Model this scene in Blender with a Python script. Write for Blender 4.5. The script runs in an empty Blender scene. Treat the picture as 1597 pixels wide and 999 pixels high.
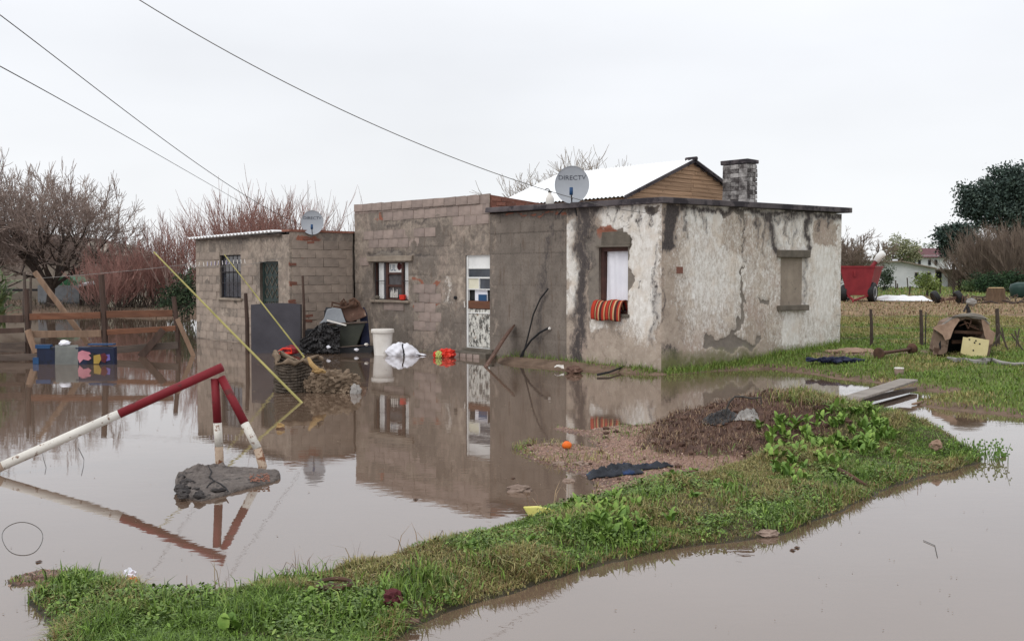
import bpy, bmesh, math, random
import numpy as np
from mathutils import Vector, Matrix, noise as mnoise
random.seed(7); np.random.seed(7)
sc = bpy.context.scene
COL = sc.collection
R = math.radians
# ------------------------------------------------------------------ camera
F, CX, CY, HOR, CAMH = 1650.0, 798.5, 499.5, 428.0, 1.65     # photo pixels
PITCH = math.atan((CY - HOR) / F)
cam = bpy.data.cameras.new('camera'); cam_o = bpy.data.objects.new('camera', cam); COL.objects.link(cam_o)
cam.sensor_width = 36; cam.lens = 36 * F / 1597; cam.clip_start = 0.1; cam.clip_end = 6000
cam_o.location = (0, 0, CAMH); cam_o.rotation_euler = (math.pi / 2 - PITCH, 0, 0)
sc.camera = cam_o
# ------------------------------------------------------------------ light
sc.view_settings.view_transform = 'Standard'; sc.view_settings.look = 'None'
sc.view_settings.exposure = 0.0; sc.view_settings.gamma = 1
SUN_EL, SUN_AZ = R(48), R(215)
w = bpy.data.worlds.new('World'); sc.world = w; w.use_nodes = True
nt = w.node_tree; nt.nodes.clear()
def wn(t, **k):
    n = nt.nodes.new(t)
    for a, b in k.items(): setattr(n, a, b)
    return n
wo = wn('ShaderNodeOutputWorld'); bg = wn('ShaderNodeBackground'); bg.inputs['Strength'].default_value = 0.1
sky = wn('ShaderNodeTexSky', sky_type='NISHITA'); sky.sun_disc = False
sky.sun_elevation = SUN_EL; sky.sun_rotation = SUN_AZ
tc = wn('ShaderNodeTexCoord'); sep = wn('ShaderNodeSeparateXYZ'); nt.links.new(tc.outputs['Generated'], sep.inputs[0])
ramp = wn('ShaderNodeValToRGB'); nt.links.new(sep.outputs['Z'], ramp.inputs[0])
e = ramp.color_ramp.elements
e[0].position = 0.0; e[0].color = (0.945, 0.958, 0.972, 1)
e[1].position = 1.0; e[1].color = (1.34, 1.36, 1.40, 1)
m_ = e.new(0.20); m_.color = (0.885, 0.905, 0.945, 1)
m_ = e.new(0.42); m_.color = (1.12, 1.14, 1.18, 1)
cn = wn('ShaderNodeTexNoise'); cn.inputs['Scale'].default_value = 2.2; cn.inputs['Detail'].default_value = 4
mp = wn('ShaderNodeMapping'); mp.inputs['Scale'].default_value = (1, 1, 2.6); mp.inputs['Location'].default_value = (0.7, 0.1, 0.35)
nt.links.new(tc.outputs['Generated'], mp.inputs[0]); nt.links.new(mp.outputs[0], cn.inputs[0])
mr = wn('ShaderNodeMapRange'); mr.inputs[1].default_value = 0.3; mr.inputs[2].default_value = 0.7
mr.inputs[3].default_value = 9.5; mr.inputs[4].default_value = 10.9
nt.links.new(cn.outputs[0], mr.inputs[0])
vm = wn('ShaderNodeVectorMath', operation='SCALE'); nt.links.new(ramp.outputs[0], vm.inputs[0]); nt.links.new(mr.outputs[0], vm.inputs['Scale'])
mx = wn('ShaderNodeMixRGB'); mx.inputs[0].default_value = 0.96
nt.links.new(sky.outputs[0], mx.inputs[1]); nt.links.new(vm.outputs[0], mx.inputs[2])
nt.links.new(mx.outputs[0], bg.inputs[0]); nt.links.new(bg.outputs[0], wo.inputs[0])
sl = bpy.data.lights.new('sun', 'SUN'); sl.energy = 0.9; sl.angle = R(25); sl.color = (1, 0.97, 0.93)
so = bpy.data.objects.new('sun', sl); COL.objects.link(so)
# sun direction from azimuth / elevation (azimuth clockwise from +Y)
sd_ = Vector((math.sin(SUN_AZ) * math.cos(SUN_EL), math.cos(SUN_AZ) * math.cos(SUN_EL), math.sin(SUN_EL)))
so.rotation_euler = sd_.to_track_quat('Z', 'Y').to_euler(); so.location = (0, 0, 30)
# ------------------------------------------------------------------ photo geometry
cT, sT = math.cos(PITCH), math.sin(PITCH)
def ray(px, py):
    a, b = (px - CX) / F, -(py - CY) / F
    return np.array((a, cT + b * sT, -sT + b * cT))
CAM = np.array((0, 0, CAMH))
def at(px, py, Y):
    d = ray(px, py); return Vector(CAM + d * (Y / d[1]))
def gnd(px, py, z=0.0):
    d = ray(px, py); return Vector(CAM + d * ((z - CAMH) / d[2]))
def topx(P):
    P = np.asarray(P, float) - CAM
    x, y, z = P[..., 0], P[..., 1], P[..., 2]
    f_ = y * cT - z * sT; u_ = y * sT + z * cT
    return CX + F * x / f_, CY - F * u_ / f_
class Frame:
    """local house frame: x to the right along the front, y inward, z up"""
    def __init__(s, O, ang):
        s.O = np.array((O[0], O[1], 0.0)); s.ang = ang
        c, n = math.cos(ang), math.sin(ang)
        s.M = np.array(((c, -n, 0), (n, c, 0), (0, 0, 1)))
    def loc(s, px, py):
        return s.M.T @ (CAM - s.O), s.M.T @ ray(px, py)
    def front(s, px, py, y=0.0):
        o, d = s.loc(px, py); p = o + d * ((y - o[1]) / d[1]); return p[0], p[2]
    def side(s, px, py, x=0.0):
        o, d = s.loc(px, py); p = o + d * ((x - o[0]) / d[0]); return p[1], p[2]
    def world(s, P): return np.asarray(P, float) @ s.M.T + s.O
    def px(s, P): return topx(s.world(P))
pC = gnd(1031, 583); pL = gnd(554, 537.5)
ANG = math.atan2(pC.y - pL.y, pC.x - pL.x)
HS = Frame(pC, ANG)
LEN = (pC.xy - pL.xy).length
# ------------------------------------------------------------------ helpers
def lin(r, g, b):
    f = lambda c: (c / 255 / 12.92) if c / 255 <= 0.04045 else ((c / 255 + 0.055) / 1.055) ** 2.4
    return (f(r), f(g), f(b), 1)
class MB:
    def __init__(s): s.v = []; s.f = []
    def add(s, V, Fc):
        n = len(s.v); s.v.extend([tuple(p) for p in V]); s.f.extend([tuple(i + n for i in q) for q in Fc]); return s
    def box(s, c, d, M=None, jit=0.0):
        V = []
        for sx, sy, sz in ((-1,-1,-1),(1,-1,-1),(1,1,-1),(-1,1,-1),(-1,-1,1),(1,-1,1),(1,1,1),(-1,1,1)):
            p = Vector((sx * d[0] / 2, sy * d[1] / 2, sz * d[2] / 2))
            if jit: p += Vector((random.uniform(-jit, jit), random.uniform(-jit, jit), random.uniform(-jit, jit)))
            if M: p = M @ p
            V.append(p + Vector(c))
        return s.add(V, ((0,3,2,1),(4,5,6,7),(0,1,5,4),(1,2,6,5),(2,3,7,6),(3,0,4,7)))
    def beam(s, p, q, w, h, up=(0, 0, 1), n=1, wob=0.0):
        p, q = Vector(p), Vector(q); d = (q - p).normalized(); u = Vector(up)
        if abs(d.dot(u)) > 0.97: u = Vector((0, 1, 0))
        a = d.cross(u).normalized(); b = a.cross(d).normalized()
        V = []
        for i in range(n + 1):
            c = p.lerp(q, i / n); o = a * random.uniform(-wob, wob) + b * random.uniform(-wob, wob)
            for x, y in ((-1, -1), (1, -1), (1, 1), (-1, 1)): V.append(c + o + a * x * w / 2 + b * y * h / 2)
        Fc = [(0, 1, 2, 3), (4*n+3, 4*n+2, 4*n+1, 4*n)]
        for i in range(n):
            for k in range(4): Fc.append((4*i+k, 4*i+4+k, 4*i+4+(k+1)%4, 4*i+(k+1)%4))
        return s.add(V, Fc)
    def tube(s, pts, r, n=6, cap=True):
        pts = [Vector(p) for p in pts]; m = len(pts)
        rr = r if hasattr(r, '__len__') else [r] * m
        V = []; a = None
        for i, p in enumerate(pts):
            d = (pts[min(i+1, m-1)] - pts[max(i-1, 0)])
            d = d.normalized() if d.length > 1e-9 else Vector((0, 0, 1))
            if a is None:
                a = d.orthogonal().normalized()
            else:
                a = a - d * a.dot(d); a = a.normalized() if a.length > 1e-6 else d.orthogonal().normalized()
            b = d.cross(a)
            for k in range(n):
                t = 2 * math.pi * k / n; V.append(p + (a * math.cos(t) + b * math.sin(t)) * rr[i])
        Fc = []
        for i in range(m - 1):
            for k in range(n): Fc.append((i*n+k, i*n+(k+1)%n, (i+1)*n+(k+1)%n, (i+1)*n+k))
        if cap: Fc.append(tuple(range(n-1, -1, -1))); Fc.append(tuple(range((m-1)*n, m*n)))
        return s.add(V, Fc)
    def lathe(s, prof, n=20, c=(0, 0, 0), M=None):
        V = []
        for r_, z in prof:
            for k in range(n):
                t = 2 * math.pi * k / n; p = Vector((r_ * math.cos(t), r_ * math.sin(t), z))
                V.append((M @ p if M else p) + Vector(c))
        m = len(prof); Fc = []
        for i in range(m - 1):
            for k in range(n): Fc.append((i*n+k, i*n+(k+1)%n, (i+1)*n+(k+1)%n, (i+1)*n+k))
        Fc.append(tuple(range(n-1, -1, -1))); Fc.append(tuple(range((m-1)*n, m*n)))
        return s.add(V, Fc)
    def prism(s, poly, fn, t):
        """poly in 2-D, fn(a, b, c) -> point, c runs 0..t"""
        n = len(poly)
        V = [fn(a, b, 0) for a, b in poly] + [fn(a, b, t) for a, b in poly]
        Fc = [tuple(range(n)), tuple(range(2*n-1, n-1, -1))] + [(i, i+n, (i+1)%n+n, (i+1)%n) for i in range(n)]
        return s.add(V, Fc)
    def grid(s, nu, nv, fn, close_u=False):
        V = [fn(i / nu, j / nv) for j in range(nv + 1) for i in range(nu + 1)]
        return s.add(V, [(j*(nu+1)+i, j*(nu+1)+i+1, (j+1)*(nu+1)+i+1, (j+1)*(nu+1)+i) for j in range(nv) for i in range(nu)])
    def blob(s, c, r, amp=0.2, fq=2.0, seed=0, sub=3, M=None):
        bm = bmesh.new(); bmesh.ops.create_icosphere(bm, subdivisions=sub, radius=1)
        V = []
        for v in bm.verts:
            d = v.co.normalized(); k = 1 + amp * mnoise.noise(d * fq + Vector((seed * 7.3, seed * 3.1, seed))) + amp * .5 * mnoise.noise(d * fq * 2.3 + Vector((seed, 9, 4)))
            p = Vector((d.x * r[0] * k, d.y * r[1] * k, d.z * r[2] * k))
            V.append((M @ p if M else p) + Vector(c))
        Fc = [[v.index for v in f.verts] for f in bm.faces]; bm.free()
        return s.add(V, Fc)
    def mesh(s, name, origin=(0, 0, 0), smooth=False):
        me = bpy.data.meshes.new(name); o = Vector(origin)
        me.from_pydata([tuple(Vector(p) - o) for p in s.v], [], s.f); me.update()
        if smooth: me.polygons.foreach_set('use_smooth', [True] * len(me.polygons))
        return me
    def build(s, name, mat, parent=None, origin=None, smooth=False, bevel=0.0, solid=0.0):
        if origin is None: origin = (0, 0, 0)
        me = s.mesh(name, origin, smooth)
        bm = bmesh.new(); bm.from_mesh(me); bmesh.ops.recalc_face_normals(bm, faces=bm.faces); bm.to_mesh(me); bm.free()
        o = bpy.data.objects.new(name, me); COL.objects.link(o)
        if parent is not None: o.parent = parent
        o.location = origin
        me.materials.append(mat)
        if solid: md = o.modifiers.new('thick', 'SOLIDIFY'); md.thickness = solid; md.offset = 0
        if bevel: md = o.modifiers.new('bev', 'BEVEL'); md.width = bevel; md.segments = 2; md.limit_method = 'ANGLE'
        return o
def tag(o, label=None, cat=None, group=None, kind=None):
    if label: o['label'] = label
    if cat: o['category'] = cat
    if group: o['group'] = group
    if kind: o['kind'] = kind
    return o
def thing(name, label, cat, loc=(0, 0, 0), rz=0, group=None):
    o = bpy.data.objects.new(name, None); COL.objects.link(o); o.location = loc; o.rotation_euler = (0, 0, rz)
    o.empty_display_size = 0.1
    return tag(o, label, cat, group)
def inst(me, name, parent=None, loc=(0, 0, 0), rot=(0, 0, 0), scale=(1, 1, 1)):
    o = bpy.data.objects.new(name, me); COL.objects.link(o); o.parent = parent
    o.location = loc; o.rotation_euler = rot; o.scale = scale; return o
def npmesh(name, V, T, mat, cols=None, attrs=None, smooth=False):
    """fast mesh from numpy arrays: V (n,3), T (m,3 or 4)"""
    me = bpy.data.meshes.new(name); n, k = T.shape
    me.vertices.add(len(V)); me.vertices.foreach_set('co', np.asarray(V, np.float32).ravel())
    me.loops.add(n * k); me.loops.foreach_set('vertex_index', T.astype(np.int32).ravel())
    me.polygons.add(n); me.polygons.foreach_set('loop_start', np.arange(0, n * k, k, dtype=np.int32))
    if smooth: me.polygons.foreach_set('use_smooth', np.ones(n, bool))
    me.update(calc_edges=True)
    if cols is not None:
        a = me.color_attributes.new('col', 'FLOAT_COLOR', 'POINT'); c4 = np.ones((len(V), 4), np.float32); c4[:, :3] = cols
        a.data.foreach_set('color', c4.ravel())
    for nm, ar in (attrs or {}).items():
        a = me.attributes.new(nm, 'FLOAT', 'POINT'); a.data.foreach_set('value', np.asarray(ar, np.float32).ravel())
    me.materials.append(mat)
    return me
def link(name, me, parent=None, loc=(0, 0, 0)):
    o = bpy.data.objects.new(name, me); COL.objects.link(o); o.parent = parent; o.location = loc; return o
# ------------------------------------------------------------------ numpy noise
def vnoise(x, y, sc_=1.0, seed=0, octv=4):
    x = np.asarray(x, float) * sc_; y = np.asarray(y, float) * sc_
    tot = 0; amp = 1; nrm = 0
    for o in range(octv):
        xi = np.floor(x).astype(np.int64); yi = np.floor(y).astype(np.int64); fx, fy = x - xi, y - yi
        fx = fx * fx * (3 - 2 * fx); fy = fy * fy * (3 - 2 * fy)
        def h(a, b):
            n = (a * 374761393 + b * 668265263 + (seed + o * 17) * 982451653) & 0xffffffff
            n = ((n ^ (n >> 13)) * 1274126177) & 0xffffffff
            return ((n ^ (n >> 16)) & 0xffff) / 65535.0
        v = (h(xi, yi) * (1-fx) + h(xi+1, yi) * fx) * (1-fy) + (h(xi, yi+1) * (1-fx) + h(xi+1, yi+1) * fx) * fy
        tot = tot + v * amp; nrm += amp; amp *= .5; x = x * 2.03 + 11.7; y = y * 2.03 + 5.3
    return tot / nrm
def sdf(X, Y, poly):
    """signed distance, positive inside"""
    P = np.asarray(poly, float); Q = np.roll(P, -1, 0)
    d2 = np.full(X.shape, 1e18); ins = np.zeros(X.shape, bool)
    for (ax, ay), (bx, by) in zip(P, Q):
        ex, ey = bx - ax, by - ay; L2 = ex * ex + ey * ey + 1e-12
        t = np.clip(((X - ax) * ex + (Y - ay) * ey) / L2, 0, 1)
        d2 = np.minimum(d2, (X - ax - t * ex) ** 2 + (Y - ay - t * ey) ** 2)
        c = ((ay > Y) != (by > Y)) & (X < ex * (Y - ay) / (ey if abs(ey) > 1e-12 else 1e-12) + ax); ins ^= c
    d = np.sqrt(d2); return np.where(ins, d, -d)
def sstep(a, b, x):
    t = np.clip((x - a) / (b - a), 0, 1); return t * t * (3 - 2 * t)
# ------------------------------------------------------------------ materials
class NT:
    def __init__(s, name):
        s.m = bpy.data.materials.new(name); s.m.use_nodes = True; s.t = s.m.node_tree; s.t.nodes.clear()
        s.out = s.n('ShaderNodeOutputMaterial'); s.b = s.n('ShaderNodeBsdfPrincipled'); s.l(s.b.outputs[0], s.out.inputs[0])
        s.tc = s.n('ShaderNodeTexCoord')
    def n(s, t, **k):
        x = s.t.nodes.new(t)
        for a, b in k.items(): setattr(x, a, b)
        return x
    def l(s, a, b): s.t.links.new(a, b)
    def noise(s, scale, detail=5, rough=.55, vec=None, stretch=None, dist=0.0):
        x = s.n('ShaderNodeTexNoise'); x.inputs['Scale'].default_value = scale; x.inputs['Detail'].default_value = detail
        x.inputs['Roughness'].default_value = rough; x.inputs['Distortion'].default_value = dist
        v = vec or s.tc.outputs['Object']
        if stretch:
            mp = s.n('ShaderNodeMapping'); mp.inputs['Scale'].default_value = stretch; s.l(v, mp.inputs[0]); v = mp.outputs[0]
        s.l(v, x.inputs['Vector']); return x.outputs[0]
    def ramp(s, v, a, b, lo=0., hi=1.):
        x = s.n('ShaderNodeMapRange'); x.inputs[1].default_value = a; x.inputs[2].default_value = b
        x.inputs[3].default_value = lo; x.inputs[4].default_value = hi; s.l(v, x.inputs[0]); return x.outputs[0]
    def mix(s, f, a, b, mode='MIX'):
        x = s.n('ShaderNodeMixRGB', blend_type=mode)
        for i, q in ((0, f), (1, a), (2, b)):
            if isinstance(q, (int, float)): x.inputs[i].default_value = q
            elif isinstance(q, tuple): x.inputs[i].default_value = q
            else: s.l(q, x.inputs[i])
        return x.outputs[0]
    def math(s, op, a, b=0.0):
        x = s.n('ShaderNodeMath', operation=op)
        for i, q in ((0, a), (1, b)):
            if isinstance(q, (int, float)): x.inputs[i].default_value = q
            else: s.l(q, x.inputs[i])
        return x.outputs[0]
    def attr(s, nm): x = s.n('ShaderNodeAttribute', attribute_name=nm); return x
    def bump(s, h, st=.3, dist=.02):
        x = s.n('ShaderNodeBump'); x.inputs['Strength'].default_value = st; x.inputs['Distance'].default_value = dist
        s.l(h, x.inputs['Height']); s.l(x.outputs[0], s.b.inputs['Normal'])
    def fin(s, col, rough=.85, spec=.3):
        if isinstance(col, tuple): s.b.inputs['Base Color'].default_value = col
        else: s.l(col, s.b.inputs['Base Color'])
        if isinstance(rough, float): s.b.inputs['Roughness'].default_value = rough
        else: s.l(rough, s.b.inputs['Roughness'])
        s.b.inputs['Specular IOR Level'].default_value = spec
        return s.m
def pm(name, c1, c2, scale=4, rough=.85, bump=.3, bscale=30, c3=None, t3=.62, s3=3, spec=.3, stretch=None, rnd=0.0, metal=0, bdist=.01):
    """two-tone noise, an optional third colour in ragged patches, fine relief, per-object variation"""
    t = NT(name)
    c = t.mix(t.ramp(t.noise(scale, 6, .6, stretch=stretch), .32, .68), c1, c2)
    if c3: c = t.mix(t.ramp(t.noise(s3, 8, .65), t3, t3 + .06), c, c3)
    if rnd:
        oi = t.n('ShaderNodeObjectInfo')
        c = t.mix(1.0, c, t.mix(oi.outputs['Random'], (1-rnd, 1-rnd, 1-rnd, 1), (1+rnd, 1+rnd*.9, 1+rnd*.8, 1)), 'MULTIPLY')
    if bump: t.bump(t.noise(bscale, 6, .6, stretch=stretch), bump, bdist)
    if metal: t.b.inputs['Metallic'].default_value = metal
    return t.fin(c, float(rough), spec)
M = {}
M['block'] = pm('concrete block', lin(132, 119, 112), lin(160, 144, 136), 1.2, .95, .4, 12, c3=lin(116, 106, 98), t3=.6, s3=1.6, rnd=.12)
M['block_light'] = pm('pale concrete block', lin(134, 122, 112), lin(162, 148, 136), 1.2, .95, .4, 12, c3=lin(124, 112, 102), t3=.6, s3=1.6, rnd=.15)
M['redbrick'] = pm('red clay brick', lin(116, 76, 64), lin(142, 98, 84), 9, .95, .5, 50, c3=lin(120, 108, 100), t3=.58, s3=9, rnd=.2)
M['slab'] = pm('mouldy concrete slab edge', lin(66, 61, 64), lin(98, 91, 92), 3, .9, .5, 40, c3=lin(50, 46, 50), t3=.5, s3=2, stretch=(1, 1, .4))
M['cement'] = pm('bare cement', lin(128, 116, 104), lin(152, 140, 126), 4, .95, .4, 50, c3=lin(98, 90, 82), t3=.6, s3=6)
M['cement_d'] = pm('dark weathered cement', lin(84, 78, 70), lin(112, 104, 94), 5, .95, .5, 50)
M['zinc'] = pm('bright zinc sheet', (.82, .83, .84, 1), (.9, .9, .9, 1), 1.5, .38, .05, 10, spec=.5, metal=.25)
M['zinc_old'] = pm('dull zinc sheet', lin(190, 194, 198), lin(222, 224, 226), 3, .5, .1, 12, spec=.5)
M['plank'] = pm('weathered plank', lin(156, 126, 100), lin(196, 162, 132), 3, .9, .4, 30, c3=lin(86, 70, 58), t3=.62, s3=4, stretch=(3, .6, 14), rnd=.16)
M['board'] = pm('bleached board', lin(112, 106, 100), lin(150, 143, 136), 3, .9, .4, 20, stretch=(1, 6, 6), rnd=.1)
M['orange_wood'] = pm('wet orange timber', lin(92, 60, 44), lin(118, 80, 60), 2, .7, .3, 14, c3=lin(98, 56, 34), t3=.6, s3=4, stretch=(1, 8, 8), rnd=.12)
M['brown_wood'] = pm('wet brown timber', lin(60, 47, 41), lin(82, 65, 57), 2, .8, .4, 14, stretch=(6, 6, 1.2), rnd=.15)
M['grey_wood'] = pm('wet grey timber', lin(74, 64, 58), lin(98, 86, 78), 2, .8, .4, 14, stretch=(1, 8, 8), rnd=.12)
M['tan_wood'] = pm('pale brace timber', lin(118, 96, 80), lin(146, 121, 101), 2, .85, .4, 14, stretch=(6, 6, 1.2), rnd=.12)
M['rust'] = pm('rusted iron', lin(78, 59, 51), lin(106, 80, 68), 6, .9, .5, 40, c3=lin(142, 122, 108), t3=.6, s3=5)
M['rust_d'] = pm('dark rusted iron', lin(66, 50, 42), lin(98, 72, 58), 6, .9, .5, 40)
M['black'] = pm('black rubber', lin(24, 24, 26), lin(40, 40, 42), 8, .6, .2, 30)
M['wire'] = pm('dull cable', lin(92, 91, 88), lin(116, 113, 109), 2, .7, 0)
M['wire_dark'] = pm('dark wire', lin(52, 50, 48), lin(74, 70, 66), 2, .7, 0)
M['cane'] = pm('yellow cane', lin(138, 132, 76), lin(170, 160, 98), 3, .6, .2, 20, c3=lin(120, 104, 66), t3=.6, s3=6)
M['white_cloth'] = pm('white cloth', lin(218, 218, 226), lin(236, 236, 242), 2, .9, .3, 8)
M['white_pl'] = pm('white plastic', lin(206, 200, 192), lin(226, 222, 216), 3, .5, .1, 20, c3=lin(176, 166, 154), t3=.62, s3=4)
M['white_paint'] = pm('white paint', lin(212, 212, 210), lin(230, 230, 228), 3, .5, .1, 20, c3=lin(150, 144, 136), t3=.64, s3=9)
M['cream'] = pm('cream panel', lin(206, 202, 180), lin(222, 218, 198), 3, .6, .1, 20)
M['frame_brown'] = pm('dark brown window frame', lin(62, 42, 38), lin(86, 58, 50), 5, .7, .2, 20)
M['bar'] = pm('dark iron bar', lin(38, 36, 38), lin(58, 54, 56), 5, .6, .2, 20)
M['green_door'] = pm('dark green metal', lin(30, 42, 40), lin(44, 58, 54), 3, .5, .2, 20)
M['charcoal'] = pm('charcoal sheet', lin(66, 64, 70), lin(82, 80, 86), 2, .6, .1, 10, c3=lin(56, 52, 54), t3=.6, s3=2)
M['blue'] = pm('blue plastic', lin(17, 22, 42), lin(23, 34, 62), 2, .5, .1, 6, c3=lin(16, 19, 28), t3=.55, s3=3)
M['blue_b'] = pm('bright blue plastic', lin(26, 60, 98), lin(34, 74, 114), 4, .5, .05, 10)
M['navy'] = pm('navy cloth', lin(26, 30, 52), lin(42, 46, 70), 4, .8, .3, 20)
M['pink'] = pm('pink vinyl', lin(176, 112, 124), lin(196, 132, 142), 4, .5, .1, 10)
M['yellow'] = pm('yellow vinyl', lin(150, 124, 54), lin(168, 142, 72), 4, .5, .1, 10)
M['purple'] = pm('violet vinyl', lin(96, 86, 150), lin(116, 106, 170), 4, .5, .1, 10)
M['grey_cloth'] = pm('wet grey cloth', lin(98, 100, 98), lin(120, 122, 118), 4, .8, .2, 20)
M['red'] = pm('red paint', lin(108, 28, 36), lin(126, 36, 44), 3, .6, .25, 30, c3=lin(88, 40, 38), t3=.58, s3=9, spec=.25)
M['cart_red'] = pm('red machine paint', lin(112, 30, 38), lin(136, 42, 48), 2, .6, .1, 10)
M['pipe_white'] = pm('chipped white pipe', lin(198, 193, 184), lin(226, 222, 214), 4, .55, .3, 30, c3=lin(122, 92, 72), t3=.57, s3=16)
M['pipe_rust'] = pm('rusty pipe foot', lin(150, 128, 110), lin(190, 172, 152), 6, .7, .4, 30, c3=lin(112, 72, 48), t3=.5, s3=12)
M['asphalt'] = pm('broken concrete footing', lin(84, 77, 74), lin(122, 113, 107), 11, .95, 1.0, 34, c3=lin(64, 60, 59), t3=.58, s3=5, bdist=.03)
M['asphalt_d'] = pm('dark broken edge', lin(54, 51, 51), lin(84, 79, 77), 8, .95, 1, 30, c3=lin(38, 37, 38), t3=.55, s3=9, bdist=.03)
M['redstone'] = pm('red pebbly patch', lin(134, 92, 78), lin(160, 116, 98), 20, .95, 1, 60, bdist=.02)
M['stone'] = pm('muddy stone', lin(118, 100, 90), lin(152, 134, 122), 8, .9, .6, 30, rnd=.15)
M['orange'] = pm('orange peel', lin(216, 96, 22), lin(228, 116, 36), 9, .5, .3, 60)
M['foam'] = pm('yellow foam', lin(212, 204, 112), lin(228, 222, 142), 9, .9, .4, 40)
M['denim'] = pm('wet dark denim', lin(30, 32, 38), lin(54, 58, 66), 7, .75, .5, 60, c3=lin(46, 66, 104), t3=.56, s3=4)
M['black_sheet'] = pm('black plastic sheet', lin(30, 29, 30), lin(50, 48, 48), 5, .4, .3, 20)
M['grey_rag'] = pm('grey rag', lin(122, 118, 114), lin(156, 152, 148), 7, .9, .4, 30)
M['rag'] = pm('muddy rag', lin(94, 80, 66), lin(134, 116, 98), 8, .9, .7, 36, c3=lin(160, 142, 122), t3=.58, s3=9)
M['rag_d'] = pm('dark ribbed rubber', lin(60, 53, 47), lin(92, 82, 72), 8, .9, .7, 36, c3=lin(116, 104, 92), t3=.6, s3=10)
M['ochre'] = pm('ochre cloth', lin(140, 112, 74), lin(164, 136, 92), 8, .9, .5, 30)
M['red_pl'] = pm('red plastic', lin(200, 44, 34), lin(224, 62, 44), 4, .4, .3, 14)
M['lime'] = pm('lime plastic', lin(166, 176, 92), lin(186, 192, 116), 4, .5, .2, 14)
M['grey_met'] = pm('grey sheet metal', lin(122, 126, 132), lin(148, 152, 156), 3, .5, .1, 14)
M['green_pl'] = pm('dark green barrow', lin(46, 48, 42), lin(62, 64, 54), 3, .6, .1, 14)
M['dish'] = pm('grey dish', lin(150, 154, 160), lin(160, 164, 170), 3, .5, .05, 20)
M['dish_txt'] = pm('dark lettering', lin(62, 64, 74), lin(66, 68, 78), 3, .6, 0)
M['maroon'] = pm('maroon cloth', lin(76, 34, 40), lin(96, 46, 50), 8, .9, .4, 30)
M['bark'] = pm('dark bark', lin(58, 49, 45), lin(82, 71, 64), 6, .95, .5, 20)
M['twig'] = pm('grey brown twigs', lin(130, 115, 108), lin(158, 141, 131), 2, .95, 0)
M['twig_red'] = pm('reddish twigs', lin(134, 98, 91), lin(158, 120, 110), 2, .95, 0)
M['twig_pale'] = pm('pale twigs', lin(150, 140, 132), lin(170, 160, 150), 2, .95, 0)
M['twig_haze'] = pm('brown twigs', lin(116, 103, 93), lin(138, 121, 108), 2, .95, 0)
M['stump'] = pm('cut stump bark', lin(84, 68, 54), lin(112, 92, 74), 6, .95, .6, 20, stretch=(3, 3, .6))
M['stump_top'] = pm('cut stump top', lin(176, 150, 112), lin(194, 170, 132), 6, .9, .3, 20)
M['wall_far'] = pm('far white wall', lin(196, 198, 200), lin(216, 217, 218), 1, .9, .2, 8, c3=lin(170, 170, 170), t3=.6, s3=1)
M['wall_tan'] = pm('far tan wall', lin(128, 118, 108), lin(146, 136, 124), 1, .95, .2, 8)
M['roof_br'] = pm('brown sheet roof', lin(84, 68, 60), lin(104, 86, 76), 2, .9, .2, 8)
M['roof_red'] = pm('red tile roof', lin(88, 60, 64), lin(108, 76, 78), 2, .9, .3, 6)
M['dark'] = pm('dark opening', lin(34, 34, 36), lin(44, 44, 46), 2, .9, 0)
M['tarp_g'] = pm('green tarpaulin', lin(40, 84, 56), lin(54, 102, 68), 2, .6, .2, 6)
M['tarp_w'] = pm('white tarpaulin', lin(214, 216, 218), lin(234, 236, 238), 2, .6, .2, 6)
M['sand'] = pm('yellow board', lin(190, 176, 128), lin(208, 195, 150), 3, .8, .2, 14)
M['cab_brown'] = pm('weathered brown cab', lin(106, 88, 76), lin(134, 114, 100), 5, .9, .5, 22, c3=lin(82, 62, 52), t3=.56, s3=6)
M['bin'] = pm('dark green bin', lin(26, 50, 46), lin(36, 62, 56), 2, .5, .1, 8)
M['mound_soil'] = pm('mound soil', lin(62, 46, 40), lin(98, 74, 62), 8, .95, .6, 40)
M['straw'] = pm('bare soil', lin(132, 108, 92), lin(160, 134, 116), 8, .95, .6, 40)
def glass(name, c, rough=.08):
    t = NT(name); return t.fin(t.mix(t.ramp(t.noise(5, 6), .4, .65), c, tuple(min(1, x * 1.6) for x in c[:3]) + (1,)), float(rough), .6)
M['pane'] = glass('dusty dark pane', lin(52, 56, 64))
M['pane2'] = glass('grey pane', lin(80, 78, 80), .15)
def stripes():
    t = NT('red striped blanket'); c = t.n('ShaderNodeAttribute', attribute_name='col')
    t.bump(t.noise(90, 4), .3, .004); return t.fin(c.outputs['Color'], .9, .2)
M['blanket'] = stripes()
def leafmat(name, rough=.55, gloss=.35, vary=.3):
    t = NT(name); a = t.n('ShaderNodeAttribute', attribute_name='col')
    c = t.mix(1.0, a.outputs['Color'], t.mix(t.ramp(t.noise(14, 3), .3, .7), (1-vary,)*3 + (1,), (1+vary,)*3 + (1,)), 'MULTIPLY')
    m = t.fin(c, rough, gloss)
    t.b.inputs['Subsurface Weight'].default_value = 0.0
    return m
M['blade'] = leafmat('grass blades')
M['foliage'] = leafmat('tree foliage', .8, .15)
def leafsolid(name, c1, c2):
    t = NT(name); oi = t.n('ShaderNodeObjectInfo')
    c = t.mix(t.ramp(t.noise(18, 4), .3, .7), c1, c2)
    c = t.mix(1.0, c, t.mix(oi.outputs['Random'], (.6, .66, .6, 1), (1.3, 1.2, 1.1, 1)), 'MULTIPLY')
    t.bump(t.noise(60, 2, stretch=(1, .3, 1)), .3, .01); return t.fin(c, .6, .25)
M['leaf'] = leafsolid('broad weed leaf', lin(88, 122, 52), lin(124, 152, 76))
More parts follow.
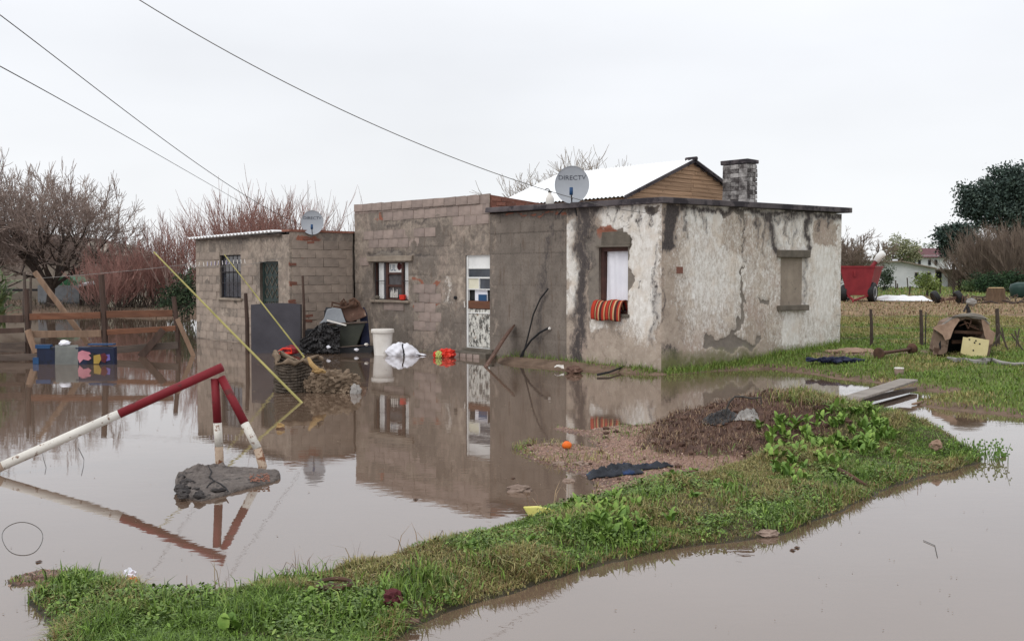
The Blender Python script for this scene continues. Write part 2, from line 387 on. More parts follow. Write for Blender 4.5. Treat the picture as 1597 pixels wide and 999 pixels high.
M['flax'] = leafsolid('sword leaf', lin(62, 78, 50), lin(112, 124, 82))
# water: murky brown flood water, a real dielectric surface over an opaque silty body
def water():
    t = NT('flood water')
    c = t.mix(t.ramp(t.noise(.25, 5, .6), .35, .65), (.122, .080, .054, 1), (.152, .103, .073, 1))
    n1 = t.noise(1.1, 3, .5, stretch=(1, 2.2, 1)); n2 = t.noise(7, 2, .5, stretch=(1, 2.0, 1))
    b1 = t.n('ShaderNodeBump'); b1.inputs['Strength'].default_value = .006; b1.inputs['Distance'].default_value = .05; t.l(n2, b1.inputs['Height'])
    b2 = t.n('ShaderNodeBump'); b2.inputs['Strength'].default_value = .010; b2.inputs['Distance'].default_value = .1; t.l(n1, b2.inputs['Height']); t.l(b1.outputs[0], b2.inputs['Normal'])
    df = t.n('ShaderNodeBsdfDiffuse'); t.l(c, df.inputs['Color']); gl = t.n('ShaderNodeBsdfGlossy'); t.l(t.ramp(t.noise(.8, 6, .65, stretch=(1, 2.5, 1)), .45, .7, .008, .05), gl.inputs['Roughness']); gl.inputs['Color'].default_value = (.965, .966, .972, 1)
    t.l(b2.outputs[0], gl.inputs['Normal']); fr_ = t.n('ShaderNodeFresnel'); fr_.inputs['IOR'].default_value = 1.36; t.l(b2.outputs[0], fr_.inputs['Normal'])
    ms = t.n('ShaderNodeMixShader'); t.l(t.math('POWER', fr_.outputs[0], .69), ms.inputs[0]); t.l(df.outputs[0], ms.inputs[1]); t.l(gl.outputs[0], ms.inputs[2])
    t.t.nodes.remove(t.b); t.l(ms.outputs[0], t.out.inputs[0]); return t.m
M['water'] = water()
def groundmat():
    t = NT('wet ground'); g = t.attr('grass').outputs['Fac']; d = t.attr('dry').outputs['Fac']
    soil = t.mix(t.ramp(t.noise(3, 7, .65), .35, .65), lin(96, 80, 68), lin(128, 108, 92))
    gr = t.mix(t.ramp(t.noise(2.2, 7, .7), .3, .7), lin(72, 80, 42), lin(108, 116, 62))
    dr = t.mix(t.ramp(t.noise(1.3, 8, .7, stretch=(1, .5, 1)), .32, .68), lin(108, 88, 66), lin(152, 128, 98))
    nz = t.noise(1.7, 7, .7)
    f1 = t.ramp(t.math('ADD', g, t.math('MULTIPLY', t.math('SUBTRACT', nz, .5), .9)), .4, .6)
    f2 = t.ramp(t.math('ADD', d, t.math('MULTIPLY', t.math('SUBTRACT', nz, .5), .9)), .4, .6)
    c = t.mix(f2, t.mix(f1, soil, gr), dr)
    t.bump(t.noise(12, 8, .7), .7, .05); return t.fin(c, .9, .2)
M['ground'] = groundmat()
def bankmat():
    t = NT('embankment soil'); d = t.attr('dirt').outputs['Fac']; mo = t.attr('mound').outputs['Fac']; we = t.attr('wet').outputs['Fac']
    soil = t.mix(t.ramp(t.noise(6, 7, .65), .35, .65), lin(62, 58, 40), lin(96, 88, 62))
    gravel = t.mix(t.ramp(t.noise(60, 5, .7), .3, .7), lin(118, 92, 80), lin(160, 130, 115))
    gravel = t.mix(t.ramp(t.noise(5, 5, .6), .5, .7), gravel, lin(104, 78, 68))
    mnd = t.mix(t.ramp(t.noise(14, 8, .7), .3, .7), lin(64, 48, 42), lin(108, 82, 70))
    nz = t.noise(7, 7, .7); dn = t.math('MULTIPLY', t.math('SUBTRACT', nz, .5), .8)
    c = t.mix(t.ramp(t.math('ADD', d, dn), .4, .6), soil, gravel)
    c = t.mix(t.ramp(t.math('ADD', mo, dn), .4, .6), c, mnd)
    c = t.mix(we, c, t.mix(1.0, c, (.5, .46, .44, 1), 'MULTIPLY'))
    t.bump(t.noise(45, 8, .75), .9, .02)
    return t.fin(c, t.ramp(we, 0, 1, .9, .45), .3)
M['bank'] = bankmat()
# weathered plaster: layers of paint loss, mould and damp driven by mesh attributes with ragged noise edges
def wallmat():
    t = NT('weathered plaster')
    vec = t.tc.outputs['Object']
    base = t.mix(t.ramp(t.noise(2.2, 8, .65), .3, .7), lin(102, 94, 87), lin(132, 122, 113))
    base = t.mix(t.ramp(t.noise(22, 6, .7), .5, .8), base, lin(88, 81, 75))
    base = t.mix(t.ramp(t.noise(3, 6, .65, stretch=(3, 3, .5)), .56, .68), base, lin(100, 87, 77))
    streak = t.noise(13, 9, .74, stretch=(1.2, 1.2, .62), dist=.4); ragged = t.noise(5, 9, .74, dist=.5); fine = t.noise(34, 7, .72, stretch=(1.1, 1.1, .7))
    def layer(c, attr, col, nz, amp, soft):
        a = t.attr(attr).outputs['Fac']
        s_ = t.math('ADD', a, t.math('MULTIPLY', t.math('SUBTRACT', t.ramp(nz, .32, .68), .5), amp))
        return t.mix(t.ramp(s_, .5 - soft, .5 + soft), c, col)
    white = t.mix(t.ramp(streak, .35, .65), lin(196, 189, 179), lin(232, 229, 224))
    white = t.mix(t.ramp(t.noise(2.5, 6, .6), .5, .7), white, lin(206, 194, 180))
    tanc = t.mix(t.ramp(ragged, .35, .65), lin(148, 134, 121), lin(178, 164, 150)); tanc = t.mix(t.ramp(t.noise(1.4, 5, .6), .5, .7), tanc, lin(168, 150, 138))
    c = layer(base, 'tan', tanc, ragged, .55, .25)
    c = layer(c, 'white', white, t.math('ADD', t.math('MULTIPLY', streak, .45), t.math('MULTIPLY', fine, .55)), .95, .24)
    c = layer(c, 'bare', t.mix(t.ramp(ragged, .3, .7), lin(108, 101, 94), lin(138, 129, 119)), ragged, .14, .06)
    c = layer(c, 'mold', t.mix(t.ramp(fine, .3, .7), lin(54, 50, 51), lin(94, 87, 84)), t.math('ADD', t.math('MULTIPLY', streak, .6), t.math('MULTIPLY', fine, .4)), .85, .22)
    c = layer(c, 'green', lin(104, 104, 70), ragged, .5, .3)
    c = layer(c, 'red', t.mix(t.ramp(fine, .3, .7), lin(128, 78, 62), lin(156, 106, 88)), ragged, .45, .12)
    c = layer(c, 'joint', lin(70, 63, 58), fine, .45, .3)
    h = t.math('ADD', t.math('MULTIPLY', t.noise(30, 8, .7), .6), t.math('MULTIPLY', ragged, .6))
    t.bump(h, .55, .02)
    return t.fin(c, .92, .2)
M['wall'] = wallmat()
# ------------------------------------------------------------------ weathered wall sheets
def soft_poly(PX, PY, poly, feather):
    return np.clip(sdf(PX, PY, poly) / feather + .5, 0, 1)
def stroke(PX, PY, pts, wd):
    out = np.zeros(PX.shape)
    pts = np.asarray(pts, float); wd = wd if hasattr(wd, '__len__') else [wd] * len(pts)
    for i in range(len(pts) - 1):
        a, b = pts[i], pts[i+1]; e_ = b - a
        t = np.clip(((PX - a[0]) * e_[0] + (PY - a[1]) * e_[1]) / (e_ @ e_ + 1e-9), 0, 1)
        d = np.hypot(PX - a[0] - t * e_[0], PY - a[1] - t * e_[1]); ww = wd[i] + (wd[i+1] - wd[i]) * t
        out = np.maximum(out, np.clip(1 - d / ww, 0, 1))
    return out
def wall_sheet(name, frame, parent, plane, u0, u1, z0, ztop, holes, masks, step=.035, off=0.0, relief=None, reveal=.16, mat='wall', pin=0):
    """plane 'front': points (u, off, z), 'side': points (off, u, z). ztop: number or function of u."""
    zt = ztop if callable(ztop) else (lambda u: ztop + 0 * u)
    us = list(np.linspace(u0, u1, max(2, int((u1-u0) / step)))); zmax = float(np.max(zt(np.array(us))))
    zs = list(np.linspace(z0, zmax, max(2, int((zmax-z0) / step))))
    for a, b, c, d in holes:
        us = [u for u in us if min(abs(u-a), abs(u-b)) > step*.3] + [a, b]; zs = [z for z in zs if min(abs(z-c), abs(z-d)) > step*.3] + [c, d]
    us, zs = np.array(sorted(us)), np.array(sorted(zs)); nu, nz = len(us), len(zs)
    U, Z = np.meshgrid(us, zs); Z = z0 + (Z - z0) * (zt(U) - z0) / (zmax - z0) if callable(ztop) else Z
    loc = (lambda u, o, z: np.stack((u, o + 0*u, z), -1)) if plane == 'front' else (lambda u, o, z: np.stack((o + 0*u, u, z), -1))
    P0 = loc(U, np.full(U.shape, off), Z); PX, PY = frame.px(P0)
    PX = PX + (vnoise(U, Z, 3.2, 61) - .5) * 22 + (vnoise(U, Z, 12, 62) - .5) * 8; PY = PY + (vnoise(U, Z, 3.2, 63) - .5) * 26 + (vnoise(U, Z, 12, 64) - .5) * 8
    attrs = masks(PX, PY, U, Z)
    sgn = -1 if plane == 'front' else 1
    D = (vnoise(U, Z, 2.2, 3) - .5) * .022 + (vnoise(U, Z, 9, 5) - .5) * .010
    if relief is not None: D = D + relief(PX, PY, U, Z, attrs)
    # keep hole rims and outer rim straight
    for a, b, c, d in holes: D = np.where((U > a-.01) & (U < b+.01) & (Z > c-.01) & (Z < d+.01), 0, D)
    if pin: D = D * (np.clip((U - u0) / .05, 0, 1) if pin < 0 else np.clip((u1 - U) / .05, 0, 1))
    V = loc(U, off + sgn * D, Z).reshape(-1, 3)
    idx = np.arange(nu * nz).reshape(nz, nu)
    uc, zc = (us[1:] + us[:-1]) / 2, (zs[1:] + zs[:-1]) / 2
    keep = np.ones((nz-1, nu-1), bool)
    for a, b, c, d in holes: keep &= ~((uc[None, :] > a) & (uc[None, :] < b) & (zc[:, None] > c) & (zc[:, None] < d))
    Q = np.stack((idx[:-1, :-1], idx[:-1, 1:], idx[1:, 1:], idx[1:, :-1]), -1)[keep]
    extra_v, extra_q = [], []
    for a, b, c, d in holes:                                   # reveals of the openings
        n0 = len(V) + len(extra_v)
        for (u, z) in ((a, c), (b, c), (b, d), (a, d)):
            for o_ in (off, off - sgn * reveal): extra_v.append(loc(np.array(u), np.array(o_), np.array(z)))
        for k in range(4): i, j = n0 + 2*k, n0 + 2*((k+1) % 4); extra_q.append((i, j, j+1, i+1))
    at_ = {k: v.ravel() for k, v in attrs.items()}
    if extra_v:
        V = np.vstack((V, np.array(extra_v).reshape(-1, 3))); Q = np.vstack((Q, np.array(extra_q)))
        at_ = {k: np.concatenate((v, np.zeros(len(extra_v)))) for k, v in at_.items()}
    me = npmesh(name, V, Q, M[mat], attrs=at_)
    return link(name, me, parent)
bevel_block = None
def block_mesh(n=6, mt='block'):
    """a few chipped block shapes of unit size, shared by all blocks"""
    res = []
    for i in range(n):
        rnd = random.Random(i + 3); bm = bmesh.new(); bmesh.ops.create_cube(bm, size=1)
        for v in bm.verts: v.co += Vector((rnd.uniform(-.015, .015), rnd.uniform(-.02, .02), rnd.uniform(-.05, .05)))
        me = bpy.data.meshes.new('block'); bm.to_mesh(me); bm.free(); me.materials.append(M[mt]); res.append(me)
    return res
BLK = block_mesh(); BLK2 = block_mesh(6, 'block_light')
def blocks(frame, parent, plane, u0, u1, z0, z1, inside, bl=.40, bh=.20, proud=.005, thick=.05, off=0.0, holes=(), shift=0.0, BLK=BLK):
    """courses of separate blocks laid on a mortar backing, where inside(px, py) says they show"""
    k = 0; z = z0
    while z + bh * .5 < z1:
        u = u0 + (bl / 2 if k % 2 else 0) - bl + shift
        while u < u1:
            a, b = max(u + .006, u0), min(u + bl - .006, u1); c, d = z + .006, min(z + bh - .006, z1)
            if b - a > .07 and d - c > .05 and not any(a < hb + .02 and b > ha - .02 and c < hd + .02 and d > hc - .02 for ha, hb, hc, hd in holes):
                P = ((a+b)/2, off, (c+d)/2) if plane == 'front' else (off, (a+b)/2, (c+d)/2)
                px, py = frame.px(np.array(P))
                if inside(px, py):
                    pr = proud + random.uniform(-.003, .006); sg = -1 if plane == 'front' else 1
                    o_ = off + sg * (pr - thick / 2)
                    if plane == 'front': inst(random.choice(BLK), 'block', parent, ((a+b)/2, o_, (c+d)/2), (0, random.uniform(-.008, .008), 0), (b-a, thick, d-c))
                    else: inst(random.choice(BLK), 'block', parent, (o_, (a+b)/2, (c+d)/2), (random.uniform(-.008, .008), 0, 0), (thick, b-a, d-c))
            u += bl
        z += bh; k += 1
def inpoly(px, py, poly):
    return bool(sdf(np.array([px]), np.array([py]), poly)[0] > 0)
def fr(px, py, y=0.0): return HS.front(px, py, y)
# ------------------------------------------------------------------ the house
house = thing('block_house', 'flooded single storey block house with peeling white plaster end and gabled zinc roof', 'house', (pC.x, pC.y, 0), ANG)
XA = fr(764, 330)[0]; XW = fr(885, 450)[0]
XL = -LEN; ZA0, ZA1 = fr(552, 320)[1], fr(748, 305)[1]; ZS = 2.92; TS = .10
D1 = HS.side(1310, 430)[0]
def hole(a, b): (x0, z1), (x1, z0) = fr(*a), fr(*b); return (x0, x1, z0, z1)
H_w1 = hole((582, 409), (637, 468)); H_door = hole((726, 396), (765, 545)); H_w2 = hole((934, 386), (979, 490))
ys0, zs1 = HS.side(1217, 400); ys1, zs0 = HS.side(1250, 475); H_blk = (ys0, ys1, zs0, zs1)
Zz = lambda px, py: np.zeros(np.shape(px))
# block section with the taller parapet
EXPOSED = [[(555,318),(700,306),(756,308),(756,318),(700,320),(555,335)],
           [(592,332),(640,326),(720,318),(764,318),(764,346),(720,346),(690,341),(592,345)],
           [(568,362),(600,356),(668,352),(672,366),(640,384),(570,394)],
           [(646,440),(684,438),(686,470),(684,515),(650,515)],
           [(596,468),(636,468),(634,486),(598,486)], [(560,396),(580,396),(580,420),(560,420)],
           [(725,318),(765,318),(765,345),(735,345)]]
def mask_A(PX, PY, U, Z):
    a = dict(white=Zz(PX, PY), mold=Zz(PX, PY), tan=Zz(PX, PY), bare=Zz(PX, PY), green=Zz(PX, PY), red=Zz(PX, PY), joint=Zz(PX, PY))
    jz = np.abs(((Z - .05) % .2) - .1); j = np.maximum(np.clip(1 - (.1 - jz) / .02, 0, 1), 0)
    row = np.floor((Z - .05) / .2); ju = np.abs(((U + .2 * (row % 2)) % .4) - .2); j2 = np.clip(1 - (.2 - ju) / .02, 0, 1)
    jm = np.maximum(j, j2)
    a['joint'] = jm * .5 * (vnoise(U, Z, 1.3, 8) > .5)
    a['red'] = np.maximum.reduce([stroke(PX, PY, [(648,441),(684,444)], 5), stroke(PX, PY, [(650,470),(682,474)], 5), stroke(PX, PY, [(652,496),(680,500)], 6), stroke(PX, PY, [(667,445),(666,465)], 4),
        stroke(PX, PY, [(588,330),(590,345)], 6), stroke(PX, PY, [(684,326),(700,325)], 6), stroke(PX, PY, [(714,324),(732,322)], 6), stroke(PX, PY, [(732,322),(734,345)], 5)]) * .85
    a['white'] = stroke(PX, PY, [(697,440),(697,470)], 10) * .52; a['tan'] = vnoise(U, Z, 1.5, 9) * .75
    a['mold'] = np.maximum.reduce([stroke(PX, PY, [(600,352),(660,345)], 10) * .6, stroke(PX, PY, [(570,398),(664,394)], 5) * .7, stroke(PX, PY, [(566,470),(600,540)], 26) * .35, np.clip(.42 - Z, 0, 1) * .9])
    a['bare'] = stroke(PX, PY, [(585,402),(634,400)], 7)
    a['green'] = np.clip(.12 - Z, 0, 1) * 3
    return a
def relief_A(PX, PY, U, Z, a): return -a['joint'] * .012 + a['bare'] * .012 + (stroke(PX, PY, [(570,398),(664,392)], 3) * -.02)
ztA = lambda u: ZA0 + (ZA1 - ZA0) * (u - XL) / (XA - XL)
wall_sheet('wall', HS, house, 'front', XL, XA - .003, -.3, ztA, [H_w1, (H_door[0], XA - .003, H_door[2], H_door[3])], mask_A, relief=relief_A)
blocks(HS, house, 'front', XL + .02, XA - .02, .05, ZA0 - .02, lambda px, py: any(inpoly(px, py, q) for q in EXPOSED), holes=[H_w1, H_door])
# row of whole blocks along the parapet top
nb = 12
for i in range(nb):
    a, b = XL + .03 + (XA - .32 - XL) * i / nb, XL + .03 + (XA - .32 - XL) * (i + 1) / nb - .014
    inst(random.choice(BLK), 'block', house, ((a+b)/2, .05 - .012, ztA((a+b)/2) - .075), (0, random.uniform(-.01, .01), 0), (b-a, .14, .165))
# smooth brown render with the door, then the whitewashed end
def mask_B(PX, PY, U, Z):
    a = dict(white=Zz(PX, PY), mold=Zz(PX, PY), tan=Zz(PX, PY), bare=Zz(PX, PY), green=Zz(PX, PY), red=Zz(PX, PY), joint=Zz(PX, PY))
    jz = np.abs(((Z - .05) % .2) - .1); j = np.clip(1 - (.1 - jz) / .02, 0, 1)
    row = np.floor((Z - .05) / .2); ju = np.abs(((U + .2 * (row % 2)) % .4) - .2)
    jm = np.maximum(j, np.clip(1 - (.2 - ju) / .02, 0, 1))
    a['joint'] = jm * np.where(Z > 2.05, .6, .36)
    a['mold'] = np.maximum.reduce([stroke(PX, PY, [(858,345),(846,430),(838,540)], [12, 16, 10]) * .6, stroke(PX, PY, [(770,335),(885,335)], 14) * .6, np.clip(.35 - Z, 0, 1), stroke(PX, PY, [(880,330),(876,420)], 10) * .45])
    a['red'] = stroke(PX, PY, [(790,336),(850,334),(882,327)], 4) * .9
    a['green'] = np.clip(.16 - Z, 0, 1) * 4
    a['tan'] = stroke(PX, PY, [(768,340),(770,520)], 6) * .4
    return a
wall_sheet('wall', HS, house, 'front', XA, XW, -.3, ZS - TS + .02, [], mask_B, relief=lambda PX, PY, U, Z, a: -a['joint'] * .006)
def mask_W(PX, PY, U, Z):
    a = {}
    n = vnoise(PX, PY, .06, 2) - .5
    wh = np.maximum.reduce([soft_poly(PX, PY, [(936,318),(1026,316),(1030,420),(1026,530),(984,505),(978,480),(986,460),(976,420),(980,370),(936,368)], 14),
        soft_poly(PX, PY, [(884,350),(898,336),(900,400),(902,455),(896,490),(884,490)], 10) * .9, soft_poly(PX, PY, [(922,492),(946,496),(944,512),(924,510)], 8) * .8,
        soft_poly(PX, PY, [(960,500),(1024,500),(1020,540),(980,528)], 24) * .65])
    a['white'] = np.clip(wh, 0, 1) * .80 + .10
    a['bare'] = np.maximum.reduce([soft_poly(PX, PY, [(918,375),(928,356),(980,362),(982,400),(986,424),(984,450),(976,470),(976,486),(960,494),(922,486),(918,430)], 3),
        soft_poly(PX, PY, [(1008,324),(1026,320),(1026,332),(1012,338)], 3)])
    a['red'] = soft_poly(PX, PY, [(926,362),(936,352),(950,342),(962,352),(972,368),(940,372)], 10) * .75
    a['mold'] = np.maximum.reduce([stroke(PX, PY, [(915,322),(912,370),(908,430),(906,480),(904,560)], [42, 28, 20, 19, 19]) * .86, stroke(PX, PY, [(890,325),(940,322)], 18) * .9, *[stroke(PX, PY, [(x_, 318), (x_ + 1, y_)], [8, 4]) * .6 for x_, y_ in ((962,356),(984,346),(1000,372),(1014,360))],
        stroke(PX, PY, [(1024,380),(1022,460),(1022,540)], [4, 9, 9]) * .6, stroke(PX, PY, [(1016,326),(1018,334)], 8), stroke(PX, PY, [(1000,440),(996,450)], 3) * .8])
    a['tan'] = np.maximum(np.clip((PY - 470) / 60, 0, 1) * .85, np.full(PX.shape, .62))
    a['green'] = np.clip((PY - 560) / 30, 0, 1) * .5
    a['joint'] = np.maximum.reduce([stroke(PX, PY, [(960,326),(975,334),(972,346),(985,352),(980,362)], 1.6), stroke(PX, PY, [(990,322),(986,336),(996,345)], 1.5), stroke(PX, PY, [(944,330),(960,345),(968,350)], 1.5)]) * .62
    return a
def relief_W(PX, PY, U, Z, a): return .022 - a['bare'] * .022 + np.clip(a['white'], 0, 1) * .003 - a['joint'] * .006
wall_sheet('wall', HS, house, 'front', XW + .002, 0.0, -.3, ZS - TS + .02, [H_w2], mask_W, relief=relief_W, step=.028, pin=1)
def mask_S(PX, PY, U, Z):
    a = {}
    wh = np.full(PX.shape, .66)
    wh = np.maximum(wh, soft_poly(PX, PY, [(1066,320),(1130,322),(1126,350),(1112,352),(1104,346),(1064,352)], 6) * 1.0)
    wh = np.maximum(wh, soft_poly(PX, PY, [(1062,380),(1120,384),(1150,400),(1152,440),(1140,500),(1110,520),(1070,480)], 30) * .72)
    wh = np.maximum(wh, soft_poly(PX, PY, [(1212,486),(1250,486),(1244,540),(1214,548)], 8) * 1.0)
    wh = np.maximum(wh, soft_poly(PX, PY, [(1264,386),(1306,386),(1304,500),(1262,500)], 14) * .9)
    wh = np.where(soft_poly(PX, PY, [(1128,334),(1200,338),(1200,392),(1126,392)], 10) > .5, .37, wh)
    wh = np.where(soft_poly(PX, PY, [(1268,338),(1306,338),(1306,384),(1268,384)], 6) > .5, .20, wh)
    wh = np.where((PX > 1160) & (PX < 1218) & (PY > 392), np.minimum(wh, .46), wh)
    wh = wh * (1 - .72 * np.clip((1072 - PX) / 26, 0, 1))
    wh = np.where(PY > 470, wh - np.clip((PY - 450) / 130, 0, .7) * np.clip((1212 - PX) / 30, 0, 1) * .42, wh)
    wh = wh * (1 - .4 * np.clip((PY - 535) / 25, 0, 1))
    a['white'] = wh
    a['tan'] = np.maximum.reduce([np.full(PX.shape, .8), np.clip((PY - 480) / 60, 0, .8) * (PX < 1212), stroke(PX, PY, [(1044,390),(1048,560)], 18) * .9, soft_poly(PX, PY, [(1128,334),(1200,338),(1200,392),(1126,392)], 10) * .52,
        soft_poly(PX, PY, [(1268,338),(1306,338),(1306,384),(1268,384)], 6) * .7, soft_poly(PX, PY, [(1176,410),(1210,410),(1208,460),(1180,450)], 24) * .55, np.clip((PY - 540) / 20, 0, .8), np.full(PX.shape, .1)])
    a['mold'] = np.maximum.reduce([soft_poly(PX, PY, [(1030,318),(1058,318),(1054,384),(1042,394),(1030,392)], 12) * 1.0, stroke(PX, PY, [(1031,380),(1031,560)], [8, 5]) * .6,
        stroke(PX, PY, [(1198,332),(1204,360),(1212,392)], [20, 18, 14]) * .85, stroke(PX, PY, [(1258,332),(1256,388)], [14, 10]) * .9, stroke(PX, PY, [(1238,336),(1234,384)], 8) * .5,
        stroke(PX, PY, [(1060,322),(1320,334)], 14) * .8, stroke(PX, PY, [(1040,545),(1050,570)], 22) * .7, stroke(PX, PY, [(1254,398),(1254,480)], 7) * .55, *[stroke(PX, PY, [(x_, 318), (x_ + 1, y_)], [9, 4]) * .62 for x_, y_ in ((1066,372),(1084,346),(1100,366),(1178,384),(1190,404),(1226,380),(1276,372),(1292,352),(1150,350))], stroke(PX, PY, [(1178,330),(1210,338),(1260,336)], 12) * .6])
    a['bare'] = np.maximum.reduce([stroke(PX, PY, [(1160,330),(1162,350),(1158,400),(1151,426),(1158,468),(1152,508),(1134,532)], [4, 2.6, 2.0, 3.2, 4.5, 6, 10]) * 1.1,
        soft_poly(PX, PY, [(1100,525),(1106,518),(1116,534),(1132,530),(1150,516),(1160,532),(1176,540),(1180,514),(1184,520),(1176,548),(1150,546),(1128,552),(1098,544)], 3),
        soft_poly(PX, PY, [(1122,324),(1164,330),(1164,338),(1130,336)], 3), soft_poly(PX, PY, [(1178,466),(1198,464),(1196,474),(1180,474)], 4) * .8])
    a['green'] = np.clip((PY - 535 - (PX - 1030) * -.02) / 30, 0, 1) * .75
    a['joint'] = stroke(PX, PY, [(1164,336),(1164,350),(1160,400)], 1.6) * .8
    a['red'] = Zz(PX, PY)
    return a
wall_sheet('wall', HS, house, 'side', 0.0, D1, -.3, ZS - TS + .02, [H_blk], mask_S, relief=lambda PX, PY, U, Z, a: .018 - np.clip(a['bare'], 0, 1) * .02 + np.clip(a['white'], 0, 1) * .004 - a['joint'] * .004, step=.028, reveal=.05, pin=-1)
# hidden outer walls and roof deck
mb = MB(); mb.box((XL + .1, D1/2, 1.35), (.2, D1 - .5, 3.3)); mb.box((XL/2, D1 - .1, 1.3), (-XL - .5, .2, 3.15)); mb.build('wall', M['cement_d'], house)
# slab roof over the lower part
def slabtop(x, y): return ZS + .008 * y + max(0, (-x) * .010)
mb = MB()
xs = [XA + .01, -3.4, -2.2, -1.1, 0.0, .13]; yb = D1 + .2
V = []; 
for x in xs:
    for (y, dz) in ((-.13, -TS), (-.13, 0), (yb, 0), (yb, -TS)): V.append((x, y + random.uniform(-.008, .008), slabtop(x, y) + dz))
Fc = [(0, 1, 2, 3), (4*len(xs)-1, 4*len(xs)-2, 4*len(xs)-3, 4*len(xs)-4)]
for i in range(len(xs) - 1):
    for k in range(4): Fc.append((4*i+k, 4*i+4+k, 4*i+4+(k+1) % 4, 4*i+(k+1) % 4))
mb.add(V, Fc); mb.build('roof_slab', M['slab'], house, bevel=.012)
mb = MB(); mb.box(((XL + XA)/2, D1/2, 2.78), (XA - XL - .3, D1 - .4, .12)); mb.build('roof_deck', M['cement_d'], house)
# return of the parapet: red bricks stepping down behind the slab
par = MB(); par.prism([(.02, ZS - .4), (2.8, ZS - .4), (2.8, 2.99), (.02, ZA1 + .0)], lambda a, b, c: (XA - c, a, b), .14)
parapet = par.build('parapet', M['redbrick'], house)
rb = MB(); rb.box((0, 0, 0), (1, 1, 1)); RBM = rb.mesh('brick'); RBM.materials.append(M['redbrick'])
for r_ in range(3):
    for k in range(10):
        y = .06 + k * .25 + (r_ % 2) * .12; z = ZS + .05 + r_ * .085
        if z < 2.99 + (2.8 - y) / 2.8 * (ZA1 - 2.99) - .045: inst(RBM, 'brick', parapet, (XA + .002, y + .1, z), (random.uniform(-.02, .02), 0, 0), (.02, .225, .07))
# window with white side panels and iron bars
x0, x1, z0, z1 = H_w1; wd, ht = x1 - x0, z1 - z0
def lx(k): return x0 + wd * k
def lz(k): return z0 + ht * k
mb = MB()
for a, b in ((.30, .36), (.74, .79)): mb.box((lx((a+b)/2), .09, lz(.5)), (wd*(b-a), .05, ht))
for c, hh in ((.985, .03), (.70, .05), (.37, .055), (.02, .04)): mb.box((lx(.55), .088, lz(c)), (wd*.38, .052, ht*hh))
mb.box((lx(.01), .085, lz(.5)), (wd*.02, .055, ht)); mb.box((lx(.985), .085, lz(.5)), (wd*.03, .055, ht))
win1 = mb.build('window', M['frame_brown'], house)
for a, b in ((.05, .20), (.80, .94)):
    mb = MB(); mb.box((lx((a+b)/2), .11, lz(.5)), (wd*(b-a), .02, ht*.97)); mb.build('side_panel', M['white_paint'], win1)
mb = MB(); mb.box((lx(.25), .12, lz(.5)), (wd*.09, .02, ht*.97)); mb.build('side_panel', M['charcoal'], win1)
for c, d in ((.06, .345), (.40, .67)):
    mb = MB(); mb.box((lx(.55), .105, lz((c+d)/2)), (wd*.38, .008, ht*(d-c))); mb.build('pane', M['pane2'], win1)
mb = MB(); mb.box((lx(.55), .105, lz(.85)), (wd*.38, .01, ht*.25)); card = mb.build('poster', M['white_paint'], win1)
mb = MB()
for a in (.03, .125, .87):
    mb = MB(); mb.box((lx(a), .035, lz(.5)), (.014, .014, ht)); mb.build('bar', M['bar'], win1)
for a, w_ in ((.14, .30), (.87, .2)): mb = MB(); mb.box((lx(a), .049, lz(.5)), (wd*w_, .014, .014)); mb.build('bar', M['bar'], win1)
mb = MB()
for k, hh in enumerate((.17, .22, .15, .19)):
    mb = MB(); mb.lathe([(.016, 0), (.02, .01), (.02, hh*.6), (.009, hh*.8), (.009, hh)], 8, (lx(.44 + .055*k), .08, lz(.05))); mb.build('bottle', M['white_pl'], win1)
mb = MB(); mb.lathe([(.05, 0), (.07, .02), (.078, .11), (.07, .115)], 12, (lx(.84), .0, lz(.0))); fp = mb.build('flower_pot', M['red_pl'], None); 
fp.data.transform(Matrix.Translation((-lx(.84), 0, -lz(0)))); fp.location = HS.world((lx(.84), 0, lz(0))); tag(fp, 'small red pot on the sill of the barred window', 'pot')
mb = MB(); mb.blob((0, 0, .04), (.06, .05, .05), .2, 2, 3, 2); o = mb.build('bundle', M['cement_d'], None, smooth=True); o.location = HS.world((lx(.12), 0.0, lz(0))); tag(o, 'small grey lump on the left corner of the barred window sill', 'lump')
mb = MB(); mb.box(((x0+x1)/2, -.012, z1 + .075), (wd*1.28, .1, .13), jit=.012); mb.build('lintel', M['cement'], house, bevel=.01)
mb = MB(); mb.box(((x0+x1)/2, -.01, z0 - .035), (wd*1.1, .12, .055), jit=.008); mb.build('sill', M['cement'], house, bevel=.008)
# lettering and red round mark on the poster in the window (flat print)
def text_mesh(s, size, mat, thick=.0):
    cu = bpy.data.curves.new('txt', 'FONT'); cu.body = s; cu.size = size; cu.align_x = 'CENTER'; cu.align_y = 'CENTER'; cu.extrude = thick; cu.resolution_u = 3
    o = bpy.data.objects.new('txt', cu); COL.objects.link(o); dg = bpy.context.evaluated_depsgraph_get(); dg.update()
    me = bpy.data.meshes.new_from_object(o.evaluated_get(dg)); bpy.data.objects.remove(o); me.materials.clear(); me.materials.append(mat); return me
me = text_mesh('UL', .2, M['blue_b']); inst(me, 'lettering', win1, (lx(.47), .099, lz(.84)), (math.pi/2, 0, 0))
mb = MB()
for t_ in range(1): mb.lathe([(.085, 0), (.085, .003), (.058, .003), (.058, 0)], 20, (0, 0, 0))
o = mb.build('round_mark', M['maroon'], win1); o.location = (lx(.65), .0985, lz(.885)); o.rotation_euler = (math.pi/2, 0, 0)
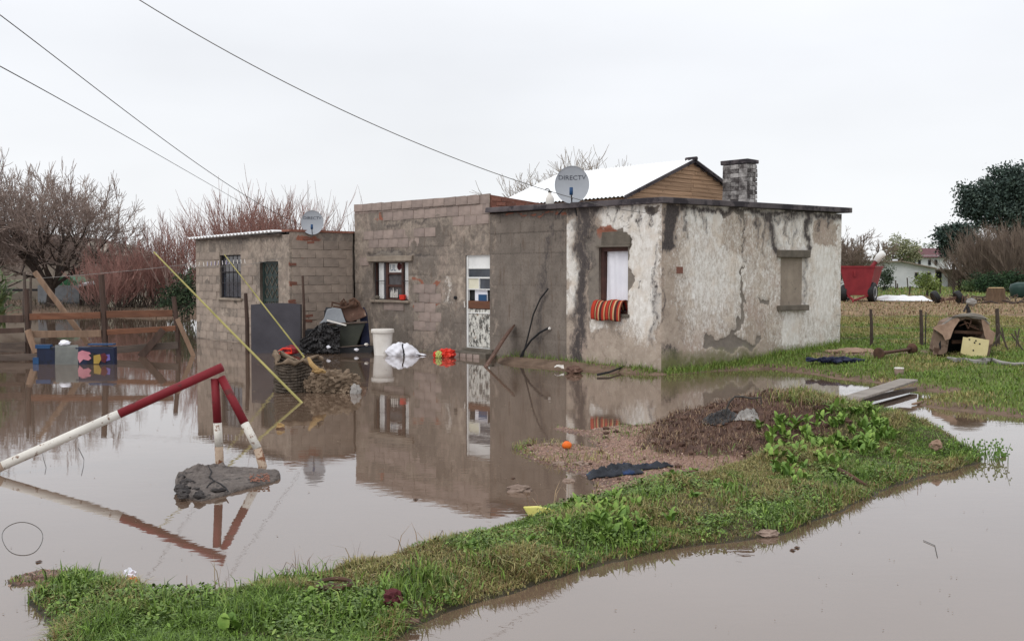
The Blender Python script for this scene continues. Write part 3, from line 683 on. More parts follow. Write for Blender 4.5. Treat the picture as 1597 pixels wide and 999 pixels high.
# door
x0, x1, z0, z1 = H_door; wd, ht = x1 - x0, z1 - z0; zd0 = z0 + .02
def dz(py): return fr(745, py)[1]
door = None
mb = MB()
for a in (.03, .965): mb.box((lx(a), .05, (z1+z0)/2), (wd*.055, .05, ht - .01))
for py, hh in ((398, .03), (418, .025), (433, .03), (451, .022), (543, .03), (488, .02)): mb.box((lx(.5), .052, dz(py)), (wd*.94, .045, hh))
mb.box((lx(.5), .0525, (dz(434)+dz(450))/2), (.02, .044, dz(434)-dz(450)))
door = mb.build('door', M['white_paint'], house)
def dpanel(nm, a, b, p0, p1, mat, y=.058, th=.012):
    mb = MB(); mb.box((lx((a+b)/2), y, (dz(p0)+dz(p1))/2), (wd*(b-a), th, dz(p0)-dz(p1))); return mb.build(nm, mat, door)
dpanel('panel', .06, .94, 399, 417, M['white_paint']); dpanel('pane', .06, .94, 419, 432, M['pane']); dpanel('panel', .06, .48, 434, 450, M['cream'])
dpanel('pane', .52, .94, 434, 450, M['pane']); dpanel('opening', .06, .94, 452, 468, M['dark'], .10)
dpanel('sheet', .26, .76, 452, 469, M['white_cloth'], .085); dpanel('sheet', .42, .74, 459, 469, M['blue_b'], .07)
dpanel('rail', .06, .955, 469, 481, M['orange_wood'], .045, .03)
def peel():
    t = NT('peeling white door paint'); n = t.noise(14, 8, .75, stretch=(1.2, 1, .55)); n2 = t.noise(3, 3)
    c = t.mix(t.ramp(n, .44, .52), lin(84, 82, 78), lin(208, 206, 198)); c = t.mix(t.ramp(t.noise(10, 7, .7), .58, .66), c, lin(126, 100, 76)); t.bump(n, .5, .01); return t.fin(c, .8)
M['peel'] = peel(); dpanel('panel', .06, .94, 482, 541, M['peel'], .056)
mb = MB(); mb.tube([(lx(-.0), -.02, dz(480)), (lx(-.01), -.03, dz(470))], .012, 6); mb.build('handle', M['white_pl'], door)
mb = MB(); mb.box(((x0+x1)/2, .30, .2), (wd - .02, .02, .5)); mb.build('threshold', M['dark'], house)
mb = MB(); mb.box((lx(.55), -.16, .02), (wd*1.4, .26, .17), jit=.01); mb.box((lx(.55), -.02, .06), (wd*1.2, .1, .2), jit=.01); mb.build('doorstep', M['cement_d'], house, bevel=.01)
for k in range(4): inst(BLK[k], 'block', house, (lx(.10 + .27*k), -.292, .035), (0, random.uniform(-.03, .03), 0), (.18, .03, .08))
mb = MB(); mb.tube([(fr(711, 464)[0], -.035, fr(711, 464)[1]), (fr(711, 464)[0], .02, fr(711, 464)[1])], .035, 10); mb.build('pipe_hole', M['dark'], house)
# curtained window with timber frame
x0, x1, z0, z1 = H_w2; wd, ht = x1 - x0, z1 - z0
mb = MB(); mb.box((lx(.045), .10, lz(.5)), (wd*.09, .09, ht)); mb.box((lx(.97), .10, lz(.5)), (wd*.06, .09, ht)); mb.box((lx(.5), .10, lz(.97)), (wd*.85, .088, ht*.06)); mb.box((lx(.5), .10, lz(.02)), (wd*.85, .088, ht*.04))
win2 = mb.build('window', M['frame_brown'], house)
def cur(u, v):
    return (lx(.10 + .83*u), .125 + .012*math.sin(u*9 + v*1.2) * (1.1 - .5*v) + .01*math.sin(u*21 + 2*v), lz(.04 + .915*v) )
mb = MB(); mb.grid(28, 20, cur); mb.build('curtain', M['white_cloth'], win2, smooth=True)
mb = MB(); mb.box((lx(.62), -.004, z1 + .15), (wd*.98, .05, .24), jit=.012); mb.box((lx(.52), -.016, z1 + .02), (wd*1.16, .05, .035), jit=.01); mb.build('lintel', M['cement_d'], house, bevel=.01)
mb = MB(); mb.box((lx(.5), .0, z0 - .03), (wd*1.2, .1, .05), jit=.01); mb.build('sill', M['cement_d'], house, bevel=.01)
# striped blanket hung over that sill
NU, NV = 60, 12
prof = [(.10, z0 + .02), (.06, z0 + .17), (.0, z0 + .21), (-.06, z0 + .19), (-.10, z0 + .1), (-.11, z0 + .0), (-.10, z0 - .06), (-.085, z0 - .11)]
Vb, cb = [], []
pal = [lin(*c)[:3] for c in ((168,56,40),(178,64,44),(166,52,40),(96,44,38),(186,150,104),(72,46,42),(158,52,40),(172,60,42),(198,168,124),(84,48,42),(60,42,40),(150,50,40),(176,62,44),(190,152,106),(110,50,42))]
for j in range(NV + 1):
    t = j / NV * (len(prof) - 1); i0 = min(int(t), len(prof) - 2); ft = t - i0
    y = prof[i0][0]*(1-ft) + prof[i0+1][0]*ft; z = prof[i0][1]*(1-ft) + prof[i0+1][1]*ft
    for i in range(NU + 1):
        u = i / NU; Vb.append((lx(-.06 + 1.0*u) - .05*(j/NV), y + .012*math.sin(u*15), z + .012*math.sin(u*11 + 1) + .045*u*(1-j/NV))); cb.append(pal[int(u * 29.99) % 15])
Qb = [[j*(NU+1)+i, j*(NU+1)+i+1, (j+1)*(NU+1)+i+1, (j+1)*(NU+1)+i] for j in range(NV) for i in range(NU)]
o0 = HS.world((lx(.5), 0, z0)); bl_me = npmesh('blanket', HS.world(Vb) - o0, np.array(Qb), M['blanket'], cols=np.array(cb), smooth=True)
o = link('blanket', bl_me, None, o0); md = o.modifiers.new('thick', 'SOLIDIFY'); md.thickness = .02; tag(o, 'red and orange striped blanket hung over the sill of the curtained window', 'blanket')
# walled-up window, its lintel and sill; a lone red brick
ya, yb_, za, zb = H_blk
mb = MB(); mb.box((-.03, (ya+yb_)/2, (za+zb)/2), (.06, yb_-ya, zb-za)); mb.build('infill', M['cement'], house)
mb = MB(); mb.box((.03, (ya+yb_)/2, zb + .06), (.14, (yb_-ya)*1.42, .14), jit=.014); mb.build('lintel', M['cement_d'], house, bevel=.012)
mb = MB(); mb.box((.035, (ya+yb_)/2, za - .045), (.14, (yb_-ya)*1.35, .1), jit=.014); mb.build('sill', M['cement_d'], house, bevel=.012)
yb1, zb1 = HS.side(1058, 421); o = inst(RBM, 'brick', house, (.022, yb1, zb1), (0, 0, 0), (.02, .16, .11)); o['label'] = 'lone red brick showing in the white end wall'
# gabled zinc roof on top with plank gable
XG, YE, ZE = -2.37, 1.6, 3.17; YR, ZR = 3.5, 3.95; YB = 5.4; ZB = ZE - .0
XB = -6.3
def zroof(y): return ZE + (ZR - ZE) * (y - YE) / (YR - YE) if y <= YR else ZR + (ZB - ZR) * (y - YR) / (YB - YR)
mb = MB(); nx = 150
for side_ in (0, 1):
    ya_, yb__ = (YE - .15, YR) if side_ == 0 else (YR, YB + .15)
    def fn(u, v):
        x = XB + (XG + .14 - XB) * u; y = ya_ + (yb__ - ya_) * v; return (x, y, zroof(y) + .03 + .012 * math.cos(x * 2 * math.pi / .11))
    mb.grid(nx * 2, 4, fn)
gr = mb.build('roof', M['zinc'], house, smooth=True)
mb = MB(); mb.tube([(XG + .16, YR, ZR + .04), (XG - .12, YR, ZR + .04)], .04, 8); mb.build('ridge_cap', M['slab'], gr)
mb = MB(); mb.beam((XG + .10, YE - .12, ZE - .05), (XG + .10, YR, ZR + .0), .05, .06); mb.beam((XG + .10, YR, ZR), (XG + .10, YB + .12, ZB - .05), .05, .06); mb.build('barge_board', M['slab'], gr)
mb = MB(); mb.prism([(YE, 2.85), (YB, 2.85), (YB, ZB - .02), (YR, ZR - .02), (YE, ZE - .02)], lambda a, b, c: (XG - c, a, b), .05)
mb.prism([(YE, 2.85), (YB, 2.85), (YB, ZB - .02), (YR, ZR - .02), (YE, ZE - .02)], lambda a, b, c: (XB + .15 - c, a, b), .05)
mb.box(((XB + XG)/2, YE + .04, 2.98), (XG - XB - .1, .05, .3)); gw = mb.build('gable_wall', M['plank'], house)
nz_ = 11; z = 2.9
for i in range(nz_ + 2):
    h = .085; za_, zb_ = z, z + h
    ya_ = YE + max(0, (zb_ - ZE)) / (ZR - ZE) * (YR - YE); yb__ = YB - max(0, (zb_ - ZE)) / (ZR - ZE) * (YB - YR)
    if yb__ - ya_ > .1 and zb_ < ZR:
        sp = YR + random.uniform(-.05, .12); rg = [(ya_, sp - .004), (sp + .004, yb__)] if i < 10 else [(ya_, yb__)]
        for p, q in rg:
            if q - p > .06:
                mb = MB(); mb.box((0, 0, 0), (.022, q - p, h - .008), jit=.003); o = mb.build('plank', M['plank'], gw); o.location = (XG + .014 + random.uniform(-.003, .003), (p+q)/2, (za_+zb_)/2); o.rotation_euler = (random.uniform(-.006, .006), 0, 0)
    z += h
# chimney: flaking whitewashed brick
def chim_mat():
    t = NT('flaking whitewashed brick'); n = t.noise(7, 8, .7, vec=t.n('ShaderNodeNewGeometry').outputs['Position']); n = t.math('ADD', t.math('MULTIPLY', n, .72), t.math('MULTIPLY', t.n('ShaderNodeObjectInfo').outputs['Random'], .28)); c = t.mix(t.ramp(n, .40, .62), lin(76, 71, 70), lin(178, 174, 171)); c = t.mix(t.ramp(t.noise(2.6, 6, .65, vec=t.n('ShaderNodeNewGeometry').outputs['Position']), .5, .66, 0, .8), c, lin(62, 57, 56)); t.bump(n, .6, .02); return t.fin(c, .95)
M['chim'] = chim_mat()
cx0, cx1 = -1.75, -1.15; cy0 = HS.side(1127, 300, cx0)[0]; cy1 = HS.side(1180, 300, cx1)[0]; ct = HS.side(1150, 252, cx1)[1]
mb = MB(); mb.box(((cx0+cx1)/2, (cy0+cy1)/2, (2.9+ct)/2), (cx1-cx0-.03, cy1-cy0-.03, ct-2.9)); ch = mb.build('chimney', M['chim'], house)
CB = MB(); CB.box((0, 0, 0), (1, 1, 1), jit=.02); CBM = CB.mesh('brick'); CBM.materials.append(M['chim'])
nr = int((ct - 2.95) / .085)
for r_ in range(nr):
    zz = 2.97 + r_ * .085 + .04
    ny = 4; L_ = (cy1 - cy0) / ny
    for k in range(ny): inst(CBM, 'brick', ch, (cx1 - .008 + random.uniform(-.008, .006), cy0 + L_*(k+.5) + (.0 if r_ % 2 else .0), zz), (random.uniform(-.03, .03), 0, 0), (.03 + random.uniform(0, .03), L_ * random.uniform(.8, .98), random.uniform(.062, .08)))
    nxk = 3; L2 = (cx1 - cx0) / nxk
    for k in range(nxk): inst(CBM, 'brick', ch, (cx0 + L2*(k+.5), cy0 + .006 + random.uniform(-.006, .008), zz), (0, 0, 0), (L2 - .006, .03, .079))
mb = MB(); mb.box(((cx0+cx1)/2, (cy0+cy1)/2, ct + .03), (cx1-cx0+.07, cy1-cy0+.06, .08), jit=.012); mb.build('cap', M['slab'], ch, bevel=.012)
# ------------------------------------------------------------------ the hut
vdir = HS.M[:, 1]; pK = np.array(pL) - vdir * 1.7
HU = Frame((pK[0], pK[1], 0), ANG)
hut = thing('block_hut', 'low unplastered block hut with barred window and thin tin roof left of the house', 'hut', (pK[0], pK[1], 0), ANG)
hx0 = HU.front(306, 450)[0]; HZ = 2.55
def hhole(a, b): (p, q), (r_, s_) = HU.front(*a), HU.front(*b); return (p, r_, s_, q)
Hh_w = hhole((343, 398), (376, 465)); Hh_d = hhole((405, 408), (435, 530))
def mask_H(PX, PY, U, Z):
    a = dict(white=Zz(PX, PY), mold=Zz(PX, PY), tan=Zz(PX, PY), bare=Zz(PX, PY), green=Zz(PX, PY), red=Zz(PX, PY), joint=Zz(PX, PY))
    a['mold'] = np.maximum(np.clip(.5 - Z, 0, 1) * .7, stroke(PX, PY, [(320,378),(440,374)], 12) * .45)
    a['tan'] = vnoise(U, Z, 1.2, 4) * .8
    a['red'] = np.maximum.reduce([stroke(PX, PY, [(452,410),(462,412)], 6), stroke(PX, PY, [(452,440),(460,442)], 6), stroke(PX, PY, [(450,470),(462,474)], 7), stroke(PX, PY, [(478,490),(484,496)], 7), stroke(PX, PY, [(466,370),(500,378)], 9), stroke(PX, PY, [(473,394),(473,404)], 4)])
    return a
wall_sheet('wall', HU, hut, 'front', hx0, 0, -.35, HZ, [Hh_w, Hh_d], mask_H)
wall_sheet('wall', HU, hut, 'side', .003, 1.66, -.35, HZ + .06, [], mask_H)
smooth_top = [(300,366),(440,360),(452,392),(440,404),(406,406),(380,396),(306,394)]
pillar = [(434,394),(452,392),(452,560),(434,560)]
blocks(HU, hut, 'front', hx0 + .02, -.02, -.18, HZ - .05, lambda px, py: not inpoly(px, py, smooth_top) and not inpoly(px, py, pillar) and mnoise.noise(Vector((px*.03, py*.03, 1))) > -.42, bl=.40, bh=.2, proud=.007, holes=[Hh_w, Hh_d], BLK=BLK2)
blocks(HU, hut, 'side', .06, 1.62, -.18, HZ - .02, lambda px, py: py > 376 + max(0, 470 - px) * .2, bl=.40, bh=.2, proud=.01, off=.003, BLK=BLK2)
for px, py in ((456, 412), (457, 441), (455, 469), (456, 473), (482, 492), (481, 500), (478, 372), (492, 374), (484, 378)):
    y, z = HU.side(px, py, .003); inst(RBM, 'brick', hut, (.012, y, z), (random.uniform(-.1, .1), 0, 0), (.02, .18, .055))
mb = MB(); mb.box((hx0 + .09, 1.7, 1.1), (.16, 3.0, 2.9)); mb.box((hx0/2, 3.2, 1.1), (-hx0 - .4, .16, 2.9)); mb.box((-.3, 2.5, 1.1), (.16, 1.3, 2.9)); mb.build('wall', M['cement_d'], hut)
mb = MB()
def fn(u, v):
    x = hx0 - .12 + (-.42 - hx0 + .12) * u; y = -.16 + 3.5 * v; return (x, y, HZ + .035 + .02 * math.cos(x * 2 * math.pi / .19) + .05 * u + .02 * v)
mb.grid(180, 3, fn); tr = mb.build('roof', M['zinc'], hut, smooth=True, solid=.02)
mb = MB(); mb.box((-.16, .82, HZ + .085), (.36, 1.66, .05), jit=.006); mb.box((-.8, 1.7, HZ + .098), (1.2, 2.9, .035)); mb.build('red_roof_edge', M['redbrick'], hut)
mb = MB(); mb.box((hx0/2 - .1, -.03, HZ + .0), (-hx0 - .5, .08, .05)); mb.build('beam', M['grey_wood'], hut)
x0, x1, z0, z1 = Hh_w; wd, ht = x1 - x0, z1 - z0
mb = MB()
for a in (.02, .98): mb.box((lx(a), .06, lz(.5)), (.03, .05, ht))
for c in (.01, .60, .99): mb.box((lx(.5), .062, lz(c)), (wd*.95, .045, .03))
hw = mb.build('window', M['bar'], hut)
mb = MB()
for i in range(1, 5): mb.tube([(lx(i/5), .03, z0), (lx(i/5), .03, z1)], .008, 5)
for c in (.35, .82): mb.box((lx(.5), .03, lz(c)), (wd, .01, .016))
mb.build('grille', M['bar'], hw)
for a, b, c, d, m_ in ((.04, .48, .03, .58, 'pane'), (.52, .96, .03, .58, 'pane'), (.04, .48, .62, .97, 'pane2'), (.52, .96, .62, .97, 'pane2')):
    mb = MB(); mb.box((lx((a+b)/2), .085, lz((c+d)/2)), (wd*(b-a), .008, ht*(d-c))); mb.build('pane', M[m_], hw)
mb = MB(); mb.box((lx(.5), -.02, z0 - .03), (wd*1.15, .09, .05), jit=.006); mb.build('sill', M['cement'], hut)
x0, x1, z0, z1 = Hh_d; wd, ht = x1 - x0, z1 - z0
mb = MB(); mb.box((lx(.5), .10, lz(.5)), (wd*.98, .03, ht*.99)); hd = mb.build('door', M['green_door'], hut)
mb = MB()
for a in (.06, .94): mb.box((lx(a), .082, lz(.5)), (wd*.1, .03, ht*.98))
for c in (.985, .5): mb.box((lx(.5), .082, lz(c)), (wd*.8, .028, .05))
mb.build('frame', M['green_door'], hd)
mb = MB()
for i in range(3):
    for k in range(6):
        p = Vector((lx(.24 + .26*i), .078, lz(.06 + .155*k + .07))); s_ = (wd*.11, ht*.065)
        q = [p + Vector((0, 0, s_[1])), p + Vector((s_[0], 0, 0)), p - Vector((0, 0, s_[1])), p - Vector((s_[0], 0, 0))]
        for j in range(4): mb.beam(q[j], q[(j+1) % 4], .012, .012, (0, 1, 0))
mb.build('diamond_grille', M['cement_d'], hd)
# ------------------------------------------------------------------ land and water
def gp(L): return [tuple(gnd(*p)[:2]) for p in L]
RIGHT = gp([(1022,584),(1060,582.5),(1120,578),(1200,575),(1258,583),(1300,590),(1350,594),(1392,601),(1420,607),(1452,609),(1496,614),(1470,619),(1436,624),(1424,629),(1450,634),(1500,640),(1560,647),(1620,654),(1760,668)]) + [(20, 9), (70, 20), (200, 140), (-12, 300), (-6, 42), (0.5, 36), (.5, 26), (2.2, 19.5)]
FARL = [(-300, 300), (-120, 48), (-40, 44), (-22, 43), (-14, 42), (-11.5, 42.5), (-9, 44), (2, 38), (-6, 300)]
STRIP = gp([(775,566),(800,568),(860,573),(920,577),(975,581),(1010,584),(1030,584)]) + [(pC.x + .1, pC.y + .3)] + [tuple(HS.world((fr(765, 560)[0], .2, 0))[:2])]
def hground(X, Y):
    n = vnoise(X, Y, .9, 11) - .5
    d = np.maximum(sdf(X, Y, RIGHT), sdf(X, Y, FARL))
    ds = sdf(X, Y, STRIP)
    d = d + n * .25
    h = np.where(d > 0, .27 * (1 - np.exp(-np.maximum(d, 0) / 1.1)), -.4 * (1 - np.exp(np.minimum(d, 0) / .8)))
    hs = np.where(ds > 0, .11 * (1 - np.exp(-np.maximum(ds, 0) / .2)), -.4 * (1 - np.exp(np.minimum(ds, 0) / .5)))
    h = np.maximum(h, hs)
    return h + np.where(d > 0, (vnoise(X, Y, 2.2, 12) - .5) * .09 * np.clip(d, 0, 1), 0)
def axis(lo, hi, mid0, mid1, step, gr):
    a = list(np.arange(mid0, mid1 + 1e-6, step)); s_ = step; x = mid1
    while x < hi: s_ *= gr; x += s_; a.append(x)
    s_ = step; x = mid0
    while x > lo: s_ *= gr; x -= s_; a.insert(0, x)
    return np.array(a)
gx = axis(-1500, 1500, -14, 16, .10, 1.09); gy = axis(-60, 3000, 8, 34, .10, 1.07)
X, Y = np.meshgrid(gx, gy); Zg = hground(X, Y)
dry = np.clip((Y - 27) / 4, 0, 1) * np.clip((75 - Y) / 15, 0, 1) * (X > 4) * .8
dirtspot = np.exp(-(((X - 6.6) / 1.2) ** 2 + ((Y - 19.2) / .8) ** 2))
grs = np.clip(sstep(.02, .09, Zg) - dirtspot * .7, 0, 1) * .82 * np.where(X < -3, .3, 1) * np.where(sdf(X, Y, STRIP) > -.1, .42, 1)
idx = np.arange(X.size).reshape(X.shape)
Q = np.stack((idx[:-1, :-1], idx[:-1, 1:], idx[1:, 1:], idx[1:, :-1]), -1).reshape(-1, 4)
me = npmesh('ground', np.stack((X, Y, Zg), -1).reshape(-1, 3), Q, M['ground'], attrs=dict(grass=grs, dry=dry), smooth=True)
tag(link('ground', me), kind='structure')
mb = MB(); mb.grid(40, 40, lambda u, v: (-160 + 320 * u, -30 + 110 * v, 0.0)); tag(mb.build('flood_water', M['water']), kind='structure')
# ------------------------------------------------------------------ the grassed embankment across the front
BANK = gp([(60,1100),(560,1090),(610,1010),(660,975),(700,955),(760,933),(850,908),(905,893),(960,876),(1060,855),(1130,848),(1180,842),(1232,832),(1290,806),(1350,776),(1400,756),(1470,738),(1530,722),(1536,715),
           (1500,706),(1455,694),(1400,680),(1345,668),(1300,655),(1240,648),(1180,652),(1120,660),(1060,664),(1000,662),(960,664),(930,668),(915,672),(870,664),(862,669),(905,678),(925,690),(935,698),(880,690),(830,693),(796,699),
           (830,716),(862,728),(905,742),(925,752),(915,768),(880,786),(850,800),(806,812),(770,826),(700,850),(640,866),(560,888),(500,900),(430,912),(335,925),(265,934),(225,930),(190,909),(130,891),(60,888),(15,905),(14,914),(55,912),(36,936),(60,960),(80,1000)])
DIRT = gp([(796,697),(830,692),(862,664),(960,660),(1060,655),(1180,640),(1290,640),(1280,690),(1220,716),(1130,742),(1080,758),(1000,770),(940,782),(880,786),(905,745),(830,718)])
MOUND = gp([(1000,700),(1030,672),(1110,655),(1180,640),(1300,640),(1330,690),(1290,716),(1200,724),(1080,722),(1020,716)])
LEFTD = gp([(0,905),(60,882),(130,886),(190,905),(180,922),(110,912),(40,918)])
GRASSR = None
bx0, bx1, by0, by1, bs = -3.2, 5.6, 3.5, 12.4, .036
ax_, ay_ = np.arange(bx0, bx1, bs), np.arange(by0, by1, bs); X, Y = np.meshgrid(ax_, ay_)
sB = sdf(X, Y, BANK) + (vnoise(X, Y, 3.0, 21) - .5) * .12
sD, sM, sL = sdf(X, Y, DIRT), sdf(X, Y, MOUND), sdf(X, Y, LEFTD)
dirt = np.maximum(sstep(-.12, .12, sD), sstep(-.1, .1, sL)); mound = sstep(-.2, .25, sM)
mc = gnd(1240, 690)
ridge = np.exp(-(((X - mc.x) / 1.1) ** 2 + ((Y - mc.y - .35) / .6) ** 2)); rg2 = np.exp(-(((X - 3.6) / 1.3) ** 2 + ((Y - 9.9) / .55) ** 2))
mp_ = gnd(1130, 690); rg3 = np.exp(-(((X - mp_.x) / .8) ** 2 + ((Y - mp_.y) / .35) ** 2))
H = .10 + .33 * ridge + .21 * rg2 + .05 * rg3
H = H * (1 - .62 * dirt * (1 - mound))
hb = np.where(sB > 0, H * (1 - np.exp(-np.maximum(sB, 0) / .22)), -.4 * (1 - np.exp(np.minimum(sB, 0) / .35)))
ins = np.clip(sB / .15, 0, 1)
hb = hb + ins * ((vnoise(X, Y, 4, 22) - .5) * .06 * (1 - .6 * dirt) + (vnoise(X, Y, 13, 23) - .5) * .028 + mound * (vnoise(X, Y, 8, 24) - .5) * .09)
wet = 1 - sstep(.0, .035, hb)
idx = np.arange(X.size).reshape(X.shape)
Q = np.stack((idx[:-1, :-1], idx[:-1, 1:], idx[1:, 1:], idx[1:, :-1]), -1).reshape(-1, 4)
me = npmesh('embankment', np.stack((X, Y, hb), -1).reshape(-1, 3), Q, M['bank'], attrs=dict(dirt=dirt * (1 - mound), mound=mound, wet=wet), smooth=True)
tag(link('embankment', me), kind='structure')
def hbank(x, y):
    i = np.clip(((np.asarray(x) - bx0) / bs), 0, len(ax_) - 1.001); j = np.clip(((np.asarray(y) - by0) / bs), 0, len(ay_) - 1.001)
    i0, j0 = i.astype(int), j.astype(int); fx, fy = i - i0, j - j0
    return hb[j0, i0]*(1-fx)*(1-fy) + hb[j0, i0+1]*fx*(1-fy) + hb[j0+1, i0]*(1-fx)*fy + hb[j0+1, i0+1]*fx*fy
def onbank(px, py):
    """where the view ray meets the embankment"""
    d = ray(px, py); P = CAM + d * (np.arange(3.5, 14, .01)[:, None] / d[1])
    k = (P[:, 2] <= hbank(P[:, 0], P[:, 1])) | (P[:, 2] <= 0); return Vector(P[np.argmax(k)])
def onland(px, py):
    d = ray(px, py)
    P = CAM + d * (np.exp(np.arange(math.log(10), math.log(170), .004))[:, None] / d[1]); k = P[:, 2] <= np.maximum(0, hground(P[:, 0], P[:, 1]))
    return Vector(P[np.argmax(k)]) if k.any() else gnd(px, py, .25)
# ------------------------------------------------------------------ grass
PALG = np.array([lin(*c)[:3] for c in ((104,126,58),(92,112,54),(120,134,72),(82,100,54),(134,128,84),(150,136,96),(108,132,58),(112,112,70),(122,98,72))]) * np.array((1.05, 1.13, .95))
def blades(name, px, py, pz, hgt, wid, lean, pal, pidx, segs=2, jitter=.25):
    n = len(px); az = np.random.rand(n) * 2 * np.pi; ln = lean * np.random.rand(n); h = hgt; ca, sa = np.cos(az), np.sin(az)
    bend = h * ln
    fa = np.random.rand(n) * np.pi; wx, wy = np.cos(fa) * wid / 2, np.sin(fa) * wid / 2
    V = np.zeros((n, 5, 3)); base = np.stack((px, py, pz), -1)
    V[:, 0] = base + np.stack((-wx, -wy, 0*wx - .015), -1); V[:, 1] = base + np.stack((wx, wy, 0*wx - .015), -1)
    m = base + np.stack((ca * bend * .35, sa * bend * .35, h * .6), -1)
    V[:, 2] = m + np.stack((-wx * .8, -wy * .8, 0*wx), -1); V[:, 3] = m + np.stack((wx * .8, wy * .8, 0*wx), -1)
    V[:, 4] = base + np.stack((ca * bend, sa * bend, h * np.sqrt(np.maximum(.15, 1 - (ln * .7) ** 2))), -1)
    b = (np.arange(n) * 5)[:, None]
    T = np.concatenate((b + np.array([[0, 1, 3]]), b + np.array([[0, 3, 2]]), b + np.array([[2, 3, 4]])), 1).reshape(-1, 3)
    c = pal[pidx] * (1 + (np.random.rand(n, 1) - .5) * 2 * jitter) ; c = np.repeat(c, 5, 0)
    me = npmesh(name, V.reshape(-1, 3), T, M['blade'], cols=c)
    return tag(link(name, me), kind='stuff')
def scatter(prob, n, hfun=None):
    p = prob.ravel() / prob.sum(); k = np.random.choice(len(p), n, p=p)
    return X.ravel()[k] + (np.random.rand(n) - .5) * bs, Y.ravel()[k] + (np.random.rand(n) - .5) * bs
gmask = sstep(.0, .06, sB) * (1 - .97 * dirt) * (1 - .97 * mound) * (.25 + .75 * sstep(.36, .56, vnoise(X, Y, 2.0, 31))) * (Y > 4.2)
gmask = gmask * np.clip(9.0 / Y, .7, 2.0)
x_, y_ = scatter(gmask, 190000)
cl = vnoise(x_, y_, 1.6, 33); cf = vnoise(x_, y_, 5, 34)
tall = vnoise(x_, y_, 2.6, 35); edge_ = sdf(x_, y_, BANK) < .13 + .10 * (vnoise(x_, y_, 2, 36) - .5)
pi_ = np.where(cl > .53, np.random.choice([4, 5, 5, 7, 8], len(x_)), np.where(cl > .44, np.random.choice([0, 2, 7, 4, 1], len(x_)), np.random.choice([0, 1, 3, 6], len(x_))))
pi_ = np.where(edge_ & (np.random.rand(len(x_)) < .45), np.random.choice([4, 5, 8, 8], len(x_)), pi_)
hg = (.016 + .05 * np.random.rand(len(x_)) ** 1.6) * (.45 + 1.3 * sstep(.42, .75, tall))
blades('grass', x_, y_, hbank(x_, y_), hg, .004 + .004 * np.random.rand(len(x_)), 1.9, PALG, pi_)
# small round-leaved ground cover in patches
cm = sstep(.0, .06, sB) * (1 - dirt) * (1 - mound) * sstep(.45, .68, vnoise(X, Y, 2.4, 37)) * (Y > 4.2)
x_, y_ = scatter(cm, 26000); n = len(x_); s_ = .004 + .0065 * np.random.rand(n) ** 1.5; a_ = np.random.rand(n) * 6.28; tl = np.random.rand(n) * 1.6 - .3; z_ = hbank(x_, y_) + .006 + .05 * np.random.rand(n) ** 1.4
V = np.zeros((n, 6, 3))
for q in range(6): V[:, q] = np.stack((x_ + s_ * np.cos(a_ + q * 1.047), y_ + s_ * np.sin(a_ + q * 1.047), z_ + s_ * np.sin(q * 1.047) * tl), -1)
T = ((np.arange(n) * 6)[:, None, None] + np.array([(0, 1, 2, 3), (0, 3, 4, 5)])[None]).reshape(-1, 4)
tag(link('ground_cover', npmesh('ground_cover', V.reshape(-1, 3), T, M['blade'], cols=np.repeat(PALG[np.random.choice([0, 1, 2, 6, 3], n)] * (.65 + .5 * np.random.rand(n, 1)), 6, 0))), kind='stuff')
# tufts of longer fresh grass
tf = [(820,940,60,18),(450,905,70,18),(170,940,90,40),(110,915,60,25),(1260,800,40,30),(1215,815,40,20),(760,880,60,20),(1010,780,60,20),(520,980,60,30),(560,960,60,30),(900,820,50,25),(1000,840,50,18),(1500,700,30,10),(1300,770,40,20),(260,960,40,20),(680,905,50,15),(620,925,50,20),(1150,770,40,20),(380,965,60,25),(1260,630,26,8),(1320,650,40,10)]
tx, ty = [], []
for a, b, ra, rb in tf:
    for k in range(int(170)):
        p = gnd(a + random.gauss(0, ra * .5), b + 22 + random.gauss(0, rb * .5)); tx.append(p.x); ty.append(p.y)
tx, ty = np.array(tx), np.array(ty); ok = hbank(tx, ty) > .005; tx, ty = tx[ok], ty[ok]
blades('tall_grass', tx, ty, hbank(tx, ty), .04 + .08 * np.random.rand(len(tx)), .006 + .004 * np.random.rand(len(tx)), 1.3, PALG, np.random.choice([0, 1, 6, 3, 2], len(tx)))
# dead grass and roots on the soil mound, straw
prob = np.clip(mound, 0, 1) * sstep(.0, .05, sB) * (.3 + vnoise(X, Y, 3, 41))
x_, y_ = scatter(prob, 8000)
PALD = np.array([lin(*c)[:3] for c in ((112,86,70),(92,68,57),(138,114,90),(78,58,50),(158,136,106))])
blades('dead_grass', x_, y_, hbank(x_, y_), .03 + .05 * np.random.rand(len(x_)), .004 + .004 * np.random.rand(len(x_)), 2.2, PALD, np.random.choice(5, len(x_), p=[.3, .25, .2, .15, .1]))
tp = onbank(1270, 625)
x_ = np.random.normal(tp.x, .20, 1500); y_ = np.random.normal(tp.y, .13, 1500)
blades('straw_tuft', x_, y_, hbank(x_, y_), .05 + .09 * np.random.rand(1500), .006 + 0 * x_, 2.0, np.vstack((PALD[2:3] * 1.1, PALG[0:1], PALG[4:6])), np.random.choice(4, 1500))
# dry stalks and seed heads leaning from the bank edge
sx_, sy_ = [], []
for a, b in ((468,905),(480,900),(560,905),(860,795),(1405,745),(700,870),(640,880),(330,940)):
    for k in range(9):
        p = gnd(a + random.gauss(0, 14), b + random.gauss(0, 5)); sx_.append(p.x); sy_.append(p.y)
sx_, sy_ = np.array(sx_), np.array(sy_)
blades('dry_stems', sx_, sy_, np.maximum(0, hbank(sx_, sy_)), .08 + .14 * np.random.rand(len(sx_)), .005 + 0 * sx_, 1.6, PALD, np.random.choice([0, 2, 4], len(sx_)))
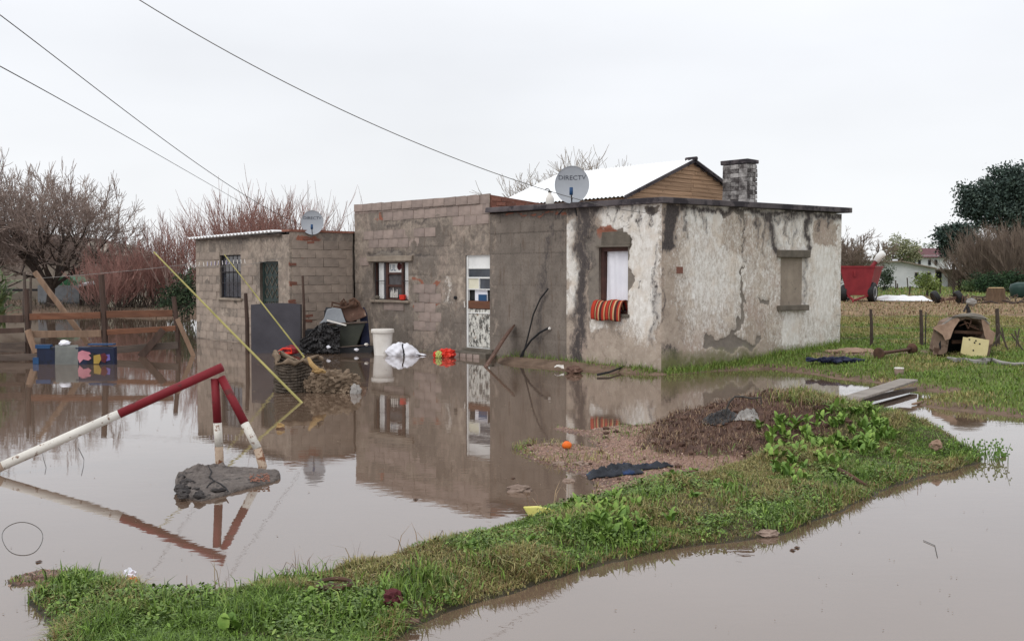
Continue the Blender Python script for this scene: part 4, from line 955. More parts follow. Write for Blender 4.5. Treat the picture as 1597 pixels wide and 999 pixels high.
# gravel on the bare spit
prob = dirt * (1 - mound) * sstep(.0, .03, sB)
x_, y_ = scatter(prob, 9000); n = len(x_)
tet = np.array([(1, 0, -.3), (-.5, .87, -.3), (-.5, -.87, -.3), (0.1, 0, .75), (.5, .6, .3), (-.7, .1, .35)]); tT = np.array([(0, 4, 3), (4, 1, 3), (1, 5, 3), (5, 2, 3), (2, 0, 3), (0, 1, 4), (1, 2, 5)])
s_ = .006 + .012 * np.random.rand(n) ** 3; rt = np.random.rand(n) * 6.28
V = np.zeros((n, 6, 3)); V[..., 0] = x_[:, None] + s_[:, None] * (tet[:, 0] * np.cos(rt)[:, None] - tet[:, 1] * np.sin(rt)[:, None]); V[..., 1] = y_[:, None] + s_[:, None] * (tet[:, 0] * np.sin(rt)[:, None] + tet[:, 1] * np.cos(rt)[:, None]); V[..., 2] = hbank(x_, y_)[:, None] + s_[:, None] * tet[:, 2] * .7
T = ((np.arange(n) * 6)[:, None, None] + tT[None]).reshape(-1, 3)
gc = np.array([lin(*c)[:3] for c in ((148,120,106),(126,100,88),(166,142,128),(104,80,72),(118,106,100))])[np.random.choice(5, n, p=[.35, .25, .2, .15, .05])]
tag(link('gravel', npmesh('gravel', V.reshape(-1, 3), T, M['foliage'], cols=np.repeat(gc, 6, 0))), kind='stuff')
# clods on the mound
mb = MB()
x_, y_ = scatter(np.clip(mound + .25 * dirt, 0, 1) * sstep(0, .05, sB), 260)
for a, b in zip(x_, y_):
    r_ = random.uniform(.012, .04); mb.blob((a, b, float(hbank(a, b)) + r_ * .3), (r_, r_ * .8, r_ * .6), .5, 2, random.random() * 50, 1)
tag(mb.build('clods', M['mound_soil'] if 'mound_soil' in M else M['rust_d']), kind='stuff')
# ------------------------------------------------------------------ lawn and dry field on the right, wall-foot grass
def field(name, n, x0, x1, y0, y1, hfun, wid, lean, pal, pick, cond):
    x = x0 + (x1 - x0) * np.random.rand(n); y = y0 * (y1 / y0) ** np.random.rand(n); x = x * np.where(np.abs(x) > 1e9, 1, 1)
    z = hground(x, y); k = cond(x, y, z); x, y, z = x[k], y[k], z[k]
    return blades(name, x, y, z, hfun(len(x), x, y), wid(len(x), y), lean, pal, pick(len(x), x, y))
PALL = np.array([lin(*c)[:3] for c in ((102,126,54),(92,116,52),(114,134,62),(120,124,68),(136,128,84),(150,136,96))]) * np.array((1.02, 1.03, .92))
def pickl(n, x, y):
    c = vnoise(x, y, .9, 51) + (y - 15) * .018 + (np.random.rand(n) - .5) * .12
    return np.where(c > .62, np.random.choice([3, 4, 5], n), np.where(c > .5, np.random.choice([0, 2, 3, 1], n), np.random.choice([0, 1, 2], n)))
field('lawn_grass', 150000, 2, 16, 11.5, 34, lambda n, x, y: (.02 + .06 * np.random.rand(n)) * (.7 + .6 * vnoise(x, y, 1.4, 52)) * (1 + np.clip((y - 20) / 20, 0, 1)), lambda n, y: .006 + .0005 * y, 1.3, PALL, pickl,
      lambda x, y, z: (z > .012) & (np.abs(x) < y * .56 + .5) & ~((np.abs(x - 6.7) < 1.1) & (np.abs(y - 19.0) < .5) & (np.random.rand(len(x)) < .8)))
PALF = np.array([lin(*c)[:3] for c in ((138,116,90),(122,102,78),(152,132,102),(106,90,70),(118,120,76))])
field('dry_stalks', 30000, 4, 40, 28, 70, lambda n, x, y: .03 + .13 * np.random.rand(n) ** 2, lambda n, y: .012 + .0006 * y, 1.2, PALF, lambda n, x, y: np.random.choice(5, n, p=[.24, .2, .16, .14, .26]),
      lambda x, y, z: (z > .1) & (np.abs(x) < y * .56) & (vnoise(x, y, .5, 53) > .36))
field('far_grass', 20000, 10, 120, 66, 150, lambda n, x, y: .1 + .15 * np.random.rand(n), lambda n, y: .03 + .0006 * y, 1.2, PALL, lambda n, x, y: np.random.choice(6, n), lambda x, y, z: (z > .1) & (np.abs(x) < y * .56))
# rough grass along the wall foot
x_, y_ = [], []
for k in range(3400):
    t = random.random() ** 1.2 * 5.3; o = abs(random.gauss(0, .16)) + .03; p = HS.world((o, t, 0)); x_.append(p[0]); y_.append(p[1])
for k in range(700):
    t = -random.random() ** 1.6 * 3.9 - .05; o = -abs(random.gauss(0, .12)) - .04; p = HS.world((t, o, 0)); x_.append(p[0]); y_.append(p[1])
x_, y_ = np.array(x_), np.array(y_); z_ = hground(x_, y_); k = z_ > -.01; x_, y_, z_ = x_[k], y_[k], z_[k]
blades('wall_foot_grass', x_, y_, z_, .03 + .15 * np.random.rand(len(x_)) ** 3, .008 + 0 * x_, 1.2, PALL, np.random.choice(4, len(x_)))
# left shore rough growth
field('shore_weeds', 7000, -26, -7, 40, 60, lambda n, x, y: .08 + .3 * np.random.rand(n) ** 2, lambda n, y: .02 + 0 * y, 1.2, np.array([lin(*c)[:3] for c in ((70,70,54),(84,78,62),(100,88,72),(80,68,58))]), lambda n, x, y: np.random.choice(4, n), lambda x, y, z: z > .02)
# ------------------------------------------------------------------ broad-leaved weeds, each plant with its own leaves
def leaf_mesh(nm, L, W, seed, wav=.02, droop=.35):
    rnd = random.Random(seed); nu = 6; V = []; Fc = []
    for i in range(nu + 1):
        t = i / nu; w_ = W * (math.sin(math.pi * min(1, t * .86 + .10)) ** .8) * (1 if i < nu else .25); z = L * (t * .55 - droop * t * t); x = L * t * .9
        for k in (-1, 0, 1): V.append((x, k * w_ / 2, z + abs(k) * w_ * .16 + rnd.uniform(-wav, wav) * L))
    for i in range(nu):
        for k in range(2): Fc.append((i*3+k, i*3+k+1, (i+1)*3+k+1, (i+1)*3+k))
    mb = MB(); mb.add(V, Fc); me = mb.mesh(nm, smooth=True); me.materials.append(M['leaf']); return me
LEAVES = [leaf_mesh('leaf', .125, .040, i) for i in range(4)]; ROUND = [leaf_mesh('leaf', .10, .062, i + 10, .012, .3) for i in range(3)]
def weed(px, py, nl, size, meshes, label, group):
    p = onbank(px, py); t = thing('broadleaf_weed', label, 'weed', (p.x, p.y, float(hbank(p.x, p.y)) + .005), random.random() * 6, group)
    for k in range(nl):
        s_ = size * random.uniform(.6, 1.1)
        inst(random.choice(meshes), 'leaf', t, (random.gauss(0, .015), random.gauss(0, .015), 0), (random.uniform(-.3, .3), random.uniform(-1.05, -.15), k * 2.4 + random.uniform(-.4, .4)), (s_, s_, s_))
    return t
random.seed(11)
nw = 0
for k in range(120):
    a = random.uniform(-1, 1); b = random.uniform(-1, 1)
    px, py = 1292 + 92 * a + 24 * b, 692 - 24 * a + 46 * b
    weed(px, py, 7, random.uniform(.75, 1.15), LEAVES, 'fresh green broad-leaved weed in the dense patch behind the earth mound', 'broad-leaved weeds on the right half of the bank')
for k in range(72):
    weed(random.gauss(945, 34), random.gauss(812, 15), 8, random.uniform(.7, 1.0), LEAVES, 'dark green leafy weed in the clump beside the yellow foam', 'leafy weeds in the clump by the yellow foam')
for k in range(44):
    weed(random.gauss(460, 72), random.gauss(948, 18), 7, random.uniform(.35, .62), ROUND, 'low round-leaved weed among grass at the near end of the bank', 'round-leaved weeds at the near end of the bank')
for k in range(6):
    weed(random.gauss(1075, 40), random.gauss(758, 14), 8, random.uniform(.5, .8), ROUND, 'small weed at the edge of the bare spit below the blue jeans', 'small weeds below the jeans')
for k in range(5):
    weed(random.gauss(800, 60), random.gauss(860, 14), 7, random.uniform(.4, .6), ROUND, 'small weed in the grass left of the leafy clump', 'small weeds left of the leafy clump')
weed(360, 985, 14, .95, ROUND, 'single large round-leaved weed nearest the camera', None)
weed(970, 660, 9, .7, ROUND, 'small bright weed at the water edge behind the bare spit', None)
def V3(*a): return Vector(a)
def one(name, mb, mat, label, cat, origin, group=None, **k):
    o = mb.build(name, M[mat] if isinstance(mat, str) else mat, None, origin=tuple(origin), **k); return tag(o, label, cat, group)
def addpart(name, mb, mat, parent, **k):
    """part given in world coordinates, parented to an unrotated Empty"""
    L = parent.location; mb.v = [tuple(Vector(p) - L) for p in mb.v]
    return mb.build(name, M[mat], parent, **k)
# ------------------------------------------------------------------ red and white pipe frame
g1, g2 = gnd(343, 722), gnd(416, 727)
ap = at(333, 590, g1.y + .02); end = at(347, 572, g1.y - .03); split = at(186, 645, (g1.y + gnd(0, 735).y) / 2 + .1); foot = gnd(-30, 741)
fx = thing('pipe_barrier', 'red and white pipe frame standing crooked in the flood water', 'pipe frame', (g1.x, g1.y, 0))
r_ = .039
mb = MB(); mb.tube([foot - V3(0, 0, .02), foot.lerp(split, .15)], r_, 14); p = addpart('beam', mb, 'pipe_rust', fx, smooth=True)
mb = MB(); mb.tube([foot.lerp(split, .15), split], r_ * 1.001, 14); addpart('beam', mb, 'pipe_white', fx, smooth=True)
mb = MB(); mb.tube([split, end], r_ * 1.002, 14); addpart('beam', mb, 'red', fx, smooth=True)
for g, k in ((g1, (335, 590)), (g2, (345, 588))):
    t0 = at(k[0], k[1], g1.y); b = g - V3(0, 0, .12); q = t0.lerp(g, .52); q2 = t0.lerp(g, .80)
    mb = MB(); mb.tube([t0, q], r_ * .93, 14); lg = addpart('leg', mb, 'red', fx, smooth=True)
    mb = MB(); mb.tube([q, q2], r_ * .931, 14); mb.v = [tuple(Vector(v) - fx.location) for v in mb.v]; mb.build('white_band', M['pipe_white'], lg, smooth=True)
    mb = MB(); mb.tube([q2, b], r_ * .93, 14); mb.v = [tuple(Vector(v) - fx.location) for v in mb.v]; mb.build('rusty_foot', M['pipe_rust'], lg, smooth=True)
# broken concrete footing half out of the water
outl = [(272,752),(276,740),(300,731),(322,727),(345,723),(372,727),(405,730),(430,733),(438,740),(428,750),(400,758),(378,764),(345,776),(315,784),(292,780),(276,770)]
op = [gnd(a, 752 + (b - 752) * .88 + 1) for a, b in outl]; cxy = sum((Vector(p) for p in op), V3(0, 0, 0)) / len(op)
def rock(u, v):
    a = u * len(op); i = int(a) % len(op); f_ = a - int(a); p = op[i].lerp(op[(i+1) % len(op)], f_)
    rr = [1.02, 1.0, .97, .86, .6, .3, .02]; zz = [-.12, .010, .024, .030, .034, .036, .036]
    t = v * 6; j = min(int(t), 5); ft = t - j; r2 = rr[j]*(1-ft) + rr[j+1]*ft; z = zz[j]*(1-ft) + zz[j+1]*ft
    q = cxy + (p - cxy) * r2; nz = mnoise.noise(V3(q.x*9, q.y*9, 3)) * .035 + mnoise.noise(V3(q.x*26, q.y*26, z*20)) * .02 + mnoise.noise(V3(q.x*70, q.y*70, 4)) * .009
    left = max(0, min(1, (cxy.x - q.x) / .3 - .2)); cut = 0
    return V3(q.x + nz * .5, q.y + nz * .3, z * (1 + .35*left) + nz * (.38 + .8 * left) * (1 if v > .1 else 0))
ft_ = thing('concrete_footing', 'cracked grey concrete slab lying in the water at the feet of the pipe frame', 'concrete slab', (cxy.x, cxy.y, 0))
mb = MB(); mb.grid(150, 44, rock); addpart('slab', mb, 'asphalt', ft_)
def on_rock(px, py, z=.04): return gnd(px, py, z)
mb = MB()
for L in ([(324,723),(330,733),(327,741),(334,747),(325,754),(322,758)], [(334,747),(344,752),(352,758),(356,764)]):
    mb.tube([on_rock(a, b + 2, .042) for a, b in L], [.003, .006, .006, .005, .005, .003][:len(L)], 5)
addpart('crack', mb, 'dark', ft_)
mb = MB()
random.seed(5)
for k in range(70):
    q = on_rock(random.uniform(390, 420), random.uniform(738, 750), .04); s_ = random.uniform(.004, .010); mb.blob(q, (s_*1.4, s_, s_*.7), .4, 2, k, 1)
addpart('red_pebbles', mb, 'redstone', ft_)['kind'] = 'stuff'
mb = MB()
for k in range(22):
    q = on_rock(random.uniform(276, 312), random.uniform(742, 774), .034); s_ = random.uniform(.015, .04); mb.blob(q, (s_*1.3, s_, s_*.8), .6, 2.5, k + 9, 2)
for px, py, s_ in ((336, 764, .04), (347, 763, .035)):
    q = on_rock(px, py, .04); mb.blob(q, (s_, s_*.5, s_*.4), .5, 2.5, px, 2)
addpart('broken_edge', mb, 'asphalt_d', ft_)['kind'] = 'stuff'
# ------------------------------------------------------------------ plank fence on the left
FD = gnd(160, 556).y
def fpt(px, py, d=0.0): return at(px, py, FD + d + (px - 160) * .0015)
fence = thing('plank_fence', 'broken fence of orange and brown planks standing in the flood at far left', 'fence', (fpt(160, 556).x, FD, 0))
def fb(nm, p, q, mat, w=.04, h=.13, d=0.0, d2=None): 
    mb = MB(); mb.beam(fpt(p[0], p[1], d), fpt(q[0], q[1], d if d2 is None else d2), w, h, n=4, wob=.006); return addpart(nm, mb, mat, fence, bevel=.006)
def post(px0, py0, px1, py1, w, mat, d=.06):
    mb = MB(); mb.tube([fpt(px1, py1, d) - V3(0, 0, .3), fpt(px1, py1, d), fpt((px0+px1)/2 + 1, (py0+py1)/2, d), fpt(px0, py0, d)], [w*.5, w*.5, w*.52, w*.46], 7); addpart('post', mb, mat, fence)
post(41, 450, 44, 568, .11, 'brown_wood'); post(158, 428, 165, 556, .125, 'brown_wood', .05); post(271, 462, 279, 556, .10, 'brown_wood'); post(67, 527, 67, 572, .10, 'brown_wood', -1.0); post(38, 424, 37, 470, .06, 'grey_wood', .25); post(48, 432, 46, 520, .05, 'grey_wood', .3)
fb('rail', (46, 494), (157, 491), 'orange_wood'); fb('rail', (166, 490), (269, 488), 'orange_wood', h=.14, d=.01)
fb('rail', (45, 521), (158, 520), 'tan_wood', h=.14); fb('rail', (167, 518), (274, 512), 'orange_wood', h=.11, d=.012); fb('rail', (168, 546), (278, 538), 'grey_wood', h=.14)
fb('rail', (-40, 497), (37, 497), 'brown_wood', h=.15, d=.01); fb('rail', (-40, 517), (37, 515), 'brown_wood', h=.10, d=.012); fb('rail', (-40, 543), (40, 541), 'grey_wood', h=.20); fb('rail', (-40, 558), (66, 556), 'grey_wood', h=.12, d=-1.0, d2=-1.0)
fb('brace', (54, 424), (138, 536), 'tan_wood', .06, .10, .35, .2); fb('brace', (276, 497), (304, 560), 'tan_wood', .05, .09, .02, .1); fb('brace', (255, 514), (219, 556), 'brown_wood', .05, .14, -.08, -.1); fb('brace', (43, 514), (56, 550), 'tan_wood', .05, .12, -.07, -.1)
# blue toy panel half under water in front of the fence
bd = gnd(130, 567).y; q0, q1 = at(60, 567, bd), at(181, 567, bd - .05); hp = at(120, 540, bd).z
bp = thing('blue_panel', 'half-sunk dark blue plastic panel with printed pink and yellow shapes before the fence', 'plastic panel', (q0.x, bd, 0))
mb = MB(); mb.beam(V3(q0.x, bd, hp/2 - .1), V3(q1.x, bd - .05, hp/2 - .1), .14, hp + .2); addpart('panel', mb, 'blue', bp, bevel=.02)
mb = MB(); mb.beam(at(57, 540, bd - .03), at(80, 540, bd - .03), .12, .07); mb.beam(at(53, 562, bd - .03), at(62, 562, bd - .03), .1, .12); addpart('corner', mb, 'blue_b', bp)
mb = MB(); mb.beam(at(140, 536.5, bd - .02), at(178, 536.5, bd - .06), .15, .025); addpart('edge_trim', mb, 'blue_b', bp)
def flat(poly, mat, nm, off=.082):
    mb = MB(); mb.prism(poly, lambda a, b, c: at(a, b, bd - off - .0004 * (a - 60) + c), .006); return addpart(nm, mb, mat, bp)
flat([(122,549),(128,546),(140,549),(145,556),(138,562),(130,560),(124,566),(121,558)], 'pink', 'print')
flat([(138,553),(146,550),(148,556),(144,560)], 'black', 'print', .085); flat([(146,554),(156,552),(158,560),(154,567),(146,567)], 'yellow', 'print', .087); flat([(157,552),(163,550),(168,556),(164,566),(158,563)], 'maroon', 'print', .089); flat([(164,553),(171,552),(172,561),(166,563)], 'purple', 'print', .085)
mb = MB()
mb.grid(10, 10, lambda u, v: at(86 + 36*u, [538, 539, 540, 547, 557, 569][min(5, int(v*5))] + (v*5 % 1) * 4, bd - .10 + .10*(1-v)**4 - .004*math.sin(u*12)))
one('wet_cloth', mb, 'grey_cloth', 'wet grey cloth draped over the left of the blue panel', 'cloth', at(100, 567, bd - .1), solid=.008)
mb = MB(); c = at(101, 535, bd); mb.blob((c.x, c.y, c.z), (.10, .08, .055), .35, 2.2, 4, 3); one('rag', mb, 'white_cloth', 'crumpled white rag on top of the blue panel', 'rag', c, smooth=True)
# ------------------------------------------------------------------ washing line, props, overhead cables
def sag(p, q, s_, n=24): return [p.lerp(q, i/n) - V3(0, 0, s_ * 4 * (i/n) * (1 - i/n)) for i in range(n + 1)]
cl = thing('washing_line', 'sagging washing line with pegs from the fence brace to the hut', 'washing line', fpt(56, 427, .3))
hutp = Vector(HU.world((HU.front(440, 402)[0], -.02, HU.front(440, 402)[1])))
pts = sag(fpt(56, 434, .3), at(285, 413, FD + 1.2), .02) + sag(at(285, 413, FD + 1.2), hutp, .10, 14)[1:]
mb = MB(); mb.tube(pts, .005, 5); addpart('line', mb, 'grey_rag', cl)
mb = MB()
for k in range(16):
    q = pts[24].lerp(pts[-1], .05 + .6 * k / 16); mb.beam(q + V3(0, -.01, .03), q + V3(random.uniform(-.02, .02), -.01, -.06), .012, .014)
pg = addpart('pegs', mb, 'white_pl', cl)
mb = MB()
for k in range(7):
    q = pts[24].lerp(pts[-1], .24 + .3 * k / 8); mb.beam(q + V3(0, -.012, .03), q + V3(random.uniform(-.02, .02), -.012, -.055), .013, .014)
addpart('pegs', mb, 'purple', cl)
for (a, b, dt, lab) in (((470, 627), (240, 393), 1.3, 'long yellow cane leaning left out of the water before the tyre heap'), ((474, 556), (350, 397), 1.0, 'yellow brown cane leaning across the front of the hut')):
    g = gnd(*a); t_ = at(b[0], b[1], g.y + dt); mb = MB(); mid = g.lerp(t_, .5) + V3(.02, 0, -.03)
    mb.tube([g - (t_ - g) * .08, g, mid, t_], [.017, .017, .015, .010], 7); one('cane_prop', mb, 'cane', lab, 'cane', g)
dd = gnd(437, 668); dbr = thing('floating_debris', 'small orange brown tuft of rubbish floating left of the leaning cane', 'debris', dd)
mb = MB(); mb.blob((dd.x, dd.y, .02), (.05, .04, .04), .6, 3, 2, 2); addpart('tuft', mb, 'ochre', dbr)
mb = MB(); mb.blob((dd.x + .01, dd.y - .03, -.005), (.04, .03, .03), .6, 3, 5, 2); addpart('clod', mb, 'rust_d', dbr)
def cable(pxs, deps, r_, label, mat='wire'):
    mb = MB(); pts = []
    n = 40; P = np.array(pxs, float); tt = np.linspace(0, 1, len(P)); ts = np.linspace(0, 1, n)
    co = np.polyfit(tt, P[:, 0], min(3, len(P)-1)), np.polyfit(tt, P[:, 1], min(3, len(P)-1))
    for t in ts:
        px, py = np.polyval(co[0], t), np.polyval(co[1], t)
        iv = (1-t)/deps[0] + t/deps[1]; pts.append(at(px, py, 1/iv))
    mb.tube(pts, r_, 5); return one('overhead_cable', mb, mat, label, 'cable', pts[-1])
wx, wz = fr(1010, 332)
cable([(60,-105),(222,0),(400,108),(560,185),(700,242),(838,291),(930,319),(1008,332)], (9, fr and HS.world((wx, -.05, wz))[1]), .0048, 'thick overhead cable running down to the white corner of the house')
cable([(-120,-62),(0,25),(120,113),(240,208),(380,304),(470,350)], (8, 24.5), .0048, 'overhead cable sagging from upper left to the dish on the hut', 'wire_dark')
cable([(-120,40),(0,103),(120,170),(240,237),(380,318)], (9, 38), .006, 'lower overhead cable at left ending at the reddish trees', 'wire_dark')
# ------------------------------------------------------------------ dishes
def dish(px, py, depth, rad, label, arm, legs):
    c = at(px, py, depth); d = thing('satellite_dish', label, 'satellite dish', c)
    look = (Vector((cam_o.location.x, 0, 2.6)) - c).normalized(); look = (look + V3(-.05, 0, .16)).normalized()
    Mx = look.to_track_quat('Z', 'Y').to_matrix(); S = Matrix.Diagonal((.94, 1.04, 1))
    dep = rad * .16
    prof = [(max(.001, rad * k / 10), -dep * (1 - (k/10)**2)) for k in range(11)]
    mb = MB(); mb.lathe(prof + [(rad*1.015, .006), (rad*1.0, -.012)] + [(max(.001, rad * k / 10), -dep * (1 - (k/10)**2) - .012) for k in range(9, -1, -1)], 40, (0, 0, 0), Mx @ S)
    mb.f = [f for f in mb.f if len(f) <= 4]; rf = mb.build('reflector', M['dish'], d, smooth=True)
    me = text_mesh('DIRECTV', rad * .34, M['dish_txt'])
    for v in me.vertices:
        x, y = v.co.x * 1.12, v.co.y + rad * .40; r2 = (x*x + y*y) / rad**2
        v.co = Mx @ V3(x, y, -dep * (1 - r2) + .004)
    inst(me, 'lettering', rf)
    mb = MB(); a0 = Mx @ V3(0, -rad * .98, 0); a1 = Mx @ V3(0, -rad * .62, rad * .75); mb.tube([a0, a1], rad * .035, 6); mb.tube([Mx @ V3(0, -rad*.2, -dep - .04), Mx @ V3(0, -rad * 1.05, -dep)], rad*.06, 6)
    for q in legs: mb.tube([Mx @ V3(0, -rad * .75, -.03), Vector(q) - c], rad * .045, 6)
    addp = mb.build('mount', M['bar'], d)
    mb = MB(); k = Mx.col[1]; mb.tube([a1 - Vector(k) * rad*.10, a1 + Vector(k) * rad * .30], rad * .10, 10); mb.build('receiver', M['blue_b'], d, smooth=True); return d
sf = HS.world((fr(890, 318)[0], -.18, 2.94)); sx = fr(888, 322)[0]
dish(892, 288, sf[1] - .02, .325, 'large grey dish with dark lettering on the front roof edge of the house', 1, [HS.world((sx - .18, -.1, 2.74)), HS.world((sx + .22, -.02, 2.70)), HS.world((sx, .1, slabtop(sx, .1)))])
h0 = HU.world((-.35, .5, HZ + .1))
dish(487, 347, h0[1] - .3, .265, 'smaller grey dish standing on the roof of the hut', 1, [HU.world((-.5, .45, HZ + .1)), HU.world((-.1, .6, HZ + .1))])
# ------------------------------------------------------------------ jug on the roof
jx = fr(836, 318)[0]; jl = HS.world((jx, .35, slabtop(jx, .35))); jg = thing('jug', 'pale plastic jug standing on the roof edge left of the large dish', 'jug', jl)
mb = MB(); mb.lathe([(.07, 0), (.08, .03), (.08, .13), (.055, .19), (.03, .21), (.03, .25)], 14); mb.build('body', M['white_pl'], jg, smooth=True)
mb = MB(); mb.lathe([(.035, .25), (.035, .275), (.015, .28)], 10); mb.tube([(0, 0, .27), (-.02, 0, .31), (-.07, 0, .32), (-.09, 0, .29)], .01, 6); mb.build('pump_cap', M['dark'], jg)
# ------------------------------------------------------------------ things along the front wall
def base(px, py, y=-.3): 
    g = gnd(px, py); return g
b = gnd(597, 553); bu = thing('bucket', 'tall white lidded plastic bucket standing in the water by the block wall', 'bucket', (b.x, b.y, 0)); k = b.y / F
rt_, rb_, hh = 16.0 * k * 1.0, 13.5 * k, (553 - 513) * k
mb = MB(); mb.lathe([(rb_*.98, -.15), (rb_, 0), (rt_, hh*.9), (rt_*.99, hh*.95)], 24); mb.build('body', M['white_pl'], bu, smooth=True)
mb = MB(); mb.lathe([(rt_*1.02, hh*.86), (rt_*1.13, hh*.87), (rt_*1.13, hh*.98), (rt_*1.08, hh*1.01), (.02, hh*1.01)], 24); mb.build('lid', M['white_pl'], bu, bevel=.006)
c = gnd(628, 554); k = c.y / F; sk = thing('sack', 'white sack tied with a black band lying in water beside the bucket', 'sack', (c.x, c.y, 0))
mb = MB(); 
def sack(u, v):
    a = u * 2 * math.pi; t = v * 2 - 1; w_ = max(0.02, (1 - abs(t)**1.9)) ** .75 * (1 - .22 * math.exp(-((t - .05) / .14)**2)); 
    w2 = w_ * (1 + .08 * math.sin(a * 5 + t * 9) + .05 * math.sin(a * 9 - t * 14))
    return (t * .36, math.cos(a) * .17 * w2, .07 + math.sin(a) * .185 * w2 + .02 * math.cos(t*3) - .03*t)
mb.grid(40, 32, sack); mb.build('bag', M['white_cloth'], sk, smooth=True)
mb = MB(); mb.tube([(.02 + .02 * math.sin(i), math.cos(i * .42) * .145, .068 + math.sin(i * .42) * .165) for i in range(16)], .016, 6); mb.build('band', M['black'], sk)
mb = MB(); mb.grid(6, 6, lambda u, v: (.28 + .2*u, -.1 + .14*v - .0*u, .012 + .05*(1-u)*(1-abs(v-.5)) + .008*math.sin(7*u+5*v))); mb.build('loose_flap', M['white_cloth'], sk, solid=.008)
c = gnd(692, 557); rbn = thing('red_bundle', 'crumpled bright red plastic bundle floating by the wall left of the door', 'bundle', (c.x, c.y, 0))
mb = MB(); mb.blob((.05, 0, .075), (.17, .12, .10), .45, 2.6, 8, 4); mb.build('red_plastic', M['red_pl'], rbn)
mb = MB(); mb.blob((-.09, -.09, .06), (.065, .05, .075), .4, 2.6, 18, 3); mb.build('lime_plastic', M['lime'], rbn); mb = MB(); mb.blob((-.15, -.04, .06), (.06, .06, .07), .4, 2.6, 28, 3); mb.build('red_plastic', M['red_pl'], rbn)
# plank leaning by the door
mb = MB(); p = gnd(757, 572); q = Vector(HS.world((fr(801, 511)[0], -.06, fr(801, 511)[1]))); mb.beam(p - (q - p) * .12, q, .22, .035, up=(HS.M[0, 0]*0 - .6, -.7, .1), n=3, wob=.004); one('leaning_plank', mb, 'rust', 'rusty brown plank leaning against the wall right of the door', 'plank', p, bevel=.004)
# black hose pipes from the wall
mb = MB(); pa = [(858,450),(848,466),(840,490),(834,525),(830,550),(828,578)]; mb.tube([Vector(HS.world((fr(a, b_)[0], -.05 - .25 * i / 6, fr(a, b_, 0)[1]))) for i, (a, b_) in enumerate(pa)], .015, 6)
mb.tube([Vector(HS.world((fr(a, b_)[0], -.04 - .3 * i / 5, fr(a, b_, 0)[1]))) for i, (a, b_) in enumerate([(858,511),(848,518),(838,530),(829,548),(825,565),(825,584)])], .02, 6)
pe = HS.world((fr(858, 450)[0], 0, 0)); one('hose', mb, 'black', 'two black hose pipes hanging from the rendered wall into the water', 'hose', pe)
mb = MB(); e_ = Vector(HS.world((fr(859, 512)[0], -.03, fr(859, 512)[1]))); mb.blob(e_, (.03, .03, .03), .3, 2, 3, 2); one('wall_outlet', mb, 'white_pl', 'small white outlet on the wall where the hose comes out', 'outlet', e_)
mb = MB(); mb.tube([gnd(932, 584, .03), gnd(950, 580, .05), gnd(966, 574, .06), gnd(981, 567, .10)], [.02, .018, .016, .012], 6); one('hose', mb, 'black', 'short black hose end lying at the foot of the white corner', 'hose', gnd(955, 578))
c = gnd(872, 575, .03); mb = MB(); mb.grid(4, 4, lambda u, v: (c.x - .08 + .16*u, c.y - .06 + .14*v, .06 + .05*u*v + .02*math.sin(5*u))); one('paper_scrap', mb, 'white_pl', 'white scrap lying at the foot of the rendered wall', 'scrap', c, solid=.006)
c = gnd(895, 577, .05); mb = MB(); mb.blob((c.x, c.y, .05), (.14, .1, .07), .4, 2, 31, 3); one('mud_clod', mb, 'rust', 'reddish brown clod at the wall foot right of the white scrap', 'clod', c)
# ------------------------------------------------------------------ sheet, posts and the junk heap in the corner of the hut
hd_ = gnd(430, 551).y
sh = thing('metal_sheet', 'dark charcoal sheet standing upright in water before the hut door', 'metal sheet', gnd(430, 551))
mb = MB(); p0, p1 = gnd(392, 551), gnd(471, 549); zt = at(430, 475, hd_).z
def fn(u, v): q = p0.lerp(p1, u); return (q.x, q.y + .02 * math.sin(u * 5), -.2 + (zt + .2 + .03*math.sin(u*3)) * v)
mb.grid(14, 6, fn); addpart('sheet', mb, 'charcoal', sh, solid=.02)
mb = MB(); mb.beam(p1 + V3(-.01, -.02, -.1), p1 + V3(-.01, -.02, zt), .03, .04); addpart('edge_strip', mb, 'bar', sh)
for (px, pb, pt, w_, lab) in ((385, 551, 457, .10, 'dark split timber post at the left edge of the charcoal sheet'), (474, 549, 430, .065, 'thin timber post at the right edge of the charcoal sheet')):
    g = gnd(px, pb) + V3(0, .05, 0); t_ = at(px - 2, pt, g.y); mb = MB(); mb.tube([g - V3(0, 0, .2), g, g.lerp(t_, .5) + V3(.015, 0, 0), t_], [w_*.5, w_*.5, w_*.5, w_*.42], 6); one('timber_post', mb, 'brown_wood', lab, 'post', g)
jd = gnd(535, 549).y
wb = thing('wheelbarrow', 'dark green wheelbarrow full of scrap in the corner beside the hut', 'wheelbarrow', gnd(540, 549))
def jp(px, py, d=0.0): return at(px, py, jd + d)
mb = MB(); top = [(513,507),(572,503),(566,538),(520,542)]
mb.prism([(511,507),(570,504),(556,540),(522,542)], lambda a, b, c: jp(a, b, -.1 + c), .5); addpart('tray', mb, 'green_pl', wb, bevel=.02)
mb = MB(); mb.tube([jp(508, 506, -.13), jp(540, 504, -.13), jp(573, 502, -.1)], .022, 6); addpart('rim', mb, 'grey_wood', wb)
mb = MB(); mb.tube([jp(522, 541, 0), jp(516, 555, 0)], .02, 6); mb.tube([jp(556, 541, 0), jp(562, 553, 0)], .02, 6); addpart('leg', mb, 'rust_d', wb)
mb = MB(); mb.prism([(497,505),(505,497),(510,482),(522,479),(532,481),(537,496),(541,506),(528,509),(512,502)], lambda a, b, c: jp(a, b, -.12 + c), .3); one('plastic_tub', mb, 'grey_met', 'pale grey broken tub lying on the wheelbarrow', 'tub', jp(515, 505), bevel=.02)
